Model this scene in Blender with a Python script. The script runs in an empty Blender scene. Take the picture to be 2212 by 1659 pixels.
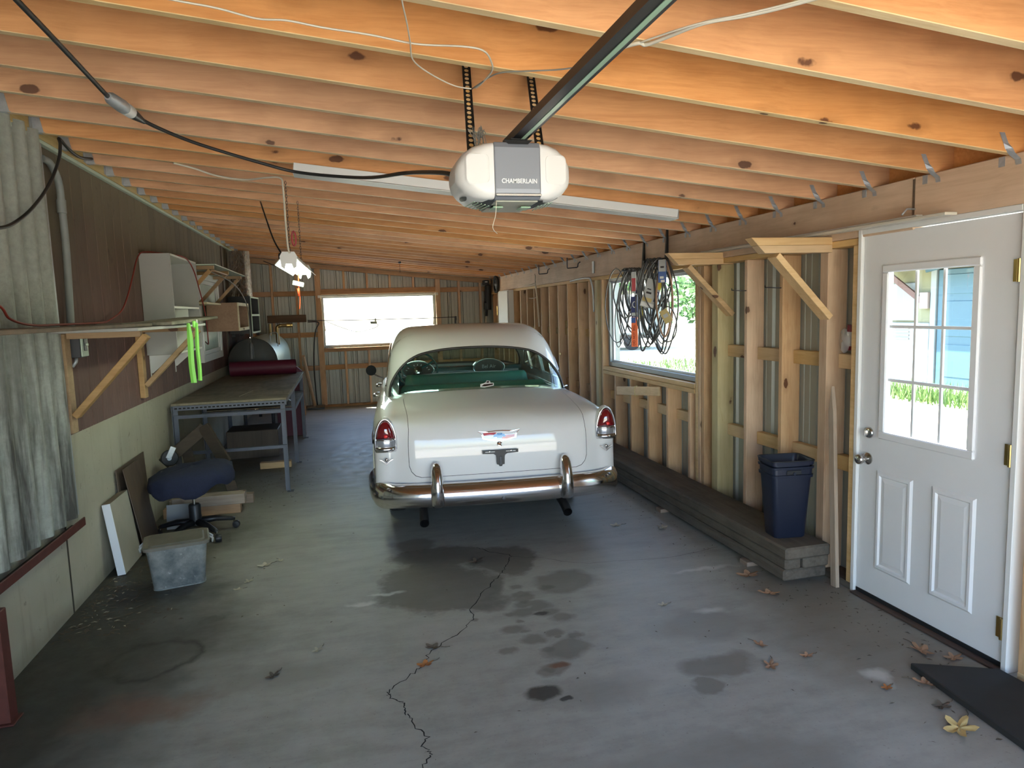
import bpy, bmesh, math, random
from mathutils import Vector, Matrix
random.seed(7)
PI = math.pi
scene = bpy.context.scene
COL = scene.collection

# ------------------------------------------------------------------ camera
F_PX = 1470.46
YAW, PITCH, ROLL = math.radians(13.748), math.radians(-6.276), math.radians(1.768)
CAM_H = 1.72
def cam_axes():
    cy, sy = math.cos(YAW), math.sin(YAW)
    f = Vector((sy, cy, 0)); r = Vector((cy, -sy, 0)); u = Vector((0, 0, 1))
    cp, sp = math.cos(PITCH), math.sin(PITCH)
    f2 = f*cp + u*sp; u2 = f*(-sp) + u*cp
    cr, sr = math.cos(ROLL), math.sin(ROLL)
    return r*cr - u2*sr, r*sr + u2*cr, f2
_r, _u, _f = cam_axes()
cd = bpy.data.cameras.new('camera'); cam = bpy.data.objects.new('camera', cd); COL.objects.link(cam)
cd.sensor_width = 36.0; cd.lens = F_PX*36.0/2212.0; cd.clip_start = 0.02; cd.clip_end = 400
cam.matrix_world = Matrix(((_r.x, _u.x, -_f.x, 0), (_r.y, _u.y, -_f.y, 0), (_r.z, _u.z, -_f.z, CAM_H), (0, 0, 0, 1)))
scene.camera = cam

# ------------------------------------------------------------------ sky, sun, exposure
world = bpy.data.worlds.new('sky'); scene.world = world; world.use_nodes = True
wn = world.node_tree.nodes; wl = world.node_tree.links
sky = wn.new('ShaderNodeTexSky'); sky.sky_type = 'NISHITA'; sky.sun_disc = False
sky.sun_elevation = math.radians(58); sky.sun_rotation = math.radians(-50)
sky.air_density = 1.0; sky.dust_density = 1.2; sky.ozone_density = 1.0
wn['Background'].inputs['Strength'].default_value = 0.48
wl.new(sky.outputs['Color'], wn['Background'].inputs['Color'])
sd = bpy.data.lights.new('sun', 'SUN'); sd.energy = 13.0; sd.angle = math.radians(0.6); sd.color = (1.0, 0.94, 0.86)
so = bpy.data.objects.new('sun', sd); COL.objects.link(so)
SUN_EL, SUN_AZ = math.radians(60), math.radians(140)     # direction towards the sun, azimuth from +X
_sdir = Vector((math.cos(SUN_EL)*math.cos(SUN_AZ), math.cos(SUN_EL)*math.sin(SUN_AZ), math.sin(SUN_EL)))
so.rotation_euler = _sdir.to_track_quat('Z', 'Y').to_euler()
scene.view_settings.view_transform = 'Standard'; scene.view_settings.look = 'None'
scene.view_settings.gamma = 1.0; scene.view_settings.use_curve_mapping = False
scene.view_settings.exposure = 2.05
scene.cycles.max_bounces = 10; scene.cycles.diffuse_bounces = 6; scene.cycles.transparent_max_bounces = 16
scene.cycles.sample_clamp_indirect = 6.0
scene.cycles.caustics_reflective = False; scene.cycles.caustics_refractive = False

# ------------------------------------------------------------------ materials
MATS = {}
class NT:
    def __init__(s, name):
        s.m = bpy.data.materials.new(name); s.m.use_nodes = True
        s.t = s.m.node_tree; s.b = s.t.nodes['Principled BSDF']; MATS[name] = s.m
    def n(s, typ, **kw):
        nd = s.t.nodes.new(typ)
        for k, v in kw.items(): setattr(nd, k, v)
        return nd
    def l(s, a, b): s.t.links.new(a, b)
    def val(s, sock, v):
        if hasattr(v, 'links') or isinstance(v, bpy.types.NodeSocket): s.l(v, sock)
        else: sock.default_value = v
    def math(s, op, a, b=0.0, c=None, clamp=False):
        nd = s.n('ShaderNodeMath', operation=op); nd.use_clamp = clamp
        s.val(nd.inputs[0], a); s.val(nd.inputs[1], b)
        if c is not None: s.val(nd.inputs[2], c)
        return nd.outputs[0]
    def vmath(s, op, a, b=(0, 0, 0)):
        nd = s.n('ShaderNodeVectorMath', operation=op); s.val(nd.inputs[0], a)
        if op == 'SCALE': s.val(nd.inputs['Scale'], b)
        else: s.val(nd.inputs[1], b)
        return nd.outputs['Value'] if op in ('LENGTH', 'DISTANCE', 'DOT_PRODUCT') else nd.outputs[0]
    def mix(s, f, a, b, mode='MIX'):
        nd = s.n('ShaderNodeMix', data_type='RGBA', blend_type=mode)
        s.val(nd.inputs['Factor'], f); s.val(nd.inputs['A'], a); s.val(nd.inputs['B'], b)
        return nd.outputs['Result']
    def ramp(s, f, stops):
        nd = s.n('ShaderNodeValToRGB'); e = nd.color_ramp.elements
        while len(e) < len(stops): e.new(0.5)
        for i, (p, c) in enumerate(stops): e[i].position = p; e[i].color = (*c, 1) if len(c) == 3 else c
        s.l(f, nd.inputs[0]); return nd.outputs[0]
    def mapr(s, v, a, b, c, d):
        nd = s.n('ShaderNodeMapRange'); s.val(nd.inputs[0], v)
        for i, x in enumerate((a, b, c, d)): nd.inputs[i+1].default_value = x
        return nd.outputs[0]
    def noise(s, vec, scale, detail=4, rough=0.55, dist=0.0):
        nd = s.n('ShaderNodeTexNoise'); nd.inputs['Scale'].default_value = scale; nd.inputs['Detail'].default_value = detail
        nd.inputs['Roughness'].default_value = rough; nd.inputs['Distortion'].default_value = dist
        if vec is not None: s.l(vec, nd.inputs['Vector'])
        return nd.outputs['Fac']
    def obj(s): return s.n('ShaderNodeTexCoord').outputs['Object']
    def pos(s): return s.n('ShaderNodeNewGeometry').outputs['Position']
    def rnd(s): return s.n('ShaderNodeObjectInfo').outputs['Random']
    def scale(s, vec, xyz): return s.vmath('MULTIPLY', vec, xyz)
    def base(s, c): s.val(s.b.inputs['Base Color'], (*c, 1) if isinstance(c, (tuple, list)) else c)
    def set(s, **kw):
        for k, v in kw.items(): s.val(s.b.inputs[k.replace('_', ' ')], v)
        return s
    def bump(s, h, strength=0.3, dist=0.01):
        nd = s.n('ShaderNodeBump'); nd.inputs['Strength'].default_value = strength; nd.inputs['Distance'].default_value = dist
        s.l(h, nd.inputs['Height']); s.l(nd.outputs[0], s.b.inputs['Normal'])

def wood(name, light, dark, axis=0, knots=1.0, rough=0.62, fine=90.0, var=0.35, stretch=0.06, dirt=None, kn=(0.10, 0.035, 0.015)):
    t = NT(name); o = t.obj(); r = t.rnd()
    off = t.vmath('SCALE', (13.1, 7.7, 29.3), r); o = t.vmath('ADD', o, off)
    sc = [1.0, 1.0, 1.0]; sc[axis] = stretch
    v = t.scale(o, tuple(sc))
    wob = t.noise(o, 2.2, 2)
    v2 = t.vmath('ADD', v, t.vmath('SCALE', (0.05, 0.05, 0.05), wob))
    g1 = t.noise(v2, fine, 5, 0.65); g2 = t.noise(v2, fine*0.22, 3)
    g = t.math('ADD', t.math('MULTIPLY', g1, 0.55), t.math('MULTIPLY', g2, 0.45))
    col = t.ramp(g, [(0.34, dark), (0.5, tuple((a*0.65+b*0.35) for a, b in zip(light, dark))), (0.62, light)])
    # broad blotches of resin and weathering
    bl = t.noise(t.scale(o, (1.0, 1.0, 1.0)), 3.0, 3)
    col = t.mix(t.mapr(bl, 0.45, 0.75, 0.0, 0.45), col, (*[c*0.72 for c in dark], 1))
    if knots:
        ks = [5.5, 5.5, 5.5]; ks[axis] = 2.6
        vo = t.n('ShaderNodeTexVoronoi'); vo.inputs['Scale'].default_value = 1.0
        t.l(t.scale(o, tuple(ks)), vo.inputs['Vector'])
        d = t.math('ADD', vo.outputs['Distance'], t.math('MULTIPLY', t.math('SUBTRACT', t.noise(o, 25, 2), 0.5), 0.10))
        k = t.mapr(d, 0.095*knots, 0.118*knots, 0.92, 0.0)
        ring = t.mapr(d, 0.11*knots, 0.26*knots, 0.40, 0.0)
        col = t.mix(ring, col, (*[c*0.6 for c in dark], 1)); col = t.mix(k, col, (*kn, 1))
    hs = t.n('ShaderNodeHueSaturation'); t.l(col, hs.inputs['Color'])
    t.l(t.mapr(r, 0, 1, 1-var*0.6, 1+var*0.4), hs.inputs['Value']); t.l(t.mapr(t.math('FRACT', t.math('MULTIPLY', r, 7.3)), 0, 1, 0.85, 1.1), hs.inputs['Saturation'])
    col = hs.outputs[0]
    if dirt: col = t.mix(t.mapr(t.noise(o, 4.0, 5, 0.7), 0.4, 0.75, 0.0, dirt[3]), col, (*dirt[:3], 1))
    t.base(col); t.set(Roughness=rough); t.bump(g1, 0.25, 0.002)
    return t.m
def plain(name, c, rough=0.5, metal=0.0, spec=0.5, coat=0.0, noise=0.0, nscale=12.0, bump=0.0, **kw):
    t = NT(name)
    if noise:
        g = t.noise(t.obj(), nscale, 5, 0.6)
        t.base(t.mix(t.mapr(g, 0.3, 0.75, 0, noise), (*c, 1), (*[x*0.45 for x in c], 1)))
        if bump: t.bump(g, bump, 0.004)
    else: t.base(c)
    t.set(Roughness=rough, Metallic=metal); t.b.inputs['Specular IOR Level'].default_value = spec; t.b.inputs['Coat Weight'].default_value = coat
    for k, v in kw.items(): t.b.inputs[k.replace('_', ' ')].default_value = v
    return t.m
def thin_glass(name, tint, refl=1.0, dirt=0.0, rough=0.0):
    t = NT(name); nt = t.t
    tr = t.n('ShaderNodeBsdfTransparent'); tr.inputs[0].default_value = (*tint, 1)
    gl = t.n('ShaderNodeBsdfGlossy'); gl.inputs['Roughness'].default_value = rough; gl.inputs['Color'].default_value = (refl, refl, refl, 1)
    lw = t.n('ShaderNodeLayerWeight'); lw.inputs['Blend'].default_value = 0.5
    fr_ = t.math('ADD', 0.045, t.math('MULTIPLY', t.math('POWER', lw.outputs['Facing'], 5.0), 0.9))
    mx = t.n('ShaderNodeMixShader'); t.l(fr_, mx.inputs[0]); t.l(tr.outputs[0], mx.inputs[1]); t.l(gl.outputs[0], mx.inputs[2])
    out = mx.outputs[0]
    if dirt:
        df = t.n('ShaderNodeBsdfDiffuse'); df.inputs[0].default_value = (0.55, 0.55, 0.5, 1)
        m2 = t.n('ShaderNodeMixShader'); g = t.noise(t.obj(), 9, 6, 0.7)
        t.l(t.mapr(g, 0.35, 0.8, 0.0, dirt), m2.inputs[0]); t.l(out, m2.inputs[1]); t.l(df.outputs[0], m2.inputs[2]); out = m2.outputs[0]
    nt.links.new(out, nt.nodes['Material Output'].inputs['Surface']); nt.nodes.remove(t.b)
    return t.m

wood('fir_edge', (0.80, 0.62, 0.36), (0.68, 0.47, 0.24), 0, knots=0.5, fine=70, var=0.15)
wood('fir_joist', (0.70, 0.365, 0.165), (0.55, 0.255, 0.105), 0, knots=1.05, fine=70, var=0.30)
wood('fir_header', (0.70, 0.50, 0.34), (0.55, 0.36, 0.22), 1, knots=0.5, fine=40, var=0.1)
wood('pine_stud', (0.70, 0.47, 0.275), (0.55, 0.33, 0.175), 2, knots=0.8, fine=80, var=0.30)
wood('pine_rail', (0.70, 0.48, 0.235), (0.56, 0.35, 0.145), 1, knots=0.7, fine=80, var=0.2)
wood('pine_rail_x', (0.52, 0.31, 0.15), (0.38, 0.20, 0.09), 0, knots=0.7, fine=80, var=0.25)
wood('treated_post', (0.60, 0.50, 0.26), (0.46, 0.36, 0.16), 2, knots=1.1, fine=60, var=0.15)
wood('pine_bracket', (0.70, 0.47, 0.225), (0.57, 0.345, 0.14), 0, knots=0.7, fine=70, var=0.2)
wood('ledger_pine', (0.66, 0.53, 0.28), (0.50, 0.36, 0.15), 1, knots=0.5, fine=60, var=0.1)
wood('grey_timber', (0.125, 0.105, 0.082), (0.06, 0.048, 0.036), 1, knots=0.3, fine=50, var=0.2, rough=0.85, dirt=(0.19, 0.15, 0.11, 0.4))
wood('weathered_plank', (0.34, 0.31, 0.22), (0.17, 0.15, 0.10), 1, knots=0.3, fine=40, var=0.2, rough=0.85, dirt=(0.05, 0.045, 0.04, 0.55))
wood('old_shelf', (0.24, 0.18, 0.12), (0.13, 0.09, 0.06), 1, knots=0.4, fine=50, var=0.2, rough=0.8, dirt=(0.04, 0.03, 0.03, 0.5))
wood('old_lumber', (0.36, 0.28, 0.22), (0.22, 0.155, 0.115), 0, knots=0.8, fine=50, var=0.3, rough=0.8)
wood('stake_wood', (0.42, 0.32, 0.23), (0.28, 0.20, 0.135), 2, knots=0.4, fine=60, var=0.1, rough=0.8)
wood('box_ply', (0.38, 0.22, 0.12), (0.29, 0.155, 0.08), 1, knots=0.0, fine=40, var=0.1)
wood('box_edge', (0.75, 0.68, 0.45), (0.6, 0.5, 0.3), 1, knots=0.0, fine=40, var=0.1)
wood('dark_board', (0.15, 0.10, 0.065), (0.085, 0.055, 0.035), 0, knots=0.0, fine=40, var=0.15, rough=0.75)
wood('hardboard', (0.13, 0.09, 0.06), (0.085, 0.058, 0.04), 2, knots=0.0, fine=30, var=0.3, rough=0.6)
wood('bench_ply', (0.27, 0.23, 0.15), (0.17, 0.14, 0.085), 1, knots=0.0, fine=20, var=0.05, rough=0.8, stretch=0.2, dirt=(0.05, 0.04, 0.03, 0.6))
wood('osb', (0.52, 0.38, 0.2), (0.36, 0.24, 0.11), 2, knots=0.0, fine=25, var=0.1, stretch=0.5)
wood('dark_timber', (0.065, 0.046, 0.030), (0.035, 0.024, 0.016), 0, knots=0.3, fine=40, var=0.2, rough=0.8)
wood('old_pine', (0.46, 0.29, 0.135), (0.33, 0.19, 0.08), 0, knots=0.9, fine=60, var=0.2)
wood('handle_wood', (0.58, 0.42, 0.28), (0.46, 0.31, 0.19), 2, knots=0.0, fine=70, var=0.1, rough=0.45)

def floor_mat():
    t = NT('concrete_floor'); p = t.pos()
    a = t.noise(p, 0.8, 5, 0.6); b = t.noise(p, 9, 6, 0.7); c = t.noise(t.scale(p, (1, 3.5, 1)), 2.6, 5, 0.65)
    g = t.math('ADD', t.math('MULTIPLY', a, 0.4), t.math('ADD', t.math('MULTIPLY', b, 0.3), t.math('MULTIPLY', c, 0.3)))
    col = t.ramp(g, [(0.34, (0.21, 0.20, 0.17)), (0.5, (0.335, 0.325, 0.285)), (0.66, (0.42, 0.41, 0.365))])
    sp = t.noise(p, 60, 3, 0.6); col = t.mix(t.mapr(sp, 0.62, 0.72, 0, 0.35), col, (0.12, 0.11, 0.09, 1))
    wob = t.n('ShaderNodeTexNoise'); wob.inputs['Scale'].default_value = 5.0; wob.inputs['Detail'].default_value = 4; t.l(p, wob.inputs['Vector'])
    pw = t.vmath('ADD', p, t.vmath('SCALE', t.vmath('SUBTRACT', wob.outputs['Color'], (0.5, 0.5, 0.5)), 0.22))
    wob2 = t.n('ShaderNodeTexNoise'); wob2.inputs['Scale'].default_value = 1.6; wob2.inputs['Detail'].default_value = 5; wob2.inputs['Roughness'].default_value = 0.65; t.l(p, wob2.inputs['Vector'])
    pb = t.vmath('ADD', p, t.vmath('SCALE', t.vmath('SUBTRACT', wob2.outputs['Color'], (0.5, 0.5, 0.5)), 0.75))
    wob3 = t.n('ShaderNodeTexNoise'); wob3.inputs['Scale'].default_value = 16.0; wob3.inputs['Detail'].default_value = 4; t.l(p, wob3.inputs['Vector'])
    pd = t.vmath('ADD', p, t.vmath('SCALE', t.vmath('SUBTRACT', wob3.outputs['Color'], (0.5, 0.5, 0.5)), 0.06))
    def spot(pp, x, y, rx, ry, edge=0.18):
        d = t.vmath('SUBTRACT', pp, (x, y, 0)); d = t.vmath('MULTIPLY', d, (1/rx, 1/ry, 0)); L = t.vmath('LENGTH', d)
        return t.mapr(L, 1-edge, 1+edge, 1.0, 0.0)
    def layer(col, spots, color, amt):
        m = None
        for s in spots: m = s if m is None else t.math('MAXIMUM', m, s)
        return t.mix(t.math('MULTIPLY', m, amt), col, (*color, 1))
    # large oil patches under and behind the car
    col = layer(col, [spot(pb, 0.48, 4.10, 0.33, 0.42, 0.12), spot(pb, 0.62, 4.62, 0.36, 0.20, 0.12), spot(pb, 0.98, 4.42, 0.20, 0.26, 0.15), spot(pb, 0.55, 3.80, 0.28, 0.13, 0.2)], (0.095, 0.083, 0.066), 0.72)
    col = layer(col, [spot(pw, 0.40, 4.95, 0.16, 0.14), spot(pw, 1.27, 3.95, 0.22, 0.15), spot(pw, 1.66, 2.77, 0.19, 0.11), spot(pw, 1.51, 2.63, 0.075, 0.055), spot(pw, 0.95, 3.78, 0.08, 0.06),
                      spot(pw, 1.02, 3.15, 0.12, 0.09), spot(pw, 0.90, 2.98, 0.09, 0.06)], (0.14, 0.125, 0.098), 0.68)
    col = layer(col, [spot(pw, 1.80, 3.16, 0.27, 0.17, 0.3), spot(pw, 1.15, 2.05, 0.62, 0.27, 0.15), spot(pw, -0.35, 3.3, 0.25, 0.13, 0.4), spot(pw, 1.04, 2.72, 0.22, 0.12, 0.4)], (0.20, 0.185, 0.16), 0.55)
    drip = []
    rr = random.Random(3)
    for i in range(34):
        y = rr.uniform(2.95, 4.0); x = 0.86 + (y-3.4)*0.1 + rr.gauss(0, 0.13); q = rr.uniform(0.015, 0.05)
        drip.append(spot(pd, x, y, q*1.4, q, 0.3))
    col = layer(col, drip, (0.13, 0.12, 0.095), 0.68)
    col = layer(col, [spot(pd, 0.78, 2.79, 0.085, 0.055, 0.2), spot(pd, 0.875, 2.71, 0.028, 0.02), spot(pd, 1.0, 3.56, 0.045, 0.02, 0.3)], (0.03, 0.026, 0.02), 0.93)
    col = layer(col, [spot(pd, 0.925, 3.0, 0.05, 0.022, 0.3)], (0.16, 0.06, 0.02), 0.85)
    # dark damp dirt along the left wall, with a drip ring
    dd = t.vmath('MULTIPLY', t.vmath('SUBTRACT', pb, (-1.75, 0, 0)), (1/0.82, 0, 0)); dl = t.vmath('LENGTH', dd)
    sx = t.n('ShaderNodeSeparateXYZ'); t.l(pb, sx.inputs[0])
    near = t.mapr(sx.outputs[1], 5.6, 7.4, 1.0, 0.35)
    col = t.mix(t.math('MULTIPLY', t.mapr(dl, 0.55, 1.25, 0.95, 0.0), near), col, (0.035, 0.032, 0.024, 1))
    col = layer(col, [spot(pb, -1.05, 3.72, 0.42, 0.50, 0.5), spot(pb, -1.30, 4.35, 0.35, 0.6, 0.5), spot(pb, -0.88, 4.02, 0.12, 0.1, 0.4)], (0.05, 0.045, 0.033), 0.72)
    rng = t.math('SUBTRACT', 1.0, t.math('ABSOLUTE', t.math('DIVIDE', t.math('SUBTRACT', t.vmath('LENGTH', t.vmath('MULTIPLY', t.vmath('SUBTRACT', pw, (-1.04, 3.66, 0)), (1/0.21, 1/0.19, 0))), 1.0), 0.18)), clamp=True)
    col = t.mix(t.math('MULTIPLY', rng, 0.8), col, (0.03, 0.028, 0.02, 1))
    col = layer(col, [spot(pb, -0.95, 3.22, 0.25, 0.09, 0.6)], (0.20, 0.08, 0.04), 0.5)
    # worn dirt by the side door, white chalky scuffs
    col = layer(col, [spot(pb, 2.55, 2.75, 0.38, 0.75, 0.45), spot(pb, 2.6, 3.4, 0.3, 0.4, 0.4)], (0.14, 0.105, 0.075), 0.6)
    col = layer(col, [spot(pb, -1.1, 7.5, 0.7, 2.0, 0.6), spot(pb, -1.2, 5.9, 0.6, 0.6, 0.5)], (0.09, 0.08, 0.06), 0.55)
    col = layer(col, [spot(pw, 0.02, 4.04, 0.10, 0.022, 0.5), spot(pw, 0.16, 4.12, 0.08, 0.018, 0.5), spot(pw, 2.26, 2.47, 0.05, 0.05, 0.5), spot(pw, 1.93, 3.3, 0.07, 0.03, 0.7), spot(pw, 2.2, 3.85, 0.16, 0.02, 0.7)], (0.66, 0.65, 0.60), 0.6)
    t.base(col); t.set(Roughness=t.mapr(b, 0.3, 0.7, 0.42, 0.68)); t.bump(b, 0.12, 0.004)
floor_mat()

def wall_concrete():
    t = NT('old_concrete'); p = t.pos()
    a = t.noise(p, 1.3, 5, 0.6); b = t.noise(p, 16, 6, 0.7); s = t.noise(t.scale(p, (1, 6, 0.5)), 2.2, 5, 0.7)
    col = t.ramp(a, [(0.3, (0.36, 0.34, 0.265)), (0.7, (0.47, 0.44, 0.35))])
    col = t.mix(t.mapr(s, 0.55, 0.75, 0, 0.55), col, (0.24, 0.22, 0.15, 1))
    col = t.mix(t.mapr(b, 0.62, 0.72, 0, 0.6), col, (0.11, 0.10, 0.07, 1))
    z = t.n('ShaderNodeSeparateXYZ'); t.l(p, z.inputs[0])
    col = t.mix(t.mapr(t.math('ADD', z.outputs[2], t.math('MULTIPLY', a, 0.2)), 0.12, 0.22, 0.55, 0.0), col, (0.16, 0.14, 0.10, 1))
    t.base(col); t.set(Roughness=0.9); t.bump(b, 0.3, 0.006)
wall_concrete()
def siding_mat():
    t = NT('barn_siding'); p = t.pos(); r = t.rnd()
    g = t.noise(t.scale(p, (1, 26, 1.2)), 3.0, 5, 0.7); w = t.noise(p, 1.1, 4)
    z = t.n('ShaderNodeSeparateXYZ'); t.l(p, z.inputs[0])
    col = t.ramp(g, [(0.3, (0.10, 0.052, 0.046)), (0.7, (0.185, 0.105, 0.092))])
    # paint weathered to grey-green under the eave
    wz = t.math('ADD', z.outputs[2], t.math('MULTIPLY', t.math('SUBTRACT', w, 0.5), 1.1))
    col = t.mix(t.mapr(wz, 1.75, 2.45, 0.0, 0.85), col, (0.155, 0.130, 0.078, 1))
    col = t.mix(t.mapr(t.noise(p, 7, 4, 0.7), 0.6, 0.75, 0, 0.5), col, (0.045, 0.03, 0.025, 1))
    hs = t.n('ShaderNodeHueSaturation'); t.l(col, hs.inputs['Color']); t.l(t.mapr(r, 0, 1, 0.85, 1.12), hs.inputs['Value'])
    t.base(hs.outputs[0]); t.set(Roughness=0.8); t.bump(g, 0.3, 0.003)
siding_mat()
def corr_mat():
    t = NT('old_corrugated_metal'); p = t.pos()
    s = t.noise(t.scale(p, (1, 9, 0.7)), 1.6, 5, 0.65); f = t.noise(p, 30, 5, 0.7)
    z = t.n('ShaderNodeSeparateXYZ'); t.l(p, z.inputs[0])
    col = t.ramp(f, [(0.3, (0.30, 0.32, 0.28)), (0.7, (0.42, 0.44, 0.40))])
    lowz = t.mapr(t.math('ADD', z.outputs[2], t.math('MULTIPLY', s, 1.2)), 1.9, 2.7, 1.0, 0.12)
    col = t.mix(t.math('MULTIPLY', t.mapr(s, 0.42, 0.62, 0.0, 0.92), lowz), col, (0.05, 0.046, 0.04, 1))
    col = t.mix(t.mapr(t.noise(p, 5, 5, 0.8), 0.66, 0.76, 0, 0.7), col, (0.09, 0.05, 0.03, 1))
    t.base(col); t.set(Roughness=0.55, Metallic=0.25)
corr_mat()
def sheet_mat():
    t = NT('ribbed_sheet_metal'); p = t.pos(); r = t.rnd()
    n = t.noise(p, 2.0, 4); col = t.mix(n, (0.33, 0.335, 0.285, 1), (0.41, 0.41, 0.36, 1))
    col = t.mix(t.mapr(r, 0, 1, 0, 0.25), col, (0.30, 0.335, 0.27, 1))
    t.base(col); t.set(Roughness=0.38, Metallic=0.15)
sheet_mat()

plain('car_cream', (0.77, 0.76, 0.745), 0.35, 0.0, 0.15, coat=0.85, Coat_Roughness=0.03)
plain('chrome', (0.80, 0.78, 0.78), 0.14, 1.0)
plain('dull_chrome', (0.30, 0.29, 0.29), 0.3, 1.0)
plain('tail_red', (0.16, 0.004, 0.008), 0.08, 0.0, 0.6, coat=1.0)
plain('reflector_red', (0.9, 0.03, 0.03), 0.15, 0.0, 0.6, coat=1.0)
plain('silver_lens', (0.42, 0.43, 0.46), 0.18, 0.6)
plain('black_rubber', (0.012, 0.012, 0.013), 0.6)
plain('gasket', (0.02, 0.017, 0.015), 0.45)
plain('tyre', (0.018, 0.018, 0.02), 0.8, noise=0.3, nscale=40)
plain('hub_dark', (0.10, 0.10, 0.10), 0.5, 0.4)
plain('black_metal', (0.014, 0.014, 0.015), 0.38, 0.0, 0.5)
plain('emblem_red', (0.55, 0.03, 0.035), 0.25, coat=0.8)
plain('emblem_white', (0.82, 0.82, 0.84), 0.25, coat=0.5)
plain('emblem_blue', (0.02, 0.22, 0.5), 0.25, coat=0.8)
plain('seat_green', (0.055, 0.22, 0.16), 0.55, noise=0.3, nscale=60)
plain('interior_dark', (0.035, 0.05, 0.045), 0.6)
plain('dash_teal', (0.03, 0.13, 0.14), 0.25, coat=0.7)
plain('dash_silver', (0.30, 0.32, 0.33), 0.35, 0.5)
plain('headliner', (0.24, 0.22, 0.17), 0.9)
plain('galvanized', (0.50, 0.53, 0.56), 0.45, 0.55, noise=0.4, nscale=30)
plain('pvc_grey', (0.26, 0.28, 0.27), 0.5, noise=0.2)
plain('dark_steel', (0.07, 0.072, 0.08), 0.5, 0.5)
plain('red_steel', (0.115, 0.030, 0.022), 0.55, 0.1, noise=0.7, nscale=18)
plain('shadow_black', (0.006, 0.006, 0.006), 0.9)
plain('white_laminate', (0.40, 0.40, 0.38), 0.5, noise=0.12, nscale=9)
plain('white_edge', (0.80, 0.83, 0.76), 0.5)
plain('white_paint', (0.74, 0.74, 0.72), 0.45)
plain('door_white', (0.78, 0.78, 0.785), 0.42, noise=0.06, nscale=5)
plain('vinyl_white', (0.72, 0.74, 0.73), 0.4)
plain('alu_frame', (0.30, 0.315, 0.31), 0.45, 0.5)
plain('brass', (0.52, 0.36, 0.13), 0.28, 1.0)
plain('nickel', (0.55, 0.53, 0.50), 0.22, 1.0)
plain('black_paint', (0.012, 0.013, 0.014), 0.42)
plain('lamplit_edge', (0.55, 0.66, 0.55), 0.5)  # pale edges with the shop light's green cast put into the colour
plain('tank_end', (0.075, 0.078, 0.078), 0.6, noise=0.5, nscale=7)
plain('tank_side', (0.36, 0.42, 0.33), 0.42, 0.1, noise=0.35, nscale=10)
plain('burgundy', (0.105, 0.009, 0.028), 0.55)
plain('hi_vis_green', (0.30, 0.80, 0.13), 0.5)
plain('table_steel', (0.115, 0.125, 0.155), 0.5, 0.3, noise=0.3)
plain('denim', (0.012, 0.017, 0.045), 0.9, noise=0.5, nscale=50)
plain('black_plastic', (0.016, 0.017, 0.02), 0.42)
plain('navy_plastic', (0.012, 0.016, 0.033), 0.38)
plain('opener_white', (0.66, 0.66, 0.655), 0.42)
plain('opener_grey', (0.20, 0.215, 0.25), 0.42, 0.2)
plain('opener_under', (0.36, 0.36, 0.30), 0.4)
plain('lens_green', (0.38, 0.55, 0.40), 0.15)
plain('letter_silver', (0.72, 0.74, 0.76), 0.35, 0.2)
plain('fixture_white', (0.70, 0.71, 0.70), 0.45)
plain('wire_white', (0.62, 0.58, 0.48), 0.55)
plain('wire_grey', (0.22, 0.22, 0.20), 0.6)
plain('cord_black', (0.022, 0.022, 0.022), 0.5)
plain('cord_red', (0.25, 0.03, 0.02), 0.5)
plain('cord_orange', (0.75, 0.11, 0.03), 0.5)
plain('belt_black', (0.065, 0.063, 0.06), 0.42)
plain('belt_tan', (0.30, 0.17, 0.10), 0.6)
plain('tag_orange', (0.85, 0.16, 0.04), 0.5)
plain('tag_blue', (0.03, 0.09, 0.30), 0.4)
plain('tag_navy', (0.02, 0.03, 0.13), 0.4)
plain('tag_grey', (0.42, 0.43, 0.42), 0.5)
plain('tag_yellow', (0.80, 0.60, 0.04), 0.5)
plain('tag_red', (0.45, 0.06, 0.07), 0.5)
plain('tag_tan', (0.52, 0.40, 0.16), 0.6)
plain('letter_black', (0.02, 0.01, 0.01), 0.6)
plain('letter_dark_red', (0.25, 0.02, 0.0), 0.6)
plain('bone', (0.62, 0.55, 0.42), 0.6)
plain('slab_white', (0.72, 0.74, 0.78), 0.6)
plain('slab_face', (0.47, 0.44, 0.36), 0.6, noise=0.4, nscale=4)
plain('leaf_tan', (0.36, 0.21, 0.12), 0.8)
plain('leaf_pale', (0.43, 0.385, 0.29), 0.8)
plain('leaf_rust', (0.40, 0.15, 0.04), 0.8)
plain('leaf_yellow', (0.68, 0.50, 0.20), 0.75)
plain('leaf_dark', (0.11, 0.085, 0.06), 0.85)
plain('crack_black', (0.016, 0.014, 0.012), 0.95)
plain('brick_tan', (0.28, 0.20, 0.15), 0.9, noise=0.5)
plain('mat_black', (0.028, 0.027, 0.026), 0.8, noise=0.6, nscale=6)
plain('dark_sill', (0.075, 0.045, 0.032), 0.8, noise=0.4)
plain('foam_dirt', (0.05, 0.042, 0.03), 0.95)
plain('paper_grey', (0.30, 0.30, 0.29), 0.7)
plain('mirror_dark', (0.008, 0.009, 0.010), 0.5, 0.0, 0.2)
plain('paper_white', (0.7, 0.7, 0.68), 0.7)
plain('maroon_label', (0.22, 0.025, 0.035), 0.4)
plain('clear_plastic', (0.75, 0.77, 0.78), 0.25, Alpha=0.35)
plain('bin_lid', (0.17, 0.155, 0.125), 0.6, noise=0.5, nscale=8)
plain('bronze', (0.30, 0.21, 0.09), 0.35, 0.8)
plain('shed_blue', (0.028, 0.085, 0.125), 0.6)
plain('shed_cream', (0.14, 0.145, 0.085), 0.7)
plain('shed_white', (0.17, 0.20, 0.215), 0.6)
plain('shed_roof', (0.24, 0.20, 0.19), 0.8)
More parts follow.
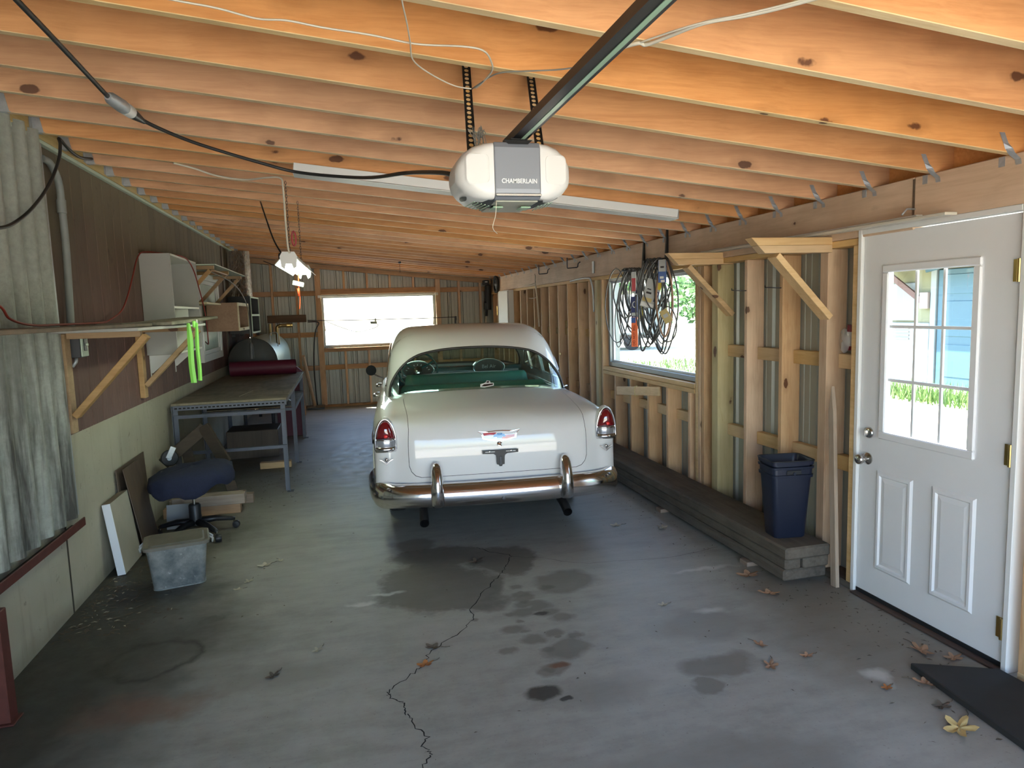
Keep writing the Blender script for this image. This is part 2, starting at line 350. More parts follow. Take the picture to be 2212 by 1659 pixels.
plain('shed_trim', (0.10, 0.055, 0.05), 0.7)
plain('grass', (0.075, 0.15, 0.025), 0.8, noise=0.5, nscale=4)
plain('foliage', (0.065, 0.16, 0.04), 0.7, noise=0.6, nscale=5)
plain('bark', (0.10, 0.075, 0.05), 0.9)
plain('orange_post', (0.45, 0.20, 0.08), 0.7)
def ground_mat():
    t = NT('gravel_and_grass'); p = t.pos(); n = t.noise(p, 0.35, 5, 0.6); f = t.noise(p, 14, 4, 0.7)
    g = t.mix(f, (0.44, 0.40, 0.345, 1), (0.60, 0.55, 0.48, 1)); gr = t.mix(f, (0.20, 0.27, 0.10, 1), (0.32, 0.38, 0.16, 1))
    t.base(t.mix(t.mapr(n, 0.5, 0.6, 0, 0.7), g, gr)); t.set(Roughness=0.95)
ground_mat()
def foil_mat():
    t = NT('foil_wrap'); o = t.obj(); n = t.noise(t.scale(o, (14, 14, 5)), 3.5, 5, 0.7)
    t.base((0.52, 0.46, 0.40)); t.set(Metallic=1.0, Roughness=t.mapr(n, 0.3, 0.7, 0.12, 0.4)); t.bump(n, 1.0, 0.05)
foil_mat()
def bin_mat():
    t = NT('cloudy_plastic'); o = t.obj(); n = t.noise(o, 7, 6, 0.7); m = t.noise(o, 18, 5, 0.7)
    col = t.mix(t.mapr(n, 0.35, 0.65, 0, 1), (0.085, 0.10, 0.105, 1), (0.26, 0.27, 0.255, 1))
    col = t.mix(t.mapr(m, 0.62, 0.70, 0, 0.8), col, (0.55, 0.56, 0.53, 1))
    t.base(col); t.set(Roughness=0.35)
bin_mat()
def emit(name, c, s):
    t = NT(name); t.base(c); t.b.inputs['Emission Color'].default_value = (*c, 1); t.b.inputs['Emission Strength'].default_value = s
emit('tube_lit', (0.86, 1.0, 0.76), 8.0)
thin_glass('window_glass', (0.90, 0.95, 0.92), 0.9, dirt=0.03)
thin_glass('car_glass', (0.66, 0.80, 0.72), 1.0, dirt=0.05)
thin_glass('car_front_glass', (0.72, 0.82, 0.76), 0.7, dirt=0.16)

# ------------------------------------------------------------------ mesh helpers
ORG = {}
class MB:
    def __init__(s): s.v = []; s.f = []
    def add(s, vs, fs):
        k = len(s.v); s.v += [Vector(p) for p in vs]; s.f += [tuple(i+k for i in f) for f in fs]; return s
    def box(s, a, b):
        x0, y0, z0 = [min(p, q) for p, q in zip(a, b)]; x1, y1, z1 = [max(p, q) for p, q in zip(a, b)]
        return s.add([(x0,y0,z0),(x1,y0,z0),(x1,y1,z0),(x0,y1,z0),(x0,y0,z1),(x1,y0,z1),(x1,y1,z1),(x0,y1,z1)],
              [(0,3,2,1),(4,5,6,7),(0,1,5,4),(1,2,6,5),(2,3,7,6),(3,0,4,7)])
    def beam(s, a, b, w, h, up=(0, 0, 1), cut_a=None, cut_b=None):
        """bar from a to b; w across, h along 'up'; cut_x: shift of the upper edge along the bar"""
        a, b = Vector(a), Vector(b); d = (b-a).normalized(); side = d.cross(Vector(up)).normalized(); u = side.cross(d).normalized()
        vs = []
        for p, c in ((a, cut_a or 0), (b, cut_b or 0)):
            for i, j in ((-1,-1),(1,-1),(1,1),(-1,1)): vs.append(p + side*(w/2*i) + u*(h/2*j) + d*(c*j/2))
        return s.add(vs, [(0,3,2,1),(4,5,6,7),(0,1,5,4),(1,2,6,5),(2,3,7,6),(3,0,4,7)])
    def prism(s, poly, a0, a1, axis=0):
        """extrude 2D polygon along axis (0:x 1:y 2:z); poly in the remaining axes in order"""
        def P(p, a): l = list(p); l.insert(axis, a); return tuple(l)
        n = len(poly); return s.add([P(p, a0) for p in poly]+[P(p, a1) for p in poly],
            [tuple(range(n))[::-1], tuple(range(n, 2*n))]+[(i, (i+1) % n, (i+1) % n+n, i+n) for i in range(n)])
    def tube(s, pts, r, n=8, closed=False, cap=True):
        pts = [Vector(p) for p in pts]; m = len(pts); rs = r if isinstance(r, (list, tuple)) else [r]*m
        up = None; rings = []
        for i, p in enumerate(pts):
            a = pts[(i-1) % m] if (closed or i > 0) else p; b = pts[(i+1) % m] if (closed or i < m-1) else p
            t = (b-a)
            t = t.normalized() if t.length > 1e-9 else Vector((0, 0, 1))
            if up is None: up = t.orthogonal().normalized()
            up = (up - t*up.dot(t)); up = up.normalized() if up.length > 1e-6 else t.orthogonal().normalized()
            sd = t.cross(up); rings.append([p + (up*math.cos(2*PI*k/n) + sd*math.sin(2*PI*k/n))*rs[i] for k in range(n)])
        k0 = len(s.v); s.v += [q for rg in rings for q in rg]
        for i in range(m if closed else m-1):
            j = (i+1) % m
            for k in range(n): s.f.append((k0+i*n+k, k0+j*n+k, k0+j*n+(k+1) % n, k0+i*n+(k+1) % n))
        if cap and not closed: s.f += [tuple(k0+k for k in range(n))[::-1], tuple(k0+(m-1)*n+k for k in range(n))]
        return s
    def cyl(s, a, b, r, n=20, r2=None): return s.tube([a, b], [r, r if r2 is None else r2], n)
    def lathe(s, prof, o, axis=(0, 0, 1), n=28, cap=True):
        """prof: (radius, height along axis)"""
        ax = Vector(axis).normalized(); u = ax.orthogonal().normalized(); w = ax.cross(u); o = Vector(o); k0 = len(s.v); m = len(prof)
        for r, h in prof:
            for k in range(n): s.v.append(o + ax*h + (u*math.cos(2*PI*k/n) + w*math.sin(2*PI*k/n))*max(r, 1e-5))
        for i in range(m-1):
            for k in range(n): s.f.append((k0+i*n+k, k0+i*n+(k+1) % n, k0+(i+1)*n+(k+1) % n, k0+(i+1)*n+k))
        if cap: s.f += [tuple(k0+k for k in range(n))[::-1], tuple(k0+(m-1)*n+k for k in range(n))]
        return s
    def grid(s, rows, wrap=False):
        """rows: list of equal-length point lists"""
        k0 = len(s.v); m = len(rows); n = len(rows[0]); s.v += [Vector(p) for r in rows for p in r]
        for i in range(m-1):
            for j in range(n if wrap else n-1): s.f.append((k0+i*n+j, k0+i*n+(j+1) % n, k0+(i+1)*n+(j+1) % n, k0+(i+1)*n+j))
        return s
    def poly(s, pts): k = len(s.v); s.v += [Vector(p) for p in pts]; s.f.append(tuple(range(k, k+len(pts)))); return s
    def xf(s, fn): s.v = [Vector(fn(p)) for p in s.v]; return s

def link(o, parent=None, org=None):
    COL.objects.link(o); org = Vector(org if org is not None else (0, 0, 0)); ORG[o.name] = org
    if parent is not None:
        o.parent = parent; o.location = org - ORG[parent.name]
    else: o.location = org
    return o
def build(name, mb, mat, parent=None, smooth=False, bevel=0.0, fix=True, seg=1, weld=False, angle=None, org=None):
    me = bpy.data.meshes.new(name)
    lo = [min(p[i] for p in mb.v) for i in range(3)]; hi = [max(p[i] for p in mb.v) for i in range(3)]
    c = Vector(org) if org is not None else Vector([(a+b)/2 for a, b in zip(lo, hi)])
    me.from_pydata([p-c for p in mb.v], [], mb.f); me.update()
    if fix or weld:
        bm = bmesh.new(); bm.from_mesh(me)
        if weld: bmesh.ops.remove_doubles(bm, verts=bm.verts, dist=0.0004)
        bmesh.ops.recalc_face_normals(bm, faces=bm.faces); bm.to_mesh(me); bm.free()
    if mat: me.materials.append(MATS[mat])
    if smooth:
        me.shade_smooth()
        if angle: me.set_sharp_from_angle(angle=math.radians(angle))
    o = bpy.data.objects.new(name, me); link(o, parent, c)
    if bevel:
        b = o.modifiers.new('bevel', 'BEVEL'); b.width = bevel; b.segments = seg; b.limit_method = 'ANGLE'; b.angle_limit = math.radians(35)
    return o
def tag(o, label, cat, group=None):
    o['label'] = label; o['category'] = cat
    if group: o['group'] = group
    return o
def thing(name, label, cat, loc=(0, 0, 0), group=None, rz=0.0, local=False, rot=None):
    """local: the parts are given in the thing's own coordinates"""
    o = bpy.data.objects.new(name, None); o.empty_display_size = 0.1; link(o, None, loc)
    if local: ORG[o.name] = Vector((0, 0, 0))
    o.rotation_euler = rot if rot else (0, 0, rz)
    return tag(o, label, cat, group)
def structure(o): o['kind'] = 'structure'; return o
def setting(name, loc=(0, 0, 0)):
    o = bpy.data.objects.new(name, None); o.empty_display_size = 0.1; link(o, None, loc); return structure(o)
def copy_part(o, delta, parent=None):
    """a copy of a part (shared mesh) under the same or another parent"""
    c = o.copy(); COL.objects.link(c); ORG[c.name] = ORG[o.name] + Vector(delta)
    if parent is not None: c.parent = parent; c.location = ORG[c.name] - ORG[parent.name]
    else: c.location = o.location + Vector(delta)
    return c
def box(name, a, b, mat, parent=None, bevel=0.003): return build(name, MB().box(a, b), mat, parent, bevel=bevel)
def catmull(pts, n):
    """n samples per span through pts (any dimension)"""
    P = [Vector(p) if len(p) in (2, 3, 4) else p for p in pts]; out = []
    for i in range(len(P)-1):
        p0 = P[max(i-1, 0)]; p1 = P[i]; p2 = P[i+1]; p3 = P[min(i+2, len(P)-1)]
        for k in range(n):
            t = k/n
            out.append(0.5*((2*p1) + (p2-p0)*t + (2*p0-5*p1+4*p2-p3)*t*t + (3*p1-p0-3*p2+p3)*t**3))
    out.append(P[-1]); return out
def text_mesh(name, txt, size, mat, parent, origin, right, up, depth=0.0006, align='CENTER', stretch=1.0, bold=0.0):
    cu = bpy.data.curves.new('lettering', 'FONT'); cu.body = txt; cu.size = size; cu.extrude = depth; cu.align_x = align; cu.align_y = 'CENTER'; cu.offset = bold
    tmp = bpy.data.objects.new('lettering', cu); COL.objects.link(tmp); dg = bpy.context.evaluated_depsgraph_get()
    me = bpy.data.meshes.new_from_object(tmp.evaluated_get(dg)); bpy.data.objects.remove(tmp); bpy.data.curves.remove(cu)
    R, U = Vector(right).normalized(), Vector(up).normalized(); N = R.cross(U); o3 = Vector(origin)
    for v in me.vertices: v.co = R*(v.co.x*stretch) + U*v.co.y + N*v.co.z
    me.materials.clear(); me.materials.append(MATS[mat]); me.name = name
    o = bpy.data.objects.new(name, me); link(o, parent, o3); o['kind'] = 'stuff'
    return o

# ------------------------------------------------------------------ the building
XL, XR, YB, YF = -1.65, 2.84, 13.2, -0.95
SHEET = 2.985                      # inner face of the right wall sheets
def roof_z(x): return 2.6135 - 0.104*x      # underside of the joists
JY = [2.0127 + 0.4064*i for i in range(-7, 28)]

# floor slab with its crack
fl = build('floor', MB().box((-1.75, YF-0.1, -0.12), (3.1, YB+0.1, 0.0)), 'concrete_floor'); structure(fl)
def ribbon(pts, w0, z, rnd, jit=0.012, sub=7):
    pts = catmull([(p[0], p[1], z) for p in pts], sub); m = MB(); rows = []; pts = [p + Vector((rnd.gauss(0, jit), rnd.gauss(0, jit), 0)) for p in pts]
    for i, p in enumerate(pts):
        w = w0*rnd.uniform(0.6, 1.4); d = (pts[min(i+1, len(pts)-1)]-pts[max(i-1, 0)]).normalized(); nn = Vector((-d.y, d.x, 0))
        rows.append([p - nn*w, p + nn*w])
    return m.grid(rows)
rn = random.Random(5)
build('crack', ribbon([(0.86,4.74),(0.93,4.62),(1.045,4.50),(0.98,4.33),(0.90,4.18),(0.81,4.05),(0.64,3.77),(0.62,3.62),(0.52,3.48),(0.37,3.34),(0.30,3.22),(0.24,3.13),(0.12,3.01),(0.11,2.96),(0.165,2.90),(0.17,2.82),(0.19,2.74),(0.235,2.63),(0.215,2.56),(0.24,2.5),(0.20,2.42),(0.22,2.2),(0.16,1.9)], 0.0026, 0.0008, rn, 0.006), 'crack_black', fl, fix=False)
build('crack', ribbon([(1.05,4.49),(1.25,4.38),(1.45,4.22),(1.75,4.16),(2.1,4.12),(2.5,4.2)], 0.0012, 0.0008, rn, 0.008), 'crack_black', fl, fix=False)

# ---- ceiling: roof deck, joists, hangers
slope = math.atan(0.104)
cl = build('ceiling', MB().add([(-1.9,YF-0.2,roof_z(-1.9)+0.236),(3.25,YF-0.2,roof_z(3.25)+0.236),(3.25,YB+0.3,roof_z(3.25)+0.236),(-1.9,YB+0.3,roof_z(-1.9)+0.236),
    (-1.9,YF-0.2,roof_z(-1.9)+0.27),(3.25,YF-0.2,roof_z(3.25)+0.27),(3.25,YB+0.3,roof_z(3.25)+0.27),(-1.9,YB+0.3,roof_z(-1.9)+0.27)],
    [(0,3,2,1),(4,5,6,7),(0,1,5,4),(1,2,6,5),(2,3,7,6),(3,0,4,7)]), 'osb'); structure(cl)
jx0, jx1 = -1.605, 2.95
jm = MB()
for dy in (-0.019, 0.019):
    for x in (jx0, jx1): jm.v += [Vector((x, dy, roof_z(x))), Vector((x, dy, roof_z(x)+0.235))]
jm.f = [(0,2,3,1),(4,5,7,6),(0,4,6,2),(1,3,7,5),(0,1,5,4),(2,6,7,3)]
def hanger_mb(y):      # face-mount hanger under the left end of a joist
    m = MB(); x = -1.612; zb = roof_z(x)
    # cupped shoe: bottom and two cheeks with slanted edge, plus wing on the ledger
    for s in (-1, 1):
        m.prism([(x, zb-0.002), (x+0.055, zb-0.004), (x+0.030, zb+0.13), (x, zb+0.14)], y+s*0.0205-0.0012, y+s*0.0205+0.0012, 1)
        m.box((x-0.001, y+s*0.021, zb), (x+0.002, y+s*0.055, zb+0.14))
    m.box((x, y-0.0215, zb-0.0045), (x+0.06, y+0.0215, zb-0.0015))
    return m
def tie_mb(s):       # twisted strap from joist side down to header
    m = MB(); x = XR; zb = roof_z(XR)
    if s < 0:
        rows = []
        for k in range(7):
            f = k/6; z = zb+0.085 - f*0.135; ang = (0 if f < 0.35 else min(1, (f-0.35)/0.35))*PI/2
            xc = x-0.075 + f*0.066 if f < 0.7 else x-0.004; yc = -0.0215 - 0.030*max(0, f-0.3)
            d = Vector((math.cos(ang), -math.sin(ang), 0))*0.014
            rows.append([Vector((xc, yc, z))-d, Vector((xc, yc, z))+d])
        m.grid(rows)
    else:
        m.box((x-0.003, 0.022, zb-0.045), (x-0.0008, 0.052, zb-0.003))
    return m
j0 = h0 = t0 = t1 = None
zc = (roof_z(jx0)+roof_z(jx1)+0.235)/2
for i, y in enumerate(JY):
    if j0 is None:
        mm = MB(); mm.v = [p+Vector((0, y, 0)) for p in jm.v]; mm.f = jm.f
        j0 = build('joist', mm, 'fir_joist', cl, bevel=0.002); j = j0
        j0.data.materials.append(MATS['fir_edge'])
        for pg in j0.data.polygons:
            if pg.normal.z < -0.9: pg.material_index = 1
        h0 = build('joist_hanger', hanger_mb(y), 'galvanized', j)
        t0 = build('strap_tie', tie_mb(-1).xf(lambda p: p+Vector((0, y, 0))), 'galvanized', j, fix=False)
        t1 = build('strap_tie', tie_mb(1).xf(lambda p: p+Vector((0, y, 0))), 'galvanized', j)
        y00 = y
    else:
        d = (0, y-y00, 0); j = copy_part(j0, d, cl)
        for q in (h0, t0, t1): copy_part(q, d, j)

# ---- left wall
wl_ = setting('wall_left', (XL, 6, 0))
box('concrete_base', (XL-0.2, YF, -0.05), (XL, YB, 1.045), 'old_concrete', wl_, 0.006)
box('pour_seam', (XL-0.002, 4.405, 0.0), (XL+0.0015, 4.425, 0.55), 'foam_dirt', wl_, 0)
pl = None; y = 4.42
box('siding_backing', (XL-0.19, YF, 1.045), (XL-0.012, YB, 2.84), 'siding_back' if 'siding_back' in MATS else 'hardboard', wl_, 0)
k = 0
while y < YB-0.05:
    y1 = min(y+0.2032, YB)
    if pl is None: pl = box('siding_plank', (XL-0.014, y+0.004, 1.035), (XL+0.002, y1-0.004, 2.80), 'barn_siding', wl_, 0.003); yp = y
    elif y1-y > 0.2: copy_part(pl, (0, y-yp, 0), wl_)
    y += 0.2032; k += 1
# ledger that carries the joists
lg = MB(); z0 = roof_z(-1.61)
build('ledger_board', MB().box((XL-0.01, YF, z0-0.012), (-1.6135, YB, z0+0.24)), 'ledger_pine', wl_, bevel=0.003)
build('ledger_drip_strip', MB().box((XL-0.01, YF, z0-0.035), (-1.618, YB, z0-0.013)), 'lamplit_edge', wl_, bevel=0.002)
box('corner_trim', (XL-0.01, 10.60, 1.045), (XL+0.02, 10.72, 2.78), 'hardboard', wl_)
# corrugated sheet in front of the wall, near the camera
def corrugated(y0, y1, z0, z1, x, pitch, amp, zj=0.0, phase=0.0):
    rows = []; n = int((y1-y0)/pitch*14); r = random.Random(4)
    for zz in (z0, z1):
        rows.append([(x + amp*math.cos(2*PI*(y0+(y1-y0)*i/n)/pitch+phase), y0+(y1-y0)*i/n, zz) for i in range(n+1)])
    m = MB().grid(rows)
    return m
o = build('corrugated_sheet', corrugated(2.4, 4.53, 0.575, 2.79, XL+0.045, 0.17, 0.024), 'old_corrugated_metal', wl_, smooth=True, fix=False)
o = build('corrugated_sheet', corrugated(YF, 2.46, 0.575, 2.79, XL+0.050, 0.17, 0.024), 'old_corrugated_metal', wl_, smooth=True, fix=False)
build('sheet_trim', MB().box((XL-0.005, 4.50, 0.56), (XL+0.03, 4.555, 2.79)), 'galvanized', wl_, bevel=0.002)
rail = thing('steel_rail', 'rust-red steel angle along the foot of the corrugated sheet', 'steel rail', (XL, 3.5, 0.52))
build('vertical_flange', MB().box((XL+0.002, 1.6, 0.505), (XL+0.075, 4.50, 0.512)), 'shadow_black', rail)
build('front_flange', MB().box((XL+0.068, 1.6, 0.505), (XL+0.078, 4.505, 0.555)), 'red_steel', rail, bevel=0.002)
post = tag(build('steel_post', MB().box((XL+0.085, 3.22, 0.0), (XL+0.16, 3.292, 0.502)).box((XL+0.06, 3.20, 0.0), (XL+0.18, 3.30, 0.008)), 'red_steel', bevel=0.003),
    'short rust-red steel post standing at the left edge under the rail', 'steel post')

# ---- back wall: frame, ribbed sheets, window
wb = setting('wall_back', (0.6, YB, 0))
def rib_profile(w, pitch=0.2286, deep=0.019):
    pts = [(0, 0)]; x = 0
    while x < w-1e-6:
        for a, d in ((0.02, 0), (0.032, deep), (0.052, deep), (0.064, 0), (0.112, 0), (0.116, 0.004), (0.128, 0.004), (0.132, 0), (0.172, 0), (0.176, 0.004), (0.188, 0.004), (0.192, 0)):
            if x+a < w: pts.append((x+a, d))
        x += pitch
    pts.append((w, 0)); return pts
def back_sheet(x0, w, z0, z1a, z1b):
    rows = [[], []]
    for a, d in rib_profile(w):
        rows[0].append((x0+a, YB+d, z0)); rows[1].append((x0+a, YB+d, z1a+(z1b-z1a)*a/w))
    return MB().grid(rows)
WX0, WX1, WZ0, WZ1 = -0.36, 1.74, 1.12, 2.06       # back window opening
x = -1.65
while x < 2.98:
    w = min(0.9144, 2.99-x); ta, tb = roof_z(x)+0.236, roof_z(x+w)+0.236
    a, b = x, x+w
    if b <= WX0 or a >= WX1: build('metal_sheet', back_sheet(a, w, 0, ta, tb), 'ribbed_sheet_metal', wb, fix=False)
    else:
        # cut round the window
        if a < WX0: build('metal_sheet', back_sheet(a, WX0-a, 0, ta, ta+(tb-ta)*(WX0-a)/w), 'ribbed_sheet_metal', wb, fix=False); a = WX0
        e = min(b, WX1)
        build('metal_sheet', back_sheet(a, e-a, 0, WZ0, WZ0), 'ribbed_sheet_metal', wb, fix=False)
        build('metal_sheet', back_sheet(a, e-a, WZ1, roof_z(a)+0.236, roof_z(e)+0.236), 'ribbed_sheet_metal', wb, fix=False)
        if b > WX1: build('metal_sheet', back_sheet(WX1, b-WX1, 0, roof_z(WX1)+0.236, tb), 'ribbed_sheet_metal', wb, fix=False)
    x += 0.9144
SY0, SY1 = YB-0.10, YB-0.011         # studs
def bstud(x, z0, z1, w=0.04, d0=SY0, mat='pine_stud', nm='stud'):
    box(nm, (x-w/2, d0, z0), (x+w/2, SY1, z1), mat, wb)
for x in (-1.58, -1.215, -0.79): bstud(x, 0.04, roof_z(x)-0.09)
bstud(-0.41, 0.04, roof_z(-0.41)-0.09, 0.10); bstud(1.80, 0.04, roof_z(1.80)-0.09, 0.09)
for x in (0.02, 0.45): bstud(x, 0.04, WZ0-0.09)
for x in (0.88, 1.31): bstud(x, 0.04, WZ0-0.09)
for x in (0.06, 0.48, 0.90, 1.34): bstud(x, WZ1+0.13, roof_z(x)-0.09)
for x in (2.21, 2.63): bstud(x, 0.04, roof_z(x)-0.09)
box('bottom_plate', (-1.62, SY0, 0.0), (2.84, SY1, 0.04), 'pine_rail_x', wb)
m = MB(); xs = (-1.62, 2.84)
m.add([(xs[0],SY0,roof_z(xs[0])-0.09),(xs[1],SY0,roof_z(xs[1])-0.09),(xs[1],SY1,roof_z(xs[1])-0.09),(xs[0],SY1,roof_z(xs[0])-0.09),
       (xs[0],SY0,roof_z(xs[0])),(xs[1],SY0,roof_z(xs[1])),(xs[1],SY1,roof_z(xs[1])),(xs[0],SY1,roof_z(xs[0]))], [(0,3,2,1),(4,5,6,7),(0,1,5,4),(1,2,6,5),(2,3,7,6),(3,0,4,7)])
build('top_plate', m, 'pine_rail_x', wb, bevel=0.002)
GY = YB-0.045
def girt_b(x0, x1, z, h=0.09): box('girt', (x0, GY, z-h/2), (x1, SY1, z+h/2), 'pine_rail_x', wb)
for z in (2.12, 1.36, 0.74):
    for a, b in ((-1.56, -1.235), (-1.195, -0.81), (-0.77, -0.46)): girt_b(a, b, z)
for a, b in ((-0.36, 0.0), (0.04, 0.43), (0.47, 0.86), (0.90, 1.29), (1.33, 1.75)): girt_b(a, b, 0.74)
for z in (2.13, 0.74, 1.36):
    for a, b in ((1.85, 2.19), (2.23, 2.61), (2.65, 2.84)): girt_b(a, b, z)
box('window_header', (WX0, SY0+0.01, WZ1+0.03), (WX1+0.02, SY1, WZ1+0.13), 'pine_rail_x', wb)
box('window_sill_rail', (WX0, SY0+0.01, WZ0-0.09), (WX1, SY1, WZ0-0.02), 'pine_rail_x', wb)
w1 = setting('window_1', (0.7, YB, 1.6))
def frame4(name, parent, mat, plane, a0, a1, z0, z1, t, d0, d1, bev=0.003):
    """four bars of a rectangular frame; plane 'x': bars lie in the x-z plane at y=d0..d1; 'y': in the y-z plane at x=d0..d1"""
    def B(p, q, r, s):
        if plane == 'x': box(name, (p, d0, r), (q, d1, s), mat, parent, bev)
        else: box(name, (d0, p, r), (d1, q, s), mat, parent, bev)
    B(a0, a1, z1-t, z1); B(a0, a1, z0, z0+t); B(a0, a0+t, z0+t, z1-t); B(a1-t, a1, z0+t, z1-t)
frame4('window_frame', w1, 'alu_frame', 'x', WX0, WX1, WZ0, WZ1, 0.035, YB-0.03, YB+0.05)
build('glass_pane', MB().poly([(WX0+0.035, YB+0.014, WZ0+0.035), (WX1-0.035, YB+0.014, WZ0+0.035), (WX1-0.035, YB+0.014, WZ1-0.035), (WX0+0.035, YB+0.014, WZ1-0.035)]), 'window_glass', w1)
# slender white curtain rods standing round the window
box('valance_strip', (WX0-0.05, SY0-0.02, WZ1-0.01), (WX1+0.05, SY0+0.002, WZ1+0.015), 'white_edge', w1, 0.002)
for xa, xb in ((WX0-0.02, WX0+0.04), (WX1+0.02, WX1-0.06)):
    build('curtain_batten', MB().beam((xa, SY0-0.012, WZ1-0.01), (xb, SY0-0.012, 1.42), 0.016, 0.012, (0, 1, 0)), 'box_edge', w1, bevel=0.001)
box('corner_block', (WX0-0.06, SY0-0.03, WZ1-0.03), (WX0-0.01, SY0-0.001, WZ1+0.02), 'white_edge', w1, 0.002)
box('corner_block', (WX1+0.0, SY0-0.03, WZ1-0.03), (WX1+0.06, SY0-0.001, WZ1+0.02), 'white_edge', w1, 0.002)

# ---- right wall
wr = setting('wall_right', (XR, 6, 0))
RY0, RY1, RZ0, RZ1 = 5.16, 7.20, 1.05, 2.04        # right window opening
DY0, DY1 = 2.30, 3.30                                # rough door opening
def right_sheet(y0, w, z0, z1):
    rows = [[], []]
    for a, d in rib_profile(w): rows[0].append((SHEET+d, y0+a, z0)); rows[1].append((SHEET+d, y0+a, z1))
    return MB().grid(rows)
def rs(a, b, z0, z1): build('metal_sheet', right_sheet(a, b-a, z0, z1), 'ribbed_sheet_metal', wr, fix=False)
for a, b in ((7.20, 8.10), (8.10, 9.01), (9.01, 9.92), (9.92, 10.83), (10.83, 11.74), (11.74, 12.65), (12.65, YB), (3.30, 4.24), (4.24, 5.16), (YF, -0.04), (-0.04, 0.87), (0.87, 1.78), (1.78, 2.30)): rs(a, b, 0.0, 2.52)
for a, b in ((5.16, 6.12), (6.12, 7.20)): rs(a, b, 0.0, RZ0); rs(a, b, RZ1, 2.52)
rs(DY0, DY1, 2.10, 2.52)
HB = 2.06
box('header_beam', (XR, 2.93, HB), (XR+0.10, YB-0.1, roof_z(XR)), 'fir_header', wr, 0.004)
box('header_beam', (XR-0.002, YF, HB+0.03), (XR+0.10, 2.925, roof_z(XR)), 'fir_header', wr, 0.004)
box('rim_board', (2.952, YF, 2.285), (2.984, YB-0.02, 2.535), 'fir_joist', wr, 0.002)
box('top_plate', (XR+0.004, 3.30, HB-0.04), (XR+0.14, YB-0.1, HB-0.0015), 'pine_rail', wr)
def rstud(y, z0=0.04, z1=HB-0.041, w=0.038, mat='pine_stud', x0=XR, nm='stud'): box(nm, (x0, y-w/2, z0), (SHEET-0.006, y+w/2, z1), mat, wr)
far = [11.33, 10.86, 10.45, 10.04, 9.66, 9.26, 8.85, 8.45, 8.04, 7.65]
for y in far: rstud(y)
for y in (11.75, 12.15, 12.55, 12.95): rstud(y)
rstud(7.43, 0.0, HB-0.041, 0.09, 'treated_post', XR+0.005, 'post'); rstud(7.25)
for y in (6.89, 6.48, 6.06, 5.66, 5.25): rstud(y, 0.04, RZ0-0.085)
rstud(5.08); rstud(5.125, 0.04, HB-0.041, 0.038, 'pine_rail'); rstud(5.02, 0.04, HB-0.041, 0.045)
rstud(4.83, 0.0, HB-0.041, 0.09, 'treated_post', XR-0.002, 'post')
rstud(4.41); rstud(4.0); rstud(3.585, 0.04, HB-0.041, 0.07); rstud(3.325, 0.04, HB-0.041, 0.04, 'pine_rail')
for y in (2.25, 1.85, 1.45, 1.05, 0.65, 0.25, -0.15, -0.55): rstud(y)
box('bottom_plate', (XR, 3.31, 0.0), (SHEET-0.006, 4.78, 0.04), 'grey_timber', wr); box('bottom_plate', (XR, 4.88, 0.0), (SHEET-0.006, 7.38, 0.04), 'pine_rail', wr)
box('bottom_plate', (XR, 7.48, 0.0), (SHEET-0.006, YB-0.1, 0.04), 'pine_rail', wr); box('bottom_plate', (XR, YF, 0.0), (SHEET-0.006, 2.27, 0.04), 'pine_rail', wr)
GX = XR+0.085
def girt_r(y0, y1, z, h=0.09, mat='pine_rail'): box('girt', (GX, y0, z-h/2), (SHEET-0.006, y1, z+h/2), mat, wr)
for z in (1.345, 0.72):
    for a, b in ((3.345, 3.55), (3.62, 3.98), (4.02, 4.39), (4.43, 4.785), (4.875, 4.997)): girt_r(a, b, z)
for a, b in ((5.145, 5.23), (5.27, 5.64), (5.68, 6.04), (6.08, 6.46), (6.50, 6.87), (6.91, 7.23)): girt_r(a, b, 0.72)
for i in range(len(far)-1):
    for z in (1.40, 0.72): girt_r(far[i+1]+0.019, far[i]-0.019, z, 0.09, 'ledger_pine' if z > 1 and i < 7 else 'pine_rail')
girt_r(8.47, 8.83, 1.50, 0.09, 'ledger_pine'); girt_r(7.48, 7.63, 1.40); girt_r(7.48, 7.63, 0.72)
box('window_header', (XR+0.02, RY0, RZ1), (SHEET-0.006, RY1, HB-0.041), 'pine_rail', wr)
for z in (RZ0-0.085, RZ0-0.042): box('sill_rail', (XR-0.004, 5.15, z), (SHEET-0.006, 7.23, z+0.040), 'pine_rail', wr)
w2 = setting('window_2', (XR+0.1, 6.2, 1.5))
frame4('window_frame', w2, 'alu_frame', 'y', RY0+0.01, RY1-0.005, RZ0+0.002, RZ1-0.005, 0.045, XR+0.055, SHEET+0.03)
frame4('window_stop', w2, 'vinyl_white', 'y', RY0+0.055, RY1-0.05, RZ0+0.047, RZ1-0.05, 0.022, XR+0.09, XR+0.11, 0.001)
build('glass_pane', MB().poly([(XR+0.10, RY0+0.078, RZ0+0.07), (XR+0.10, RY1-0.073, RZ0+0.07), (XR+0.10, RY1-0.073, RZ1-0.073), (XR+0.10, RY0+0.078, RZ1-0.073)]), 'window_glass', w2)

# ---- front wall behind the camera with the wide open garage door
wf = setting('wall_front', (0.6, YF, 0))
box('wall_panel', (-1.85, YF-0.1, 2.32), (3.1, YF, 2.95), 'pine_rail_x', wf); box('wall_panel', (-1.85, YF-0.1, 0), (-1.35, YF, 2.32), 'pine_rail_x', wf); box('wall_panel', (2.6, YF-0.1, 0), (3.1, YF, 2.32), 'pine_rail_x', wf)

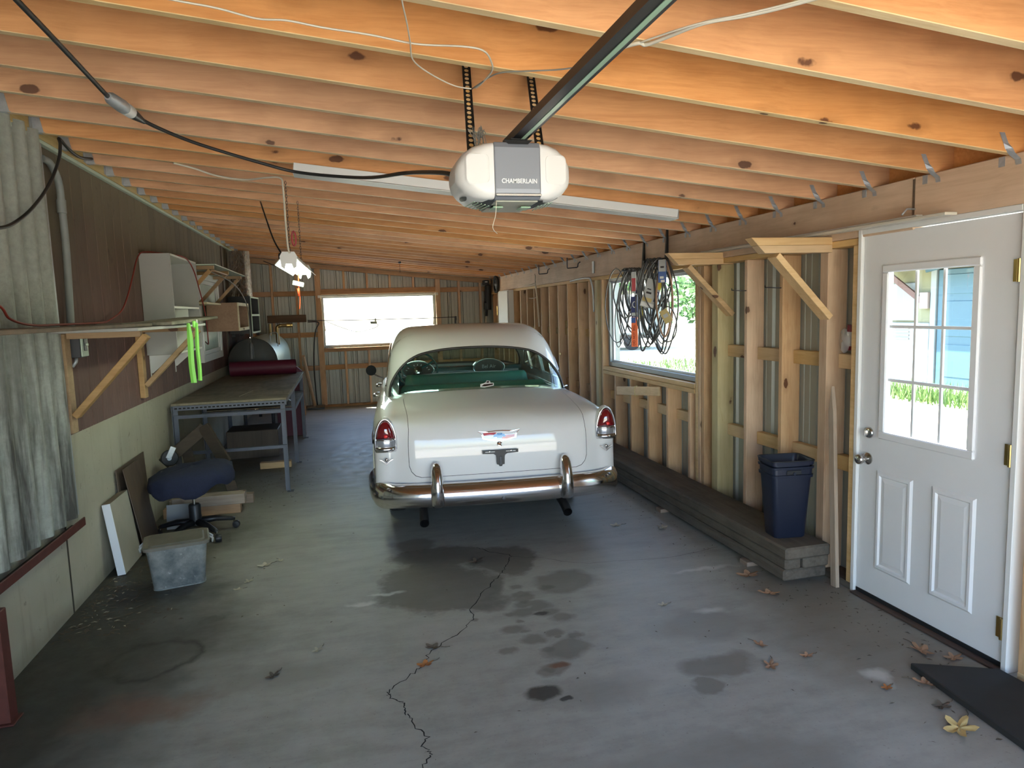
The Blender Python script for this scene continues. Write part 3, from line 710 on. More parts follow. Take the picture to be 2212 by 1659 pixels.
# ---- left window in the siding
w3 = setting('window_3', (XL, 9.3, 1.7))
frame4('window_casing', w3, 'vinyl_white', 'y', 8.66, 9.98, 1.20, 2.27, 0.085, XL+0.003, XL+0.045)
frame4('window_sash', w3, 'vinyl_white', 'y', 8.745, 9.895, 1.285, 2.185, 0.05, XL+0.003, XL+0.03)
box('glass_pane', (XL+0.004, 8.795, 1.335), (XL+0.012, 9.845, 2.135), 'window_dark' if 'window_dark' in MATS else 'tank_side', w3, 0)

# ---- side door
dr = setting('door_1', (XR, 2.8, 0))
DXF = XR+0.012                      # face of the slab
LY0, LY1, LZ0, LZ1 = 2.535, 3.125, 0.945, 1.895     # glazed opening incl. frame
sy0, sy1, sz0, sz1 = 2.355, 3.270, 0.035, 2.065
# slab: flat face with a hole for the light and two pressed panels
def slab():
    m = MB(); ys = [sy0, LY0+0.02, LY1-0.02, sy1]; zs = [sz0, LZ0+0.02, LZ1-0.02, sz1]
    for i in range(3):
        for j in range(3):
            if i == 1 and j == 1: continue
            m.box((DXF, ys[i], zs[j]), (DXF+0.044, ys[i+1], zs[j+1]))
    return m
o = build('door_slab', slab(), 'door_white', dr, weld=True)
bm = bmesh.new(); bm.from_mesh(o.data)
dbl = {}
for f in bm.faces: dbl.setdefault(tuple(round(c, 4) for c in f.calc_center_median()), []).append(f)
bmesh.ops.delete(bm, geom=[f for v in dbl.values() if len(v) > 1 for f in v], context='FACES'); bmesh.ops.recalc_face_normals(bm, faces=bm.faces); bm.to_mesh(o.data); bm.free()
lt = frame4('light_frame', dr, 'door_white', 'y', LY0, LY1, LZ0, LZ1, 0.042, DXF-0.014, DXF+0.002, 0.006)
build('glass_pane', MB().poly([(DXF+0.02, LY0+0.04, LZ0+0.04), (DXF+0.02, LY1-0.04, LZ0+0.04), (DXF+0.02, LY1-0.04, LZ1-0.04), (DXF+0.02, LY0+0.04, LZ1-0.04)]), 'window_glass', dr)
gw, gh = (LY1-LY0-0.084)/3, (LZ1-LZ0-0.084)/3
for k in (1, 2):
    box('muntin', (DXF+0.004, LY0+0.042+gw*k-0.008, LZ0+0.042), (DXF+0.016, LY0+0.042+gw*k+0.008, LZ1-0.042), 'door_white', dr, 0.002)
    box('muntin', (DXF+0.003, LY0+0.042, LZ0+0.042+gh*k-0.008), (DXF+0.015, LY1-0.042, LZ0+0.042+gh*k+0.008), 'door_white', dr, 0.002)
def door_panel(y0, y1, z0, z1):
    m = MB(); X = DXF; rows = []
    for inset, dx in ((0, -0.0005), (0.012, -0.010), (0.026, -0.010), (0.034, -0.001), (0.060, -0.006), (0.064, -0.006)):
        a, b, c, d = y0+inset, y1-inset, z0+inset, z1-inset; rows.append([(X+dx, a, c), (X+dx, b, c), (X+dx, b, d), (X+dx, a, d)])
    m.grid(rows, wrap=True); m.poly(rows[-1]); return m
build('door_panel', door_panel(2.885, 3.135, 0.195, 0.765), 'door_white', dr, fix=False); build('door_panel', door_panel(2.515, 2.765, 0.195, 0.765), 'door_white', dr, fix=False)
build('weatherstrip', MB().box((DXF-0.004, sy0, 0.012), (DXF+0.04, sy1, 0.034)), 'black_rubber', dr)
kn = build('door_knob', MB().lathe([(0.034, 0), (0.034, 0.006), (0.026, 0.012), (0.013, 0.018), (0.013, 0.036), (0.024, 0.044), (0.029, 0.056), (0.027, 0.068), (0.018, 0.075), (0.002, 0.077)], (DXF, 3.205, 0.815), (-1, 0, 0)), 'nickel', dr, smooth=True, angle=50)
db = build('deadbolt', MB().lathe([(0.032, 0), (0.031, 0.008), (0.024, 0.014), (0.002, 0.016)], (DXF, 3.20, 0.965), (-1, 0, 0)), 'nickel', dr, smooth=True, angle=50)
build('thumb_turn', MB().box((DXF-0.034, 3.195, 0.948), (DXF-0.015, 3.205, 0.982)), 'nickel', db, bevel=0.003)
for z in (1.82, 1.005, 0.20):
    h = build('hinge', MB().cyl((XR-0.004, sy0-0.004, z-0.05), (XR-0.004, sy0-0.004, z+0.05), 0.008, 10), 'brass', dr, smooth=True, angle=40)
    build('hinge_leaf', MB().box((XR+0.006, sy0+0.004, z-0.048), (XR+0.0115, sy0+0.03, z+0.048)), 'brass', h)
# jambs, head and stop
box('door_jamb', (XR-0.006, 3.275, 0.0), (SHEET, 3.303, 2.10), 'white_paint', dr); box('door_jamb', (XR-0.006, 2.318, 0.0), (SHEET, 2.346, 2.10), 'white_paint', dr)
box('door_head', (XR-0.006, 2.346, 2.072), (SHEET, 3.275, 2.10), 'white_paint', dr)
box('threshold', (XR-0.03, 2.346, 0.0), (SHEET, 3.275, 0.012), 'dark_sill', dr)

# ------------------------------------------------------------------ outside
gd = build('ground', MB().box((-60, -60, -0.30), (80, 80, -0.06)), 'gravel_and_grass'); structure(gd)
# garden shed seen through the glazed door
sh = thing('garden_shed', 'small weathered garden shed with a blue panelled door, seen through the side door glass', 'shed', (12.5, 11, -0.06))
SXF = 11.2
box('wall', (SXF, 8.2, -0.06), (14.2, 13.6, 2.30), 'shed_cream', sh, 0.01)
dd_ = box('door', (SXF-0.05, 9.15, 0.0), (SXF-0.002, 10.85, 2.22), 'shed_blue', sh, 0.01)
for y0, y1 in ((9.28, 9.92), (10.06, 10.70)):
    for z0, z1 in ((0.18, 0.80), (0.95, 1.62), (1.75, 2.12)): box('panel', (SXF-0.066, y0, z0), (SXF-0.049, y1, z1), 'shed_blue', dd_, 0.012)
build('knocker', MB().tube([(SXF-0.085, 9.99+0.06*math.cos(a), 1.66+0.06*math.sin(a)) for a in [2*PI*k/14 for k in range(14)]], 0.010, 6, closed=True), 'nickel', dd_, smooth=True)
box('door_post', (SXF-0.08, 10.87, -0.05), (SXF-0.001, 11.0, 2.28), 'shed_white', sh, 0.008); box('door_post', (SXF-0.08, 9.0, -0.05), (SXF-0.001, 9.13, 2.28), 'shed_white', sh, 0.008)
box('white_panel', (SXF-0.06, 11.02, 0.02), (SXF-0.001, 13.4, 1.20), 'shed_white', sh, 0.01)
for k in range(4): box('louvre', (SXF-0.075, 11.5, 0.86+0.07*k), (SXF-0.059, 13.1, 0.89+0.07*k), 'shed_roof', sh, 0.003)
box('upper_panel', (SXF-0.05, 11.4, 1.24), (SXF-0.001, 13.4, 2.0), 'shed_white', sh, 0.01)
for a0, a1, rr_ in ((0.3, 4.2, 0.30), (2.6, 6.0, 0.22)):
    build('painted_swirl', MB().tube([(SXF-0.055, 12.4+rr_*math.cos(a0+(a1-a0)*k/16)*(1+k*0.03), 1.62+rr_*math.sin(a0+(a1-a0)*k/16)) for k in range(17)], 0.018, 6), 'shed_blue', sh)
build('brace', MB().beam((SXF-0.30, 11.95, 2.28), (SXF-0.06, 11.20, 1.62), 0.07, 0.10), 'shed_trim', sh)
box('brace_block', (SXF-0.12, 11.02, 1.48), (SXF-0.052, 11.22, 1.80), 'shed_roof', sh, 0.008)
build('roof', MB().prism([(SXF-0.75, 2.22), (14.6, 3.3), (14.6, 3.4), (SXF-0.75, 2.32)], 7.8, 14.0, 1), 'shed_roof', sh)
build('gable_board', MB().beam((SXF-0.10, 11.1, 2.26), (SXF-0.10, 8.3, 2.75), 0.04, 0.16), 'shed_blue', sh)
def leaf_cloud(n, rx, ry, rz, size, seed):
    r = random.Random(seed); m = MB()
    for i in range(n):
        while True:
            p = Vector((r.uniform(-1, 1), r.uniform(-1, 1), r.uniform(-1, 1)))
            if 0.35 < p.length < 1: break
        w = 1+0.25*math.sin(p.x*5+seed)*math.cos(p.y*4); c = Vector((p.x*rx*w, p.y*ry*w, p.z*rz*w))
        a = Vector((r.gauss(0, 1), r.gauss(0, 1), r.gauss(0, 1))).normalized(); b = a.orthogonal().normalized(); s = size*r.uniform(0.6, 1.4)
        m.add([c-a*s, c+b*s*0.5, c+a*s, c-b*s*0.5], [(0, 1, 2, 3)])
    return m
TREES = [((14.2, 22.5), 3.2, 'broad leafy tree nearest outside the side window'), ((16.8, 29.5), 3.5, 'tall leafy tree filling the middle of the side window view'), ((13.5, 38.0), 3.7, 'large leafy tree far back beyond the side window'),
         ((9.5, 32.0), 2.9, 'leafy tree at the left of the side window view'), ((21.5, 24.0), 3.6, 'leafy tree at the right of the side window view'), ((18.6, 16.0), 3.4, 'leafy tree standing behind the garden shed'), ((19.5, 8.0), 3.6, 'leafy tree far to the right behind the shed')]
crown0 = None
for i, ((x, y), h, lb) in enumerate(TREES):
    t = thing('tree', lb, 'tree', (x, y, -0.06))
    build('trunk', MB().tube([(x, y, -0.08), (x+0.05, y, h*0.5), (x-0.05, y+0.1, h)], [0.18, 0.13, 0.06], 8), 'bark', t, smooth=True)
    if crown0 is None: crown0 = build('crown', leaf_cloud(2600, 2.5, 2.5, 2.1, 0.16, 3).xf(lambda p: p+Vector((x, y, h*0.85))), 'foliage', t, fix=False); crown0['kind'] = 'stuff'; px_, py_, ph_ = x, y, h*0.85
    else:
        c = copy_part(crown0, (x-px_, y-py_, h*0.85-ph_), t); c.scale = (h/3.2, h/3.2, h/3.0); c.rotation_euler = (0, 0, i*1.3)
hg = MB(); r_ = random.Random(31)  # leaf mass added out of view to block light to the left wall
for i in range(15000):
    f = r_.random(); x, y = 5.2+9.0*f+r_.gauss(0, 0.8), -3.6-7.5*f+r_.gauss(0, 0.7); z = -0.06+r_.random()**0.8*(4.2+1.2*math.sin(f*9))
    a = Vector((r_.gauss(0, 1), r_.gauss(0, 1), r_.gauss(0, 1))).normalized(); b = a.orthogonal().normalized(); s_ = 0.16*r_.uniform(0.6, 1.5); c = Vector((x, y, z+0.1))
    hg.add([c-a*s_, c+b*s_*0.6, c+a*s_, c-b*s_*0.6], [(0, 1, 2, 3)])
hd_ = build('added_shade_hedge', hg, 'foliage', fix=False); hd_['kind'] = 'stuff'; tag(hd_, 'unseen bank of leaves added outside the front to keep light off the left wall', 'added_shade_hedge')
gb = MB(); r_ = random.Random(11)
for i in range(5200):
    if i == 2600: gb0 = gb; gb = MB()
    if i < 2600: x, y = r_.uniform(9.3, 10.42), r_.uniform(7.5, 13.8)
    else: x, y = r_.uniform(8.0, 16.0), r_.uniform(14.5, 19.2)
    h = r_.uniform(0.08, 0.28)*(1.25 if i > 2600 else 1); a = r_.uniform(0, PI); dx, dy = 0.012*math.cos(a), 0.012*math.sin(a); tx, ty = r_.gauss(0, 0.06), r_.gauss(0, 0.06)
    gb.add([(x-dx, y-dy, -0.07), (x+dx, y+dy, -0.07), (x+tx, y+ty, h)], [(0, 1, 2)])
g = build('tall_grass', gb, 'grass', fix=False); g['kind'] = 'stuff'; tag(g, 'tall unmown grass growing outside the side window', 'grass')
g = build('tall_grass', gb0, 'grass', fix=False); g['kind'] = 'stuff'; tag(g, 'tall unmown grass growing in front of the garden shed', 'grass')
wt = thing('storage_trailer', 'white box trailer parked far off, seen through the side window', 'trailer', (10.3, 26, -0.06))
box('body', (9.7, 25.2, 0.55), (12.6, 27.4, 2.15), 'shed_white', wt, 0.05); box('chassis', (9.9, 25.4, 0.40), (12.4, 27.2, 0.55), 'dark_steel', wt, 0.01)
for y in (25.35, 27.25): build('wheel', MB().cyl((11.2, y-0.1, 0.26), (11.2, y+0.1, 0.26), 0.32, 20), 'tyre', wt)
box('drawbar', (8.9, 26.2, 0.42), (9.9, 26.4, 0.52), 'dark_steel', wt, 0.01)
build('jack_stand', MB().cyl((9.0, 26.3, -0.06), (9.0, 26.3, 0.42), 0.04, 10), 'dark_steel', wt)
op = tag(build('fence_post', MB().box((7.42, 18.0, -0.06), (7.54, 18.12, 2.6)), 'orange_post', bevel=0.01), 'weathered orange-brown post outside at the left of the side window', 'post')

# ------------------------------------------------------------------ the car (local: x right, y forward from the rear bumper, z up)
TH = math.radians(4.5)
car = thing('sedan_car', 'cream white vintage sedan with chrome rear bumper parked nose-in on the concrete floor', 'car', (1.04, 4.62, 0), rz=-TH, local=True)
def sm(a, b, x): t = min(1, max(0, (x-a)/(b-a))); return t*t*(3-2*t)
def cmt(pts, n):
    out = []
    for i in range(len(pts)-1):
        p0, p1, p2, p3 = pts[max(i-1, 0)], pts[i], pts[i+1], pts[min(i+2, len(pts)-1)]
        for k in range(n):
            t = k/n; out.append(tuple(0.5*(2*b + (c-a)*t + (2*a-5*b+4*c-d)*t*t + (3*b-a-3*c+d)*t**3) for a, b, c, d in zip(p0, p1, p2, p3)))
    out.append(pts[-1]); return out
BODY = [(.60,.27,.60,.27,.04),(.30,.285,.30,.285,.04),(.16,.31,.20,.31,.05),(.105,.38,.155,.38,.07),(.09,.47,.14,.47,.08),(.086,.56,.135,.57,.09),(.088,.66,.138,.67,.09),
 (.094,.755,.145,.77,.085),(.110,.85,.155,.87,.08),(.165,.925,.185,.945,.09),(.30,.970,.27,.975,.11),(.52,.998,.46,.985,.13),(.85,1.028,.80,1.0,.15),(1.15,1.045,1.15,1.01,.16),
 (1.6,1.035,1.6,1.0,.14),(2.4,1.02,2.4,.99,.12),(3.3,1.02,3.3,.985,.12),(3.75,1.03,3.75,.985,.13),(4.2,.99,4.25,.97,.15),(4.6,.92,4.68,.93,.13),(4.78,.84,4.84,.86,.1),
 (4.84,.70,4.90,.74,.1),(4.85,.55,4.90,.56,.1),(4.83,.40,4.88,.40,.08),(4.70,.31,4.72,.31,.05),(4.4,.28,4.4,.28,.04)]
NS = 12
BP = cmt(BODY, NS); NB = len(BP)
def WB(s, z):
    w = 0.922 - 0.030*(1-sm(0.15, 0.9, s)) - 0.04*sm(3.6, 4.9, s)
    if z > 0.75: w -= 0.035*((z-0.75)/0.25)**2
    if z < 0.45: w -= 0.045*((0.45-z)/0.2)**2
    return w
def prof(P, u, b):
    i = min(max(int(u), 0), len(P)-2); f = u-i; a, c = P[i], P[i+1]; L = lambda k: a[k]+(c[k]-a[k])*f
    if len(a) == 5: return L(0)*(1-b)+L(2)*b, L(1)*(1-b)+L(3)*b, L(4)
    return L(0), L(1), L(2)
def frame(P, u, b):
    s, z, R = prof(P, u, b); e = 0.5
    s0, z0, _ = prof(P, max(u-e, 0), b); s1, z1, _ = prof(P, min(u+e, len(P)-1), b)
    ts, tz = s1-s0, z1-z0; l = math.hypot(ts, tz) or 1; return s, z, R, -tz/l, ts/l      # outward normal
def bE(u):
    s, z, R, ns, nz = frame(BP, u, 1.0); return s-ns*R, z-nz*R
BVM = [WB(*bE(u)) for u in range(NB)]
def bvm(u): i = min(int(u), NB-2); return BVM[i]+(BVM[i+1]-BVM[i])*(u-i)
def SB(u, q, lift=0.0):
    """body skin: u along the profile, q = -1..1 across"""
    vm = bvm(u); v = abs(q)*vm; s, z, R, ns, nz = frame(BP, u, sm(0.60, 0.775, v)); Rx = R*1.25
    a = (v-(vm-Rx))/Rx; d = R*(1-math.sqrt(max(0, 1-a*a))) if a > 0 else 0.0
    d += 0.014*(min(v, 0.66)/0.66)**2 - lift
    return Vector((math.copysign(v, q) if q else 0.0, s-ns*d, z-nz*d))
QS = [0, .15, .3, .45, .58, .66, .72, .77, .81, .85, .88, .91, .935, .955, .972, .985, .994, 1.0]
QF = [-q for q in QS[:0:-1]] + QS
def strip(u0, u1, qs, SF, n=None):
    n = n or max(2, int((u1-u0)*1.0)); return [[SF(u0+(u1-u0)*i/n, q) for q in qs] for i in range(n+1)]
def u_at(P, k, val, lo, hi, b=0.0):
    for i in range(400):
        m = (lo+hi)/2
        if prof(P, m, b)[k] < val: lo = m
        else: hi = m
    return (lo+hi)/2
def arc(P, ua, ub):
    tab = [(ua, 0.0)]; N = 240
    for i in range(1, N+1):
        u = ua+(ub-ua)*i/N; a = prof(P, tab[-1][0], 0); c = prof(P, u, 0); tab.append((u, tab[-1][1]+math.hypot(a[0]-c[0], a[1]-c[1])))
    def f(t):
        t = min(max(t, 0), tab[-1][1])
        lo, hi = 0, N
        while hi-lo > 1:
            m = (lo+hi)//2
            if tab[m][1] <= t: lo = m
            else: hi = m
        d = tab[hi][1]-tab[lo][1]; return tab[lo][0] + (tab[hi][0]-tab[lo][0])*((t-tab[lo][1])/d if d else 0)
    return f, tab[-1][1]
def ray_poly(poly, c, ang):
    d = Vector((math.cos(ang), math.sin(ang))); best = None
    for i in range(len(poly)):
        a, b = Vector(poly[i]), Vector(poly[(i+1) % len(poly)]); e = b-a; den = d.x*e.y-d.y*e.x
        if abs(den) < 1e-12: continue
        w = a-Vector(c); t = (w.x*e.y-w.y*e.x)/den; s = (w.x*d.y-w.y*d.x)/den
        if t > 0 and -1e-9 <= s <= 1+1e-9 and (best is None or t > best): best = t
    return Vector(c)+d*best
def ring_pairs(inner, outer, c, n=140):
    angs = [2*PI*k/n for k in range(n)] + [math.atan2(p[1]-c[1], p[0]-c[0]) % (2*PI) for p in (outer if len(outer) < 12 else [])]
    angs = sorted(set(round(a, 6) for a in angs)); return [(ray_poly(inner, c, a), ray_poly(outer, c, a)) for a in angs]
def rrect(x0, x1, y0, y1, r, n=8):
    """rounded rectangle, r: radii at (x0y0, x1y0, x1y1, x0y1)"""
    out = []
    for (cx, cy, a0), rr in zip(((x0, y0, PI), (x1, y0, 1.5*PI), (x1, y1, 0), (x0, y1, .5*PI)), r):
        sx = 1 if cx == x0 else -1; sy = 1 if cy == y0 else -1
        for k in range(n+1): a = a0+.5*PI*k/n; out.append((cx+sx*rr+rr*math.cos(a), cy+sy*rr+rr*math.sin(a)))
    return out

# --- body shell: rear valance strip, trunk surround, belt strips, hood, sides
UA = u_at(BP, 1, 0.47, 3*NS, 6*NS); UB = u_at(BP, 0, 1.12, 9*NS, 14*NS)
tf, TL = arc(BP, UA, UB)
def ST(t, q, lift=0.0): return SB(tf(t), q, lift)
def t_of(k, val):
    lo, hi = 0, TL
    for i in range(60):
        m = (lo+hi)/2
        if prof(BP, tf(m), 0)[k] < val: lo = m
        else: hi = m
    return lo
lid_t0, lid_t1 = t_of(1, 0.548), TL-0.035
QL = 0.730
lid = rrect(lid_t0, lid_t1, -QL, QL, (0.10, 0.14, 0.14, 0.10))
# corner radii are in metres along t and in q across; good enough for a soft corner
cc_ = ((lid_t0+lid_t1)/2, 0.0); rect = [(0, -1), (TL, -1), (TL, 1), (0, 1)]
pairs = ring_pairs(lid, rect, cc_)
shell = MB()
def add_annulus(m, pairs, SF, fr):
    rows = [[SF(*(a.lerp(b, f))) for a, b in pairs] for f in fr]; m.grid(rows, wrap=True)
def easeq(k, n): return k/n
add_annulus(shell, pairs, ST, [0, .06, .15, .25, .35, .45, .55, .64, .72, .79, .85, .9, .94, .97, .99, 1])
shell.grid(strip(0, UA, QF, SB))
UC = u_at(BP, 0, 3.62, 15*NS, 18*NS)
for sg in (-1, 1):
    qs = [sg*q for q in QS if q >= .77]; shell.grid(strip(UB, UC, qs, SB))
UB2 = u_at(BP, 0, 1.30, 12*NS, 15*NS); shell.grid(strip(UB, UB2, QF, SB)); shell.grid(strip(UC, NB-1, QF, SB))
# sides: loop of edge points fanned in to a spine, wheel arches left open
loop = [bE(u*0.5) for u in range(2*NB-1)]
s0_, z0_ = loop[-1]; s1_, z1_ = loop[0]
loop += [(s0_+(s1_-s0_)*k/60, z0_+(z1_-z0_)*k/60) for k in range(1, 60)]
WHEELS = ((1.26, 0.335), (4.18, 0.335)); ARCH = 0.375
for sg in (-1, 1):
    rows = []
    for f in (0, .04, .1, .18, .28, .4, .52, .64, .76, .88, 1.0):
        row = []
        for s, z in loop:
            ss = min(max(s, 0.85), 4.2); a = s+(ss-s)*f; b = z+(0.66-z)*f; row.append(Vector((sg*WB(a, b), a, b)))
        rows.append(row)
    sd_ = MB().grid(rows, wrap=True)
    keep = []
    for fc in sd_.f:
        c = sum((sd_.v[i] for i in fc), Vector())/len(fc)
        if all(math.hypot(c.y-a, c.z-b) > ARCH for a, b in WHEELS): keep.append(fc)
    sd_.f = keep; shell.add(sd_.v, sd_.f)
shell_o = build('body_shell', shell, 'car_cream', car, smooth=True, weld=True, org=(0, 0, 0), angle=50)
# trunk lid with its dark shut line
lidm = MB(); inr = [(Vector(cc_)+(a-Vector(cc_))*0.9945) for a, b in pairs]
rows = [[ST(*(Vector(cc_)+(p-Vector(cc_))*f), 0.0012) for p in inr] for f in (1, .99, .96, .92, .87, .81, .74, .66, .57, .47, .36, .24, .12, .02)]
lidm.grid(rows, wrap=True); lidm.poly(rows[-1]); edge = [ST(*p, -0.012) for p in inr]; lidm.grid([rows[0], edge], wrap=True)
lid_o = build('trunk_lid', lidm, 'car_cream', car, smooth=True, weld=True, org=(0, 0, 0), angle=60)
build('shut_line', MB().tube([ST(*(Vector(cc_)+(a-Vector(cc_))*0.9975), -0.005) for a, b in pairs], 0.0048, 6, closed=True), 'gasket', lid_o, smooth=True)
# --- greenhouse
GH = [(1.07,1.00,.30),(1.20,1.105,.30),(1.34,1.238,.30),(1.48,1.365,.28),(1.62,1.455,.25),(1.80,1.525,.22),(2.05,1.57,.19),(2.4,1.588,.18),(2.8,1.578,.18),(3.05,1.55,.18),(3.22,1.505,.2),(3.34,1.44,.22),(3.6,1.22,.24),(3.84,1.00,.25)]
GP = cmt(GH, NS); NG = len(GP)
def WG(s, z): return (0.835-0.215*(max(z, 1.0)-1.03))*(1-0.055*sm(0, 1, (2.0-s)/0.9)) - 0.03*sm(3.1, 3.8, s)
def gE(u): s, z, R, ns, nz = frame(GP, u, 0); return s-ns*R, z-nz*R
GVM = [WG(*gE(u)) for u in range(NG)]
def gvm(u): i = min(int(u), NG-2); return GVM[i]+(GVM[i+1]-GVM[i])*(u-i)
def SG(u, q, lift=0.0):
    vm = gvm(u); v = abs(q)*vm; s, z, R, ns, nz = frame(GP, u, 0); Rx = R*1.15
    a = (v-(vm-Rx))/Rx; d = R*(1-math.sqrt(max(0, 1-a*a))) if a > 0 else 0.0
    d += 0.022*(v/vm)**2 - lift; return Vector((math.copysign(v, q) if q else 0.0, s-ns*d, z-nz*d))
def glazed(ua, ub, t0, t1, qw, low, nu, front=False, flip=False):
    """a glazed end of the greenhouse: returns surround pairs, boundary and surface function"""
    f, L = arc(GP, ua, ub)
    def SF(t, q, lift=0.0): return SG(f(t), q, lift)
    bd = []; tm = t0+low if not flip else t1-low
    for k in range(96):
        a = 2*PI*k/96; c, s_ = math.cos(a), math.sin(a); up = (s_ > 0) != flip
        n = 2.5 if up else 6.0
        hh = ((t1-tm) if not flip else (tm-t0)) if up else low
        bd.append((tm + math.copysign(hh*abs(s_)**(2/n), s_), qw*math.copysign(abs(c)**(2/n), c)))
    return bd, SF, L, (tm, 0.0)
UR = u_at(GP, 0, 1.80, 2*NS, 8*NS)
fz, Lz = arc(GP, 0, UR)
def tz(zz):
    lo, hi = 0, Lz
    for i in range(60):
        m = (lo+hi)/2
        if prof(GP, fz(m), 0)[1] < zz: lo = m
        else: hi = m
    return lo
bd, SR, LR, cR = glazed(0, UR, tz(1.035), tz(1.385), 0.972, 0.11, 96)
pr = ring_pairs(bd, [(0, -1), (LR, -1), (LR, 1), (0, 1)], cR)
roof = MB(); add_annulus(roof, pr, SR, [0, .05, .12, .2, .3, .4, .5, .6, .7, .79, .87, .93, .97, 1])
UW = u_at(GP, 0, 3.24, 8*NS, 12*NS); roof.grid(strip(UR, UW, QF, SG))
bdw, SW, LW, cW = glazed(UW, NG-1, 0.10, 0.66, 0.94, 0.12, 96, flip=True)
pw_ = ring_pairs(bdw, [(0, -1), (LW, -1), (LW, 1), (0, 1)], cW); add_annulus(roof, pw_, SW, [0, .1, .25, .45, .65, .82, .93, 1])
# side frames round the door glass
DLO = [(1.66,1.055),(1.70,1.15),(1.79,1.26),(1.93,1.34),(2.12,1.385),(2.5,1.40),(2.9,1.39),(3.12,1.355),(3.24,1.27),(3.36,1.16),(3.48,1.055)]
cD = (2.5, 1.18)
side_out = [gE(u) for u in range(NG) if gE(u)[1] > 0.955]
side_out = [(side_out[0][0]-0.02, 0.955)] + side_out + [(side_out[-1][0]+0.02, 0.955)]
sp = ring_pairs(DLO, side_out, cD, 120)
for sg in (-1, 1): roof.grid([[Vector((sg*WG(*(a.lerp(b, f))), *(a.lerp(b, f)))) for a, b in sp] for f in (0, .25, .5, .75, 1)], wrap=True)
roof_o = build('roof_shell', roof, 'car_cream', car, smooth=True, weld=True, org=(0, 0, 0), angle=50)
# headliner under the roof skin
hl = MB().grid(strip(UR-6, UW+2, [q*0.97 for q in QF], lambda u, q: SG(u, q, -0.02))); build('headliner', hl, 'headliner', car, smooth=True, fix=False)
def pane(name, bnd, SF, c, mat, fr=(1, .97, .9, .8, .66, .5, .33, .16, .02), lift=-0.004):
    rw = [[SF(*(Vector(c)+(Vector(p)-Vector(c))*f), lift) for p in bnd] for f in fr]; return build(name, MB().grid(rw, wrap=True).poly(rw[-1]), mat, car, smooth=True, fix=False, org=(0, 0, 0))
rg = pane('rear_window', bd, SR, cR, 'car_glass')
build('window_gasket', MB().tube([SR(p[0], p[1], 0.001) for p in bd], 0.011, 8, closed=True), 'gasket', rg, smooth=True)
build('window_trim', MB().tube([SR(*(Vector(cR)+(Vector(p)-Vector(cR))*1.035), 0.002) for p in bd[49:96]], 0.006, 8), 'chrome', rg, smooth=True)
ws = pane('windshield', bdw, SW, cW, 'car_front_glass'); build('window_gasket', MB().tube([SW(p[0], p[1], 0.001) for p in bdw], 0.012, 8, closed=True), 'gasket', ws, smooth=True)
for sg in (-1, 1):
    m = MB(); m.poly([Vector((sg*(WG(a, b)-0.012), a, b)) for a, b in DLO]); sgl = build('side_window', m, 'car_front_glass', car, fix=False)
    build('window_trim', MB().tube([Vector((sg*(WG(a, b)+0.002), a, b)) for a, b in DLO], 0.009, 6, closed=True), 'chrome', sgl, smooth=True)
    for s, w in ((2.40, 0.065), (1.93, 0.022), (3.02, 0.022)):
        zt = 1.405 if 2 < s < 2.9 else (1.35 if s < 2 else 1.385)
        build('pillar', MB().beam((sg*(WG(s, 1.04)-0.012), s, 1.03), (sg*(WG(s, zt)-0.012), s+0.01, zt), w, 0.03, (sg, 0, 0)), 'car_cream' if w > 0.05 else 'chrome', car, bevel=0.003)
    build('drip_rail', MB().tube([Vector((sg*(WG(*gE(u))+0.006), gE(u)[0], gE(u)[1]+0.01)) for u in range(NG) if gE(u)[1] > 1.12], 0.008, 6), 'chrome', car, smooth=True)
    # side spear, rocker and door handles
    build('side_moulding', MB().grid([[Vector((sg*(WB(s, z)+d), s, z)) for z, d in ((0.735, 0.0), (0.74, 0.008), (0.752, 0.011), (0.764, 0.008), (0.769, 0.0))] for s in [0.5+0.1*k for k in range(41)]]), 'chrome', car, smooth=True, fix=False)
    for s in (1.92, 2.60):
        z = 0.945 if s < 2 else 0.965
        hd = build('door_handle', MB().tube([(sg*(WB(s, z)-0.01), s-0.08, z), (sg*(WB(s, z)+0.035), s-0.07, z), (sg*(WB(s, z)+0.038), s+0.05, z), (sg*(WB(s, z)-0.01), s+0.06, z)], [0.012, 0.013, 0.011, 0.010], 8), 'chrome', car, smooth=True)
        build('push_button', MB().cyl((sg*(WB(s, z)-0.01), s+0.085, z), (sg*(WB(s, z)+0.028), s+0.085, z), 0.014, 12), 'chrome', hd)
mi = build('door_mirror', MB().lathe([(0.001, -0.03), (0.03, -0.026), (0.05, -0.012), (0.058, 0), (0.055, 0.004), (0.001, 0.006)], (-1.005, 3.08, 1.085), (0.15, -1, 0.05), 24), 'mirror_dark', car, smooth=True, angle=40)
build('mirror_arm', MB().tube([(-0.87, 3.16, 0.98), (-0.95, 3.14, 1.02), (-1.02, 3.10, 1.07)], 0.008, 8), 'chrome', mi, smooth=True)
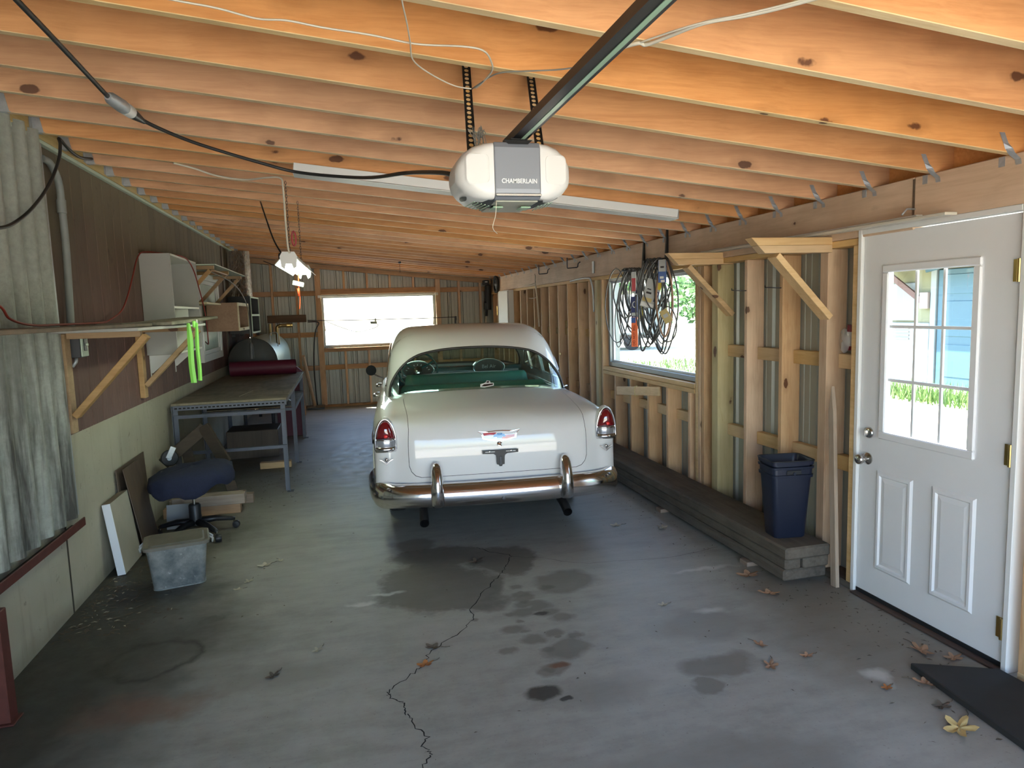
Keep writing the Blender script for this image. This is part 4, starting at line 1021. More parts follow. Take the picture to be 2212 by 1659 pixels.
# --- rear bumper and guards
path = catmull([(-0.925,.62),(-0.915,.48),(-0.900,.32),(-0.865,.17),(-0.78,.085),(-0.62,.04),(-0.35,.012),(0,0.0),(.35,.012),(.62,.04),(.78,.085),(.865,.17),(.900,.32),(.915,.48),(.925,.62)], 6)
sec = [(-.055,.505),(-.03,.516),(-.006,.510),(.018,.485),(.034,.455),(.040,.425),(.034,.390),(.020,.362),(.004,.348),(-.02,.340),(-.05,.345)]
rows = []
for i, p in enumerate(path):
    a = path[max(i-1, 0)]; b = path[min(i+1, len(path)-1)]; t = (b-a).normalized(); nx, ny = t.y, -t.x
    wing = sm(0.72, 0.95, abs(p.x)); row = []
    for d, z in sec:
        zz = z + (0.012*wing if z > 0.45 else -0.022*wing*math.sin(PI*min(1, (abs(p.x)-.70)/.25)) if z < 0.40 and abs(p.x) > .70 else 0)
        row.append(Vector((p.x+nx*d, p.y+ny*d + 0.0, zz)))
    rows.append(row)
bp = build('rear_bumper', MB().grid(rows), 'chrome', car, smooth=True, fix=False)
for sg in (-1, 1): build('bumper_bolt', MB().lathe([(0.013, 0), (0.013, 0.004), (0.001, 0.009)], (sg*0.80, 0.055, 0.49), (0, -0.6, 0.8), 12), 'dull_chrome', bp)
build('bumper_bolt', MB().lathe([(0.013, 0), (0.012, 0.006), (0.001, 0.009)], (0.0, -0.036, 0.392), (0, -1, 0), 14), 'dark_steel', bp)
for sg in (-1, 1):
    m = MB(); rows = []
    for z, hw, dp, y in ((.352,.022,.018,.0),(.358,.034,.032,-.01),(.378,.040,.044,-.018),(.42,.042,.054,-.026),(.48,.041,.056,-.028),(.54,.039,.054,-.018),(.585,.037,.048,-.006),(.62,.034,.040,.008),(.645,.028,.030,.018),(.66,.018,.018,.026),(.666,.004,.005,.03)):
        rows.append([Vector((sg*0.463+hw*1.12*math.cos(a), y+dp*math.sin(a), z)) for a in [2*PI*k/20 for k in range(20)]])
    m.grid(rows, wrap=True); m.poly(rows[0][::-1]); m.poly(rows[-1]); bg = build('bumper_guard', m, 'chrome', bp, smooth=True)
# --- tail lights on the fender ends
def arch_outline(w, z0, z1, n=28, p=2.0):
    out = []
    for k in range(n+1):
        a = PI*k/n; out.append((w*math.cos(a), z0+(z1-z0)*max(0, math.sin(a))**(2/p)*1.0))
    return out
for sg in (-1, 1):
    cx = sg*0.806; yb = 0.145
    def dome(outl, bulge, y0, zc, wrapn=None):
        m = MB(); rows = []
        for f in (1, .97, .9, .78, .62, .44, .24, .05):
            rows.append([Vector((cx+px_*f, y0-bulge*math.sqrt(max(0, 1-f*f)), zc+(pz-zc)*f)) for px_, pz in outl])
        m.grid(rows, wrap=True); return m
    housing = arch_outline(0.078, 0.80, 0.985, 30, 1.9) + [(-0.078, 0.76), (-0.05, 0.742), (0.05, 0.742), (0.078, 0.76)]
    hs_ = MB(); rows = []
    for sc_, yy in ((1.0, yb+0.06), (1.0, yb-0.010), (0.965, yb-0.018), (0.90, yb-0.012), (0.88, yb+0.02)):
        rows.append([Vector((cx+a*sc_, yy - (0.012 if b > 0.95 else 0), 0.865+(b-0.865)*sc_)) for a, b in housing])
    hs_.grid(rows, wrap=True); tl = build('tail_light', hs_, 'car_cream', car, smooth=True, angle=40)
    bz = build('bezel', MB().tube([Vector((cx+a*0.93, yb-0.020, 0.865+(b-0.865)*0.93)) for a, b in housing], 0.0075, 8, closed=True), 'chrome', tl, smooth=True)
    red = arch_outline(0.066, 0.838, 0.968, 30, 1.75)
    build('red_lens', dome(red, 0.045, yb-0.012, 0.885), 'tail_red', tl, smooth=True, fix=False)
    build('reflector', MB().lathe([(0.014, 0), (0.012, 0.004), (0.001, 0.007)], (cx+0.004, yb-0.055, 0.861), (0, -1, 0.1), 16), 'reflector_red', tl, smooth=True)
    rows = []
    for z, d in ((.838, .030), (.834, .040), (.828, .040), (.824, .032)):
        rows.append([Vector((cx+0.070*math.sin(a), yb-0.012-d*math.cos(a), z)) for a in [PI*(k/14-.5) for k in range(15)]])
    build('lens_ring', MB().grid(rows), 'chrome', tl, smooth=True, fix=False)
    rows = []
    for z, d, w in ((.824, .034, .066), (.80, .036, .066), (.782, .034, .066)):
        rows.append([Vector((cx+w*math.sin(a), yb-0.012-d*math.cos(a), z)) for a in [PI*(k/14-.5) for k in range(15)]])
    build('backup_lens', MB().grid(rows), 'silver_lens', tl, smooth=True, fix=False)
    rows = []
    for z, d, w in ((.782, .030, .070), (.780, .046, .076), (.762, .050, .077), (.746, .040, .074), (.742, .02, .070)):
        rows.append([Vector((cx+w*math.sin(a), yb-0.010-d*math.cos(a), z)) for a in [PI*(k/14-.5) for k in range(15)]])
    build('chrome_base', MB().grid(rows), 'chrome', tl, smooth=True, fix=False)
    # chevron badge below
    yv = 0.127
    vb = MB()
    for t_, dz in ((0.0, 0.0),):
        for q in (-1, 1):
            vb.add([(cx+q*0.052, yv-0.006, 0.692), (cx+q*0.034, yv-0.006, 0.690), (cx, yv-0.008, 0.664), (cx, yv-0.008, 0.648),
                    (cx+q*0.052, yv+0.004, 0.692), (cx+q*0.034, yv+0.004, 0.690), (cx, yv+0.004, 0.664), (cx, yv+0.004, 0.648)],
                   [(0,1,2,3),(7,6,5,4),(0,4,5,1),(1,5,6,2),(3,2,6,7),(0,3,7,4)])
    build('chevron_badge', vb, 'dull_chrome', car, weld=True)
    build('crest_badge', MB().lathe([(0.013, 0), (0.010, 0.005), (0.001, 0.007)], (cx, yv-0.003, 0.688), (0, -1, 0), 14), 'chrome', car, smooth=True)
# --- trunk emblem, lock, plate bracket
def on_lid(x, z, lift):
    lo, hi = lid_t0, lid_t1
    for i in range(50):
        m_ = (lo+hi)/2
        if ST(m_, x/0.9).z < z: lo = m_
        else: hi = m_
    u = tf(lo); return SB(u, x/bvm(u), lift+0.0012)
SHD = -0.018
shield = [(-.155,.872),(-.10,.866),(-.02,.871),(.02,.871),(.10,.866),(.155,.872),(.128,.848),(.122,.818),(.06,.803),(0,.795),(-.06,.803),(-.122,.818),(-.128,.848)]
def patch(name, poly, mat, parent, lift, thick=0.004, sub=True):
    poly = [(a, b+SHD) for a, b in poly]; m = MB(); top = [on_lid(a, b, lift+thick) for a, b in poly]; bot = [on_lid(a, b, lift) for a, b in poly]; n = len(poly)
    c = on_lid(sum(a for a, b in poly)/n, sum(b for a, b in poly)/n, lift+thick); k = len(m.v); m.v += top+bot+[c]
    m.f += [(i, (i+1) % n, 2*n) for i in range(n)] + [(i, i+n, (i+1) % n+n, (i+1) % n) for i in range(n)]
    return build(name, m, mat, parent, fix=True)
em = patch('trunk_emblem', shield, 'chrome', lid_o, 0.0, 0.008)
ins = [(a*0.93, 0.838+(b-0.838)*0.80) for a, b in shield]
patch('emblem_field', ins, 'emblem_white', em, 0.0075, 0.0015)
patch('emblem_red_bar', [(-.118,.857),(-.02,.858),(-.035,.842),(-.112,.840)], 'emblem_red', em, 0.009, 0.001)
patch('emblem_red_bar', [(.03,.835),(.112,.840),(.108,.823),(.05,.812),(.015,.815)], 'emblem_red', em, 0.009, 0.001)
patch('emblem_bowtie', [(-.045,.828),(-.018,.828),(-.018,.820),(.020,.820),(.020,.828),(.046,.828),(.036,.846),(.022,.846),(.022,.852),(-.016,.852),(-.016,.846),(-.036,.846)], 'emblem_blue', em, 0.010, 0.0015)
pk = on_lid(0, 0.758, 0)
build('lock_cylinder', MB().lathe([(0.020, 0), (0.018, 0.006), (0.012, 0.008), (0.010, 0.004), (0.001, 0.003)], pk, (0, -0.93, 0.35), 18), 'chrome', lid_o, smooth=True, angle=30)
pb_ = MB(); y0 = on_lid(0, 0.705, 0).y-0.028
def plate_poly(poly, t=0.003): return MB().prism([(a, b) for a, b in poly], y0, y0+t, 1)
pbk = build('plate_bracket', plate_poly([(-.13,.722),(.13,.722),(.13,.698),(.05,.694),(.034,.684),(.030,.668),(.028,.616),(.012,.614),(.010,.602),(-.010,.602),(-.012,.614),(-.028,.616),(-.030,.668),(-.034,.684),(-.05,.694),(-.13,.698)]), 'black_metal', lid_o, bevel=0.001)
for q in (-1, 1):
    build('bracket_slot', MB().box((q*0.075-0.035, y0-0.0012, 0.7075), (q*0.075+0.035, y0-0.0002, 0.7125)), 'paper_white', pbk)
    build('bracket_screw', MB().lathe([(0.008, 0), (0.006, 0.005), (0.001, 0.006)], (q*0.078, y0-0.001, 0.710), (0, -1, 0), 10), 'nickel', pbk)
build('bracket_stem', MB().box((-0.014, y0+0.003, 0.61), (0.014, y0+0.035, 0.68)), 'black_metal', pbk)
build('bracket_rib', MB().box((-0.010, y0-0.004, 0.612), (0.010, y0-0.0002, 0.675)), 'dark_steel', pbk, bevel=0.002)
# window sticker: small white and black shape, lettering too small to read
stk = MB(); 
def on_glass(x, z):
    lo, hi = 0, LR
    for i in range(50):
        m_ = (lo+hi)/2
        if SR(m_, x/0.8).z < z: lo = m_
        else: hi = m_
    return SR(lo, x/gvm(fz(lo)), 0.003)
def gpatch(nm, poly, mat, dy):
    pts = [on_glass(a, b)+Vector((0, -dy, dy)) for a, b in poly]; n = len(pts); c = sum(pts, Vector())/n
    m = MB(); m.v = pts+[c]; m.f = [(i, (i+1) % n, n) for i in range(n)]; return build(nm, m, mat, rg, fix=False)
gpatch('sticker', [(-.005,1.055),(.03,1.050),(.045,1.053),(.115,1.062),(.118,1.083),(.09,1.085),(.088,1.10),(.06,1.104),(.05,1.09),(.03,1.083),(.0,1.078)], 'emblem_white', 0.0)
gpatch('sticker_print', [(.006,1.060),(.04,1.058),(.108,1.067),(.110,1.078),(.07,1.076),(.03,1.074)], 'letter_black', 0.0012)
gpatch('sticker_print', [(.055,1.084),(.080,1.086),(.080,1.097),(.06,1.098)], 'letter_black', 0.0012)
# --- wheels, exhausts, underbody
for s, _z in WHEELS:
    for sg in (-1, 1):
        c = (sg*0.755, s, 0.335); R = 0.335
        wh = build('wheel', MB().lathe([(0.20, -0.085), (0.235, -0.09), (0.30, -0.088), (0.325, -0.07), (0.335, -0.05), (0.337, 0), (0.335, 0.05), (0.325, 0.07), (0.30, 0.088), (0.235, 0.09), (0.20, 0.085)], c, (sg, 0, 0), 40, cap=False), 'tyre', car, smooth=True, angle=40)
        build('hubcap', MB().lathe([(0.20, 0.07), (0.19, 0.085), (0.13, 0.09), (0.11, 0.105), (0.001, 0.112)], c, (sg, 0, 0), 32), 'chrome', wh, smooth=True, angle=40)
        build('wheel_back', MB().lathe([(0.215, -0.075), (0.001, -0.07)], c, (sg, 0, 0), 32), 'hub_dark', wh, smooth=True)
        # arch lining
        rows = []
        for d in (0.0, 0.32):
            rows.append([Vector((sg*(WB(s, 0.6)-0.004-d), s+ (ARCH+0.012)*math.cos(a), 0.335+(ARCH+0.012)*math.sin(a))) for a in [PI*(-0.08+1.16*k/24) for k in range(25)]])
        build('wheel_well', MB().grid(rows), 'black_rubber', car, smooth=True, fix=False)
        build('arch_lip', MB().tube([Vector((sg*(WB(s, 0.55)+0.001), s+(ARCH+0.008)*math.cos(a), 0.335+(ARCH+0.008)*math.sin(a))) for a in [PI*(-0.03+1.06*k/24) for k in range(25)]], 0.014, 6), 'car_cream', car, smooth=True)
for sg in (-1, 1):
    x = -0.56 if sg < 0 else 0.50
    rows = []
    for (y, z) in ((1.4, 0.30), (0.8, 0.27), (0.4, 0.255), (0.22, 0.235), (0.12, 0.205)): rows.append((x, y, z))
    build('exhaust_pipe', MB().tube(catmull(rows, 4), 0.034, 14, cap=False), 'black_metal', car, smooth=True)
build('floor_pan', MB().box((-0.78, 0.62, 0.25), (0.78, 4.3, 0.30)), 'black_metal', car)
build('fuel_tank', MB().box((-0.42, 0.24, 0.27), (0.42, 0.95, 0.42)), 'black_metal', car, bevel=0.04, seg=3)
build('rear_axle', MB().cyl((-0.7, 1.26, 0.335), (0.7, 1.26, 0.335), 0.045, 14), 'black_metal', car)
# --- interior
build('parcel_shelf', MB().box((-0.70, 1.16, 0.94), (0.70, 1.60, 0.985)), 'interior_dark', car, bevel=0.01)
def seat(y, zt, w, nm):
    rows = []
    for z, d0, d1 in ((0.42, -.02, .16), (0.75, .0, .15), (zt-0.09, .03, .14), (zt-0.03, .04, .13), (zt-0.005, .055, .115), (zt, .08, .09)):
        ww = w if z < zt-0.06 else w*(0.985 if z < zt-0.01 else 0.955)
        rows.append([Vector((-ww, y+d0, z)), Vector((-ww*0.9, y+d0-0.015, z)), Vector((0, y+d0-0.02, z)), Vector((ww*0.9, y+d0-0.015, z)), Vector((ww, y+d0, z)), Vector((ww, y+d1, z)), Vector((0, y+d1+0.02, z)), Vector((-ww, y+d1, z))])
    m = MB().grid(rows, wrap=True); m.poly(rows[-1]); m.poly(rows[0][::-1]); return build(nm, m, 'seat_green', car, smooth=True, angle=60)
seat(1.60, 1.045, 0.69, 'rear_seat'); fs = seat(2.32, 1.075, 0.64, 'front_seat')
build('seat_piping', MB().tube([(-0.63, 2.385, 1.02), (-0.61, 2.39, 1.068), (-0.3, 2.385, 1.079), (0, 2.383, 1.081), (0.3, 2.385, 1.079), (0.61, 2.39, 1.068), (0.63, 2.385, 1.02)], 0.006, 6), 'silver_lens', fs, smooth=True)
build('seat_cushion', MB().box((-0.64, 2.46, 0.42), (0.64, 2.95, 0.60)), 'seat_green', fs, bevel=0.06, seg=3)
da = build('dashboard', MB().grid([[Vector((x, y, z)) for x in [-0.76+1.52*k/24 for k in range(25)]] for y, z in ((3.40, 0.86), (3.37, 0.93), (3.37, 0.99), (3.40, 1.035), (3.46, 1.06), (3.60, 1.055), (3.74, 1.03))]), 'dash_teal', car, smooth=True, fix=False)
build('dash_insert', MB().box((-0.72, 3.355, 0.955), (0.72, 3.368, 1.015)), 'dash_silver', da, bevel=0.003)
for cx, nm in ((-0.48, 'gauge_pod'), (0.36, 'speaker_pod')):
    pts = [(cx+0.19*math.cos(a), 1.04+0.105*math.sin(a)*(1.0 if math.sin(a) > 0 else 1.0)*abs(math.sin(a))**0.15) for a in [2*PI*k/32 for k in range(32)]]
    m = MB(); rows = [[Vector((a, 3.46, b)) for a, b in pts], [Vector((a, 3.345, b)) for a, b in pts], [Vector((cx+(a-cx)*0.9, 3.345, 1.04+(b-1.04)*0.9)) for a, b in pts]]
    m.grid(rows, wrap=True); pd = build(nm, m, 'dash_teal', da, smooth=True, angle=40)
    build('pod_face', MB().poly([Vector((cx+(a-cx)*0.9, 3.352, 1.04+(b-1.04)*0.9)) for a, b in pts]), 'black_paint', da, fix=False)
    build('pod_rim', MB().tube([Vector((a, 3.343, b)) for a, b in pts], 0.006, 6, closed=True), 'chrome', da, smooth=True)
for k in range(9):
    a = PI*(0.12+0.76*k/8); build('gauge_tick', MB().beam((-0.48+0.13*math.cos(a), 3.349, 1.01+0.085*math.sin(a)), (-0.48+0.15*math.cos(a), 3.349, 1.01+0.10*math.sin(a)), 0.006, 0.002, (0, 1, 0)), 'letter_silver', da)
text_mesh('script_lettering', 'Bel Air', 0.06, 'dash_silver', da, (0.36, 3.345, 1.05), (1, 0, 0), (0, 0, 1))
box('radio', (-0.12, 3.348, 0.972), (0.12, 3.358, 1.002), 'black_paint', da, 0.002)
for x in (-0.66, -0.30, -0.15, 0.15): build('dash_knob', MB().cyl((x, 3.32, 0.985), (x, 3.356, 0.985), 0.013, 12), 'chrome', da)
wc = Vector((-0.487, 2.95, 1.075)); nrm = Vector((0, -0.88, 0.475)); uu = Vector((1, 0, 0)); vv = nrm.cross(uu).normalized()*-1
sw = build('steering_wheel', MB().tube([wc+uu*(0.215*math.cos(a))+vv*(0.215*math.sin(a)) for a in [2*PI*k/40 for k in range(40)]], 0.011, 8, closed=True), 'dash_teal', car, smooth=True)
for a in (PI*0.5, PI*1.17, PI*1.83): build('spoke', MB().cyl(tuple(wc), tuple(wc+uu*(0.21*math.cos(a))+vv*(0.21*math.sin(a))), 0.010, 8), 'dash_teal', sw)
build('horn_cap', MB().lathe([(0.045, -0.02), (0.045, 0.01), (0.02, 0.022), (0.001, 0.024)], wc, nrm, 20), 'chrome', sw, smooth=True, angle=40)
build('steering_column', MB().cyl(tuple(wc), tuple(wc-nrm*0.45+Vector((0, 0, -0.03))), 0.022, 12), 'dash_teal', sw)
build('rear_view_mirror', MB().box((-0.10, 3.20, 1.335), (0.10, 3.225, 1.385)), 'black_plastic', car, bevel=0.01)

# ------------------------------------------------------------------ left side of the garage
def lean(mb, pivot, ax, ang):
    M = Matrix.Translation(Vector(pivot)) @ Matrix.Rotation(ang, 4, ax) @ Matrix.Translation(-Vector(pivot)); mb.v = [M @ p for p in mb.v]; return mb
# long wall shelf on two braced posts
sf = thing('wall_shelf', 'long old plank wall shelf on two braced pine posts, below the conduit', 'shelf', (XL, 5.3, 1.05))
for yb, zb in ((4.60, 1.055), (6.165, 1.085)):
    box('bracket_post', (XL+0.004, yb-0.045, zb), (XL+0.044, yb+0.045, 1.655), 'old_pine', sf, 0.003)
    build('brace', MB().beam((XL+0.052, yb+0.0, zb+0.10), (-1.17, yb, 1.628), 0.038, 0.075, (0, 1, 0)).xf(lambda p: p), 'old_pine', sf, bevel=0.003)
    box('bracket_arm', (XL+0.046, yb-0.018, 1.622), (-1.20, yb+0.018, 1.658), 'old_pine', sf, 0.002)
box('shelf_board', (-1.58, 2.6, 1.682), (-1.19, 4.83, 1.702), 'old_shelf', sf, 0.003)
box('shelf_board', (-1.60, 4.35, 1.660), (-1.15, 6.36, 1.680), 'white_laminate', sf, 0.003)
build('shelf_board', MB().beam((-1.25, 4.98, 1.695), (-1.25, 6.72, 1.728), 0.29, 0.024, (0, 0, 1)), 'weathered_plank', sf, bevel=0.004)
build('shelf_board', MB().beam((-1.46, 4.90, 1.694), (-1.46, 6.36, 1.70), 0.15, 0.024, (0, 0, 1)), 'weathered_plank', sf, bevel=0.004)
# grey conduit with bend, disconnect switch
tag(build('conduit_pipe', MB().tube(catmull([(-1.612, 4.70, 1.70), (-1.612, 4.745, 2.15), (-1.612, 4.745, 2.42), (-1.612, 4.74, 2.54), (-1.612, 4.70, 2.61), (-1.612, 4.62, 2.655), (-1.625, 4.56, 2.665)], 6), 0.021, 12)
    .cyl((-1.612, 4.738, 2.38), (-1.612, 4.743, 2.46), 0.026, 12), 'pvc_grey', smooth=True, angle=50), 'grey plastic conduit running up the red siding and bending near the eave', 'conduit')
sb_ = thing('switch_box', 'dark electrical switch box with pale cover under the wall shelf', 'switch box', (XL, 4.74, 1.5))
box('enclosure', (XL+0.003, 4.67, 1.505), (XL+0.085, 4.79, 1.652), 'dark_steel', sb_, 0.004)
cv = box('cover', (XL+0.086, 4.675, 1.510), (XL+0.094, 4.785, 1.648), 'lamplit_edge', sb_, 0.003)
box('toggle_plate', (XL+0.0945, 4.705, 1.545), (XL+0.099, 4.755, 1.62), 'black_plastic', cv, 0.004); box('toggle', (XL+0.099, 4.722, 1.575), (XL+0.113, 4.738, 1.59), 'lamplit_edge', cv, 0.002)
build('cable_clamp', MB().tube([(XL+0.05, 4.70, 1.505), (XL+0.05, 4.69, 1.48), (XL+0.03, 4.68, 1.45)], 0.01, 8), 'galvanized', sb_, smooth=True)
# white open cabinet on the wall
wc_ = thing('open_cabinet', 'white laminate open cabinet hung sideways on the siding behind the shelf', 'cabinet', (XL, 6.95, 1.42))
cx0, cx1, cy0, cy1, cz0, cz1, tk = XL+0.006, -1.40, 6.42, 7.50, 1.42, 2.285, 0.018
box('side_panel', (cx0, cy0, cz0), (cx1, cy0+tk, cz1), 'white_laminate', wc_, 0.001); box('side_panel', (cx0, cy1-tk, cz0), (cx1, cy1, cz1), 'white_laminate', wc_, 0.001)
box('top_panel', (cx0, cy0+tk, cz1-tk), (cx1, cy1-tk, cz1), 'white_edge', wc_, 0.001); box('bottom_panel', (cx0, cy0+tk, cz0), (cx1, cy1-tk, cz0+tk), 'white_edge', wc_, 0.001)
box('back_panel', (cx0, cy0+tk, cz0+tk), (cx0+0.004, cy1-tk, cz1-tk), 'white_laminate', wc_, 0)
box('shelf', (cx0+0.005, cy0+tk, 1.815), (cx1, cy1-tk, 1.835), 'white_edge', wc_, 0.001); box('divider', (cx0+0.005, 6.95, cz0+tk), (cx1, 6.966, 1.815), 'white_edge', wc_, 0.001)
box('inner_back', (cx0+0.005, cy0+tk, cz0+tk), (cx0+0.010, 6.95, 1.815), 'box_ply', wc_, 0)
for y in (6.50, 7.40):
    build('hanging_bracket', MB().box((XL+0.004, y-0.012, 1.20), (XL+0.008, y+0.012, 1.415)).box((XL+0.008, y-0.012, 1.411), (-1.44, y+0.012, 1.415)).prism([(XL+0.008, 1.40), (XL+0.008, 1.26), (XL+0.02, 1.26), (-1.46, 1.405), (-1.46, 1.411), (XL+0.008, 1.411)], y-0.002, y+0.002, 1), 'white_paint', wc_)
# high shelf on three braces over the window
hs = thing('high_shelf', 'thin plywood shelf on three diagonal braces high on the siding, above the wall window', 'shelf', (XL, 8.7, 1.9))
box('shelf_top', (XL+0.006, 7.56, 2.262), (-1.23, 9.85, 2.272), 'lamplit_edge', hs, 0.001)
for y in (7.66, 8.60, 9.62):
    box('bracket_arm', (XL+0.05, y-0.02, 2.222), (-1.26, y+0.02, 2.260), 'old_pine', hs, 0.002)
    build('brace', MB().beam((XL+0.055, y, 1.90), (-1.30, y, 2.215), 0.036, 0.042, (0, 1, 0)), 'old_pine', hs, bevel=0.002)
box('rail', (-1.30, 7.70, 2.205), (-1.262, 8.575, 2.221), 'old_pine', hs, 0.002)
tag(box('small_shelf', (XL+0.006, 7.58, 1.868), (-1.34, 8.42, 1.888), 'box_edge'), 'short pale shelf board beside the white open cabinet', 'shelf')
# plywood box
wb_ = thing('plywood_box', 'brown plywood box open at the front, mounted on the wall past the white cabinet', 'box', (XL, 9.5, 1.56))
X0, X1, Y0, Y1, Z0, Z1 = -1.60, -1.25, 9.02, 9.96, 1.555, 1.905
box('side_panel', (X0, Y0, Z0), (X1-0.004, Y0+0.016, Z1), 'box_ply', wb_, 0.001); box('side_panel', (X0, Y1-0.016, Z0), (X1-0.004, Y1, Z1), 'box_ply', wb_, 0.001)
box('top_panel', (X0, Y0+0.016, Z1-0.016), (X1-0.004, Y1-0.016, Z1), 'box_ply', wb_, 0.001); box('bottom_panel', (X0, Y0+0.016, Z0), (X1-0.004, Y1-0.016, Z0+0.016), 'box_ply', wb_, 0.001)
box('back_panel', (X0-0.006, Y0, Z0), (X0-0.0005, Y1, Z1), 'box_ply', wb_, 0)
for a, b, c, d in ((Y0, Y1, Z1-0.04, Z1), (Y0, Y1, Z0, Z0+0.04), (Y0, Y0+0.03, Z0+0.04, Z1-0.04), (Y1-0.03, Y1, Z0+0.04, Z1-0.04)): box('face_frame', (X1-0.0035, a, c), (X1+0.012, b, d), 'box_edge', wb_, 0.001)
build('drawer_pull', MB().lathe([(0.008, 0), (0.013, 0.012), (0.001, 0.02)], (X1+0.012, 9.3, Z0+0.02), (1, 0, 0), 12), 'nickel', wb_, smooth=True)
# oil tank and what stands on it
tk_ = thing('oil_tank', 'grey-green steel oil tank lying in the back corner behind the workbench', 'tank', (-1.27, 11.5, 0))
TX, TZ, TA, TB = -1.275, 1.03, 0.34, 0.39
def ell(y, f=1.0, n=40): return [Vector((TX+TA*f*math.copysign(abs(math.cos(a))**0.9, math.cos(a)), y, TZ+TB*f*math.copysign(abs(math.sin(a))**0.9, math.sin(a)))) for a in [2*PI*k/n for k in range(n)]]
build('barrel', MB().grid([ell(10.33), ell(10.36, 1.012), ell(10.40), ell(11.5), ell(12.6), ell(12.64, 1.012), ell(12.68)], wrap=True), 'tank_side', tk_, smooth=True, angle=40)
e0 = [ell(10.33, 0.985), ell(10.315, 0.93), ell(10.27, 0.70), ell(10.245, 0.40), ell(10.24, 0.05)]
m = MB().grid(e0, wrap=True); m.poly(e0[-1]); build('end_cap', m, 'tank_end', tk_, smooth=True)
e0 = [ell(12.68, 0.985), ell(12.72, 0.7), ell(12.74, 0.05)]; m = MB().grid(e0, wrap=True); m.poly(e0[-1]); build('end_cap', m, 'tank_end', tk_, smooth=True)
for x in (-1.47, -1.08):
    for y in (10.6, 12.4): build('leg', MB().cyl((x, y, 0), (x, y, 0.78), 0.025, 10), 'dark_steel', tk_)
build('fill_pipe', MB().tube(catmull([(-1.00, 11.25, 1.28), (-1.00, 11.25, 1.52), (-0.98, 11.25, 1.56), (-0.93, 11.25, 1.575), (-0.80, 11.30, 1.575)], 5), 0.028, 12), 'bronze', tk_, smooth=True)
build('pipe_fitting', MB().lathe([(0.036, 0), (0.036, 0.05), (0.03, 0.06), (0.03, 0.09)], (-0.86, 11.28, 1.575), (1, 0.2, 0), 12), 'brass', tk_)
build('vent_pipe', MB().cyl((-1.17, 11.9, 1.38), (-1.17, 11.9, 1.60), 0.022, 12), 'bronze', tk_)
build('lifting_loop', MB().tube(catmull([(-1.06, 10.75, 1.34), (-1.06, 10.75, 1.46), (-1.02, 10.8, 1.48), (-0.97, 10.86, 1.46), (-0.97, 10.86, 1.27)], 5), 0.007, 8), 'galvanized', tk_, smooth=True)
bc = thing('black_cabinet', 'small black two-shelf cabinet with pale front edges, standing on the oil tank', 'cabinet', (-1.46, 11.35, 1.42))
bx0, bx1, by0, by1, bz0, bz1 = -1.635, -1.31, 10.86, 11.86, 1.475, 2.03
for y in (by0, by1-0.02): box('side_panel', (bx0, y, bz0), (bx1-0.012, y+0.02, bz1), 'black_paint', bc, 0.001)
box('back_panel', (bx0, by0+0.02, bz0), (bx0+0.006, by1-0.02, bz1), 'black_paint', bc, 0)
for z in (bz0, 1.74, bz1-0.02): box('shelf', (bx0+0.006, by0+0.02, z), (bx1-0.012, by1-0.02, z+0.02), 'black_paint', bc, 0)
for a, b, c, d in ((by0, by0+0.02, bz0, bz1), (by1-0.02, by1, bz0, bz1), (by0+0.02, by1-0.02, bz0, bz0+0.025), (by0+0.02, by1-0.02, 1.735, 1.765), (by0+0.02, by1-0.02, bz1-0.025, bz1)): box('front_edge', (bx1-0.0115, a, c), (bx1, b, d), 'lamplit_edge', bc, 0.001)
for x in (bx0+0.04, bx1-0.04):
    for y in (by0+0.05, by1-0.05): box('foot', (x-0.025, y-0.025, 1.424), (x+0.025, y+0.025, bz0), 'black_paint', bc, 0.006)
tag(build('foil_duct', MB().tube([(-1.47, 11.2, 2.034), (-1.47, 11.2, 2.25), (-1.472, 11.2, 2.40), (-1.475, 11.2, 2.72)], [0.150, 0.147, 0.150, 0.148], 32), 'foil_wrap', smooth=True, angle=50), 'foil-wrapped flue duct rising from the black cabinet to the joists', 'duct')
# trouble lamp on its cord
tl_ = thing('trouble_lamp', 'grey hand lamp hanging on a long cord in front of the oil tank', 'lamp', (-1.17, 9.4, 1.36))
build('cord', MB().tube(catmull([(-1.30, 7.72, 2.20), (-1.19, 8.2, 2.12), (-1.17, 8.8, 2.02), (-1.17, 9.30, 1.85), (-1.17, 9.40, 1.6), (-1.17, 9.40, 1.385)], 6), 0.006, 6), 'wire_grey', tl_, smooth=True)
build('handle', MB().lathe([(0.010, 0.0), (0.022, -0.02), (0.028, -0.06), (0.028, -0.17), (0.030, -0.18), (0.030, -0.21), (0.012, -0.215)], (-1.17, 9.40, 1.395), n=14), 'hub_dark', tl_, smooth=True, angle=40)
# workbench
wbn = thing('workbench', 'long steel-framed workbench with a worn plywood top along the left wall', 'workbench', (-1.1, 8.4, 0))
bx, bX, bY0, bY1, bz = -1.60, -0.59, 6.93, 10.02, 0.905
box('table_top', (bx-0.01, bY0-0.005, bz+0.004), (bX+0.012, bY1, bz+0.026), 'bench_ply', wbn, 0.002)
def angle_iron(a, b, nm='frame_rail', sz=0.04, flip=1, parent=wbn, mat='table_steel'):
    a, b = Vector(a), Vector(b); d = (b-a).normalized(); up = Vector((0, 0, 1)) if abs(d.z) < 0.9 else Vector((0, 1, 0)); sd = d.cross(up).normalized()*flip
    prof = [Vector((0, 0)), Vector((sz, 0)), Vector((sz, 0.004)), Vector((0.004, 0.004)), Vector((0.004, sz)), Vector((0, sz))]
    m = MB(); rows = [[p + sd*q.x - up*q.y for q in prof] for p in (a, b)]; m.grid(rows, wrap=True); m.poly(rows[0][::-1]); m.poly(rows[1]); return build(nm, m, mat, parent)
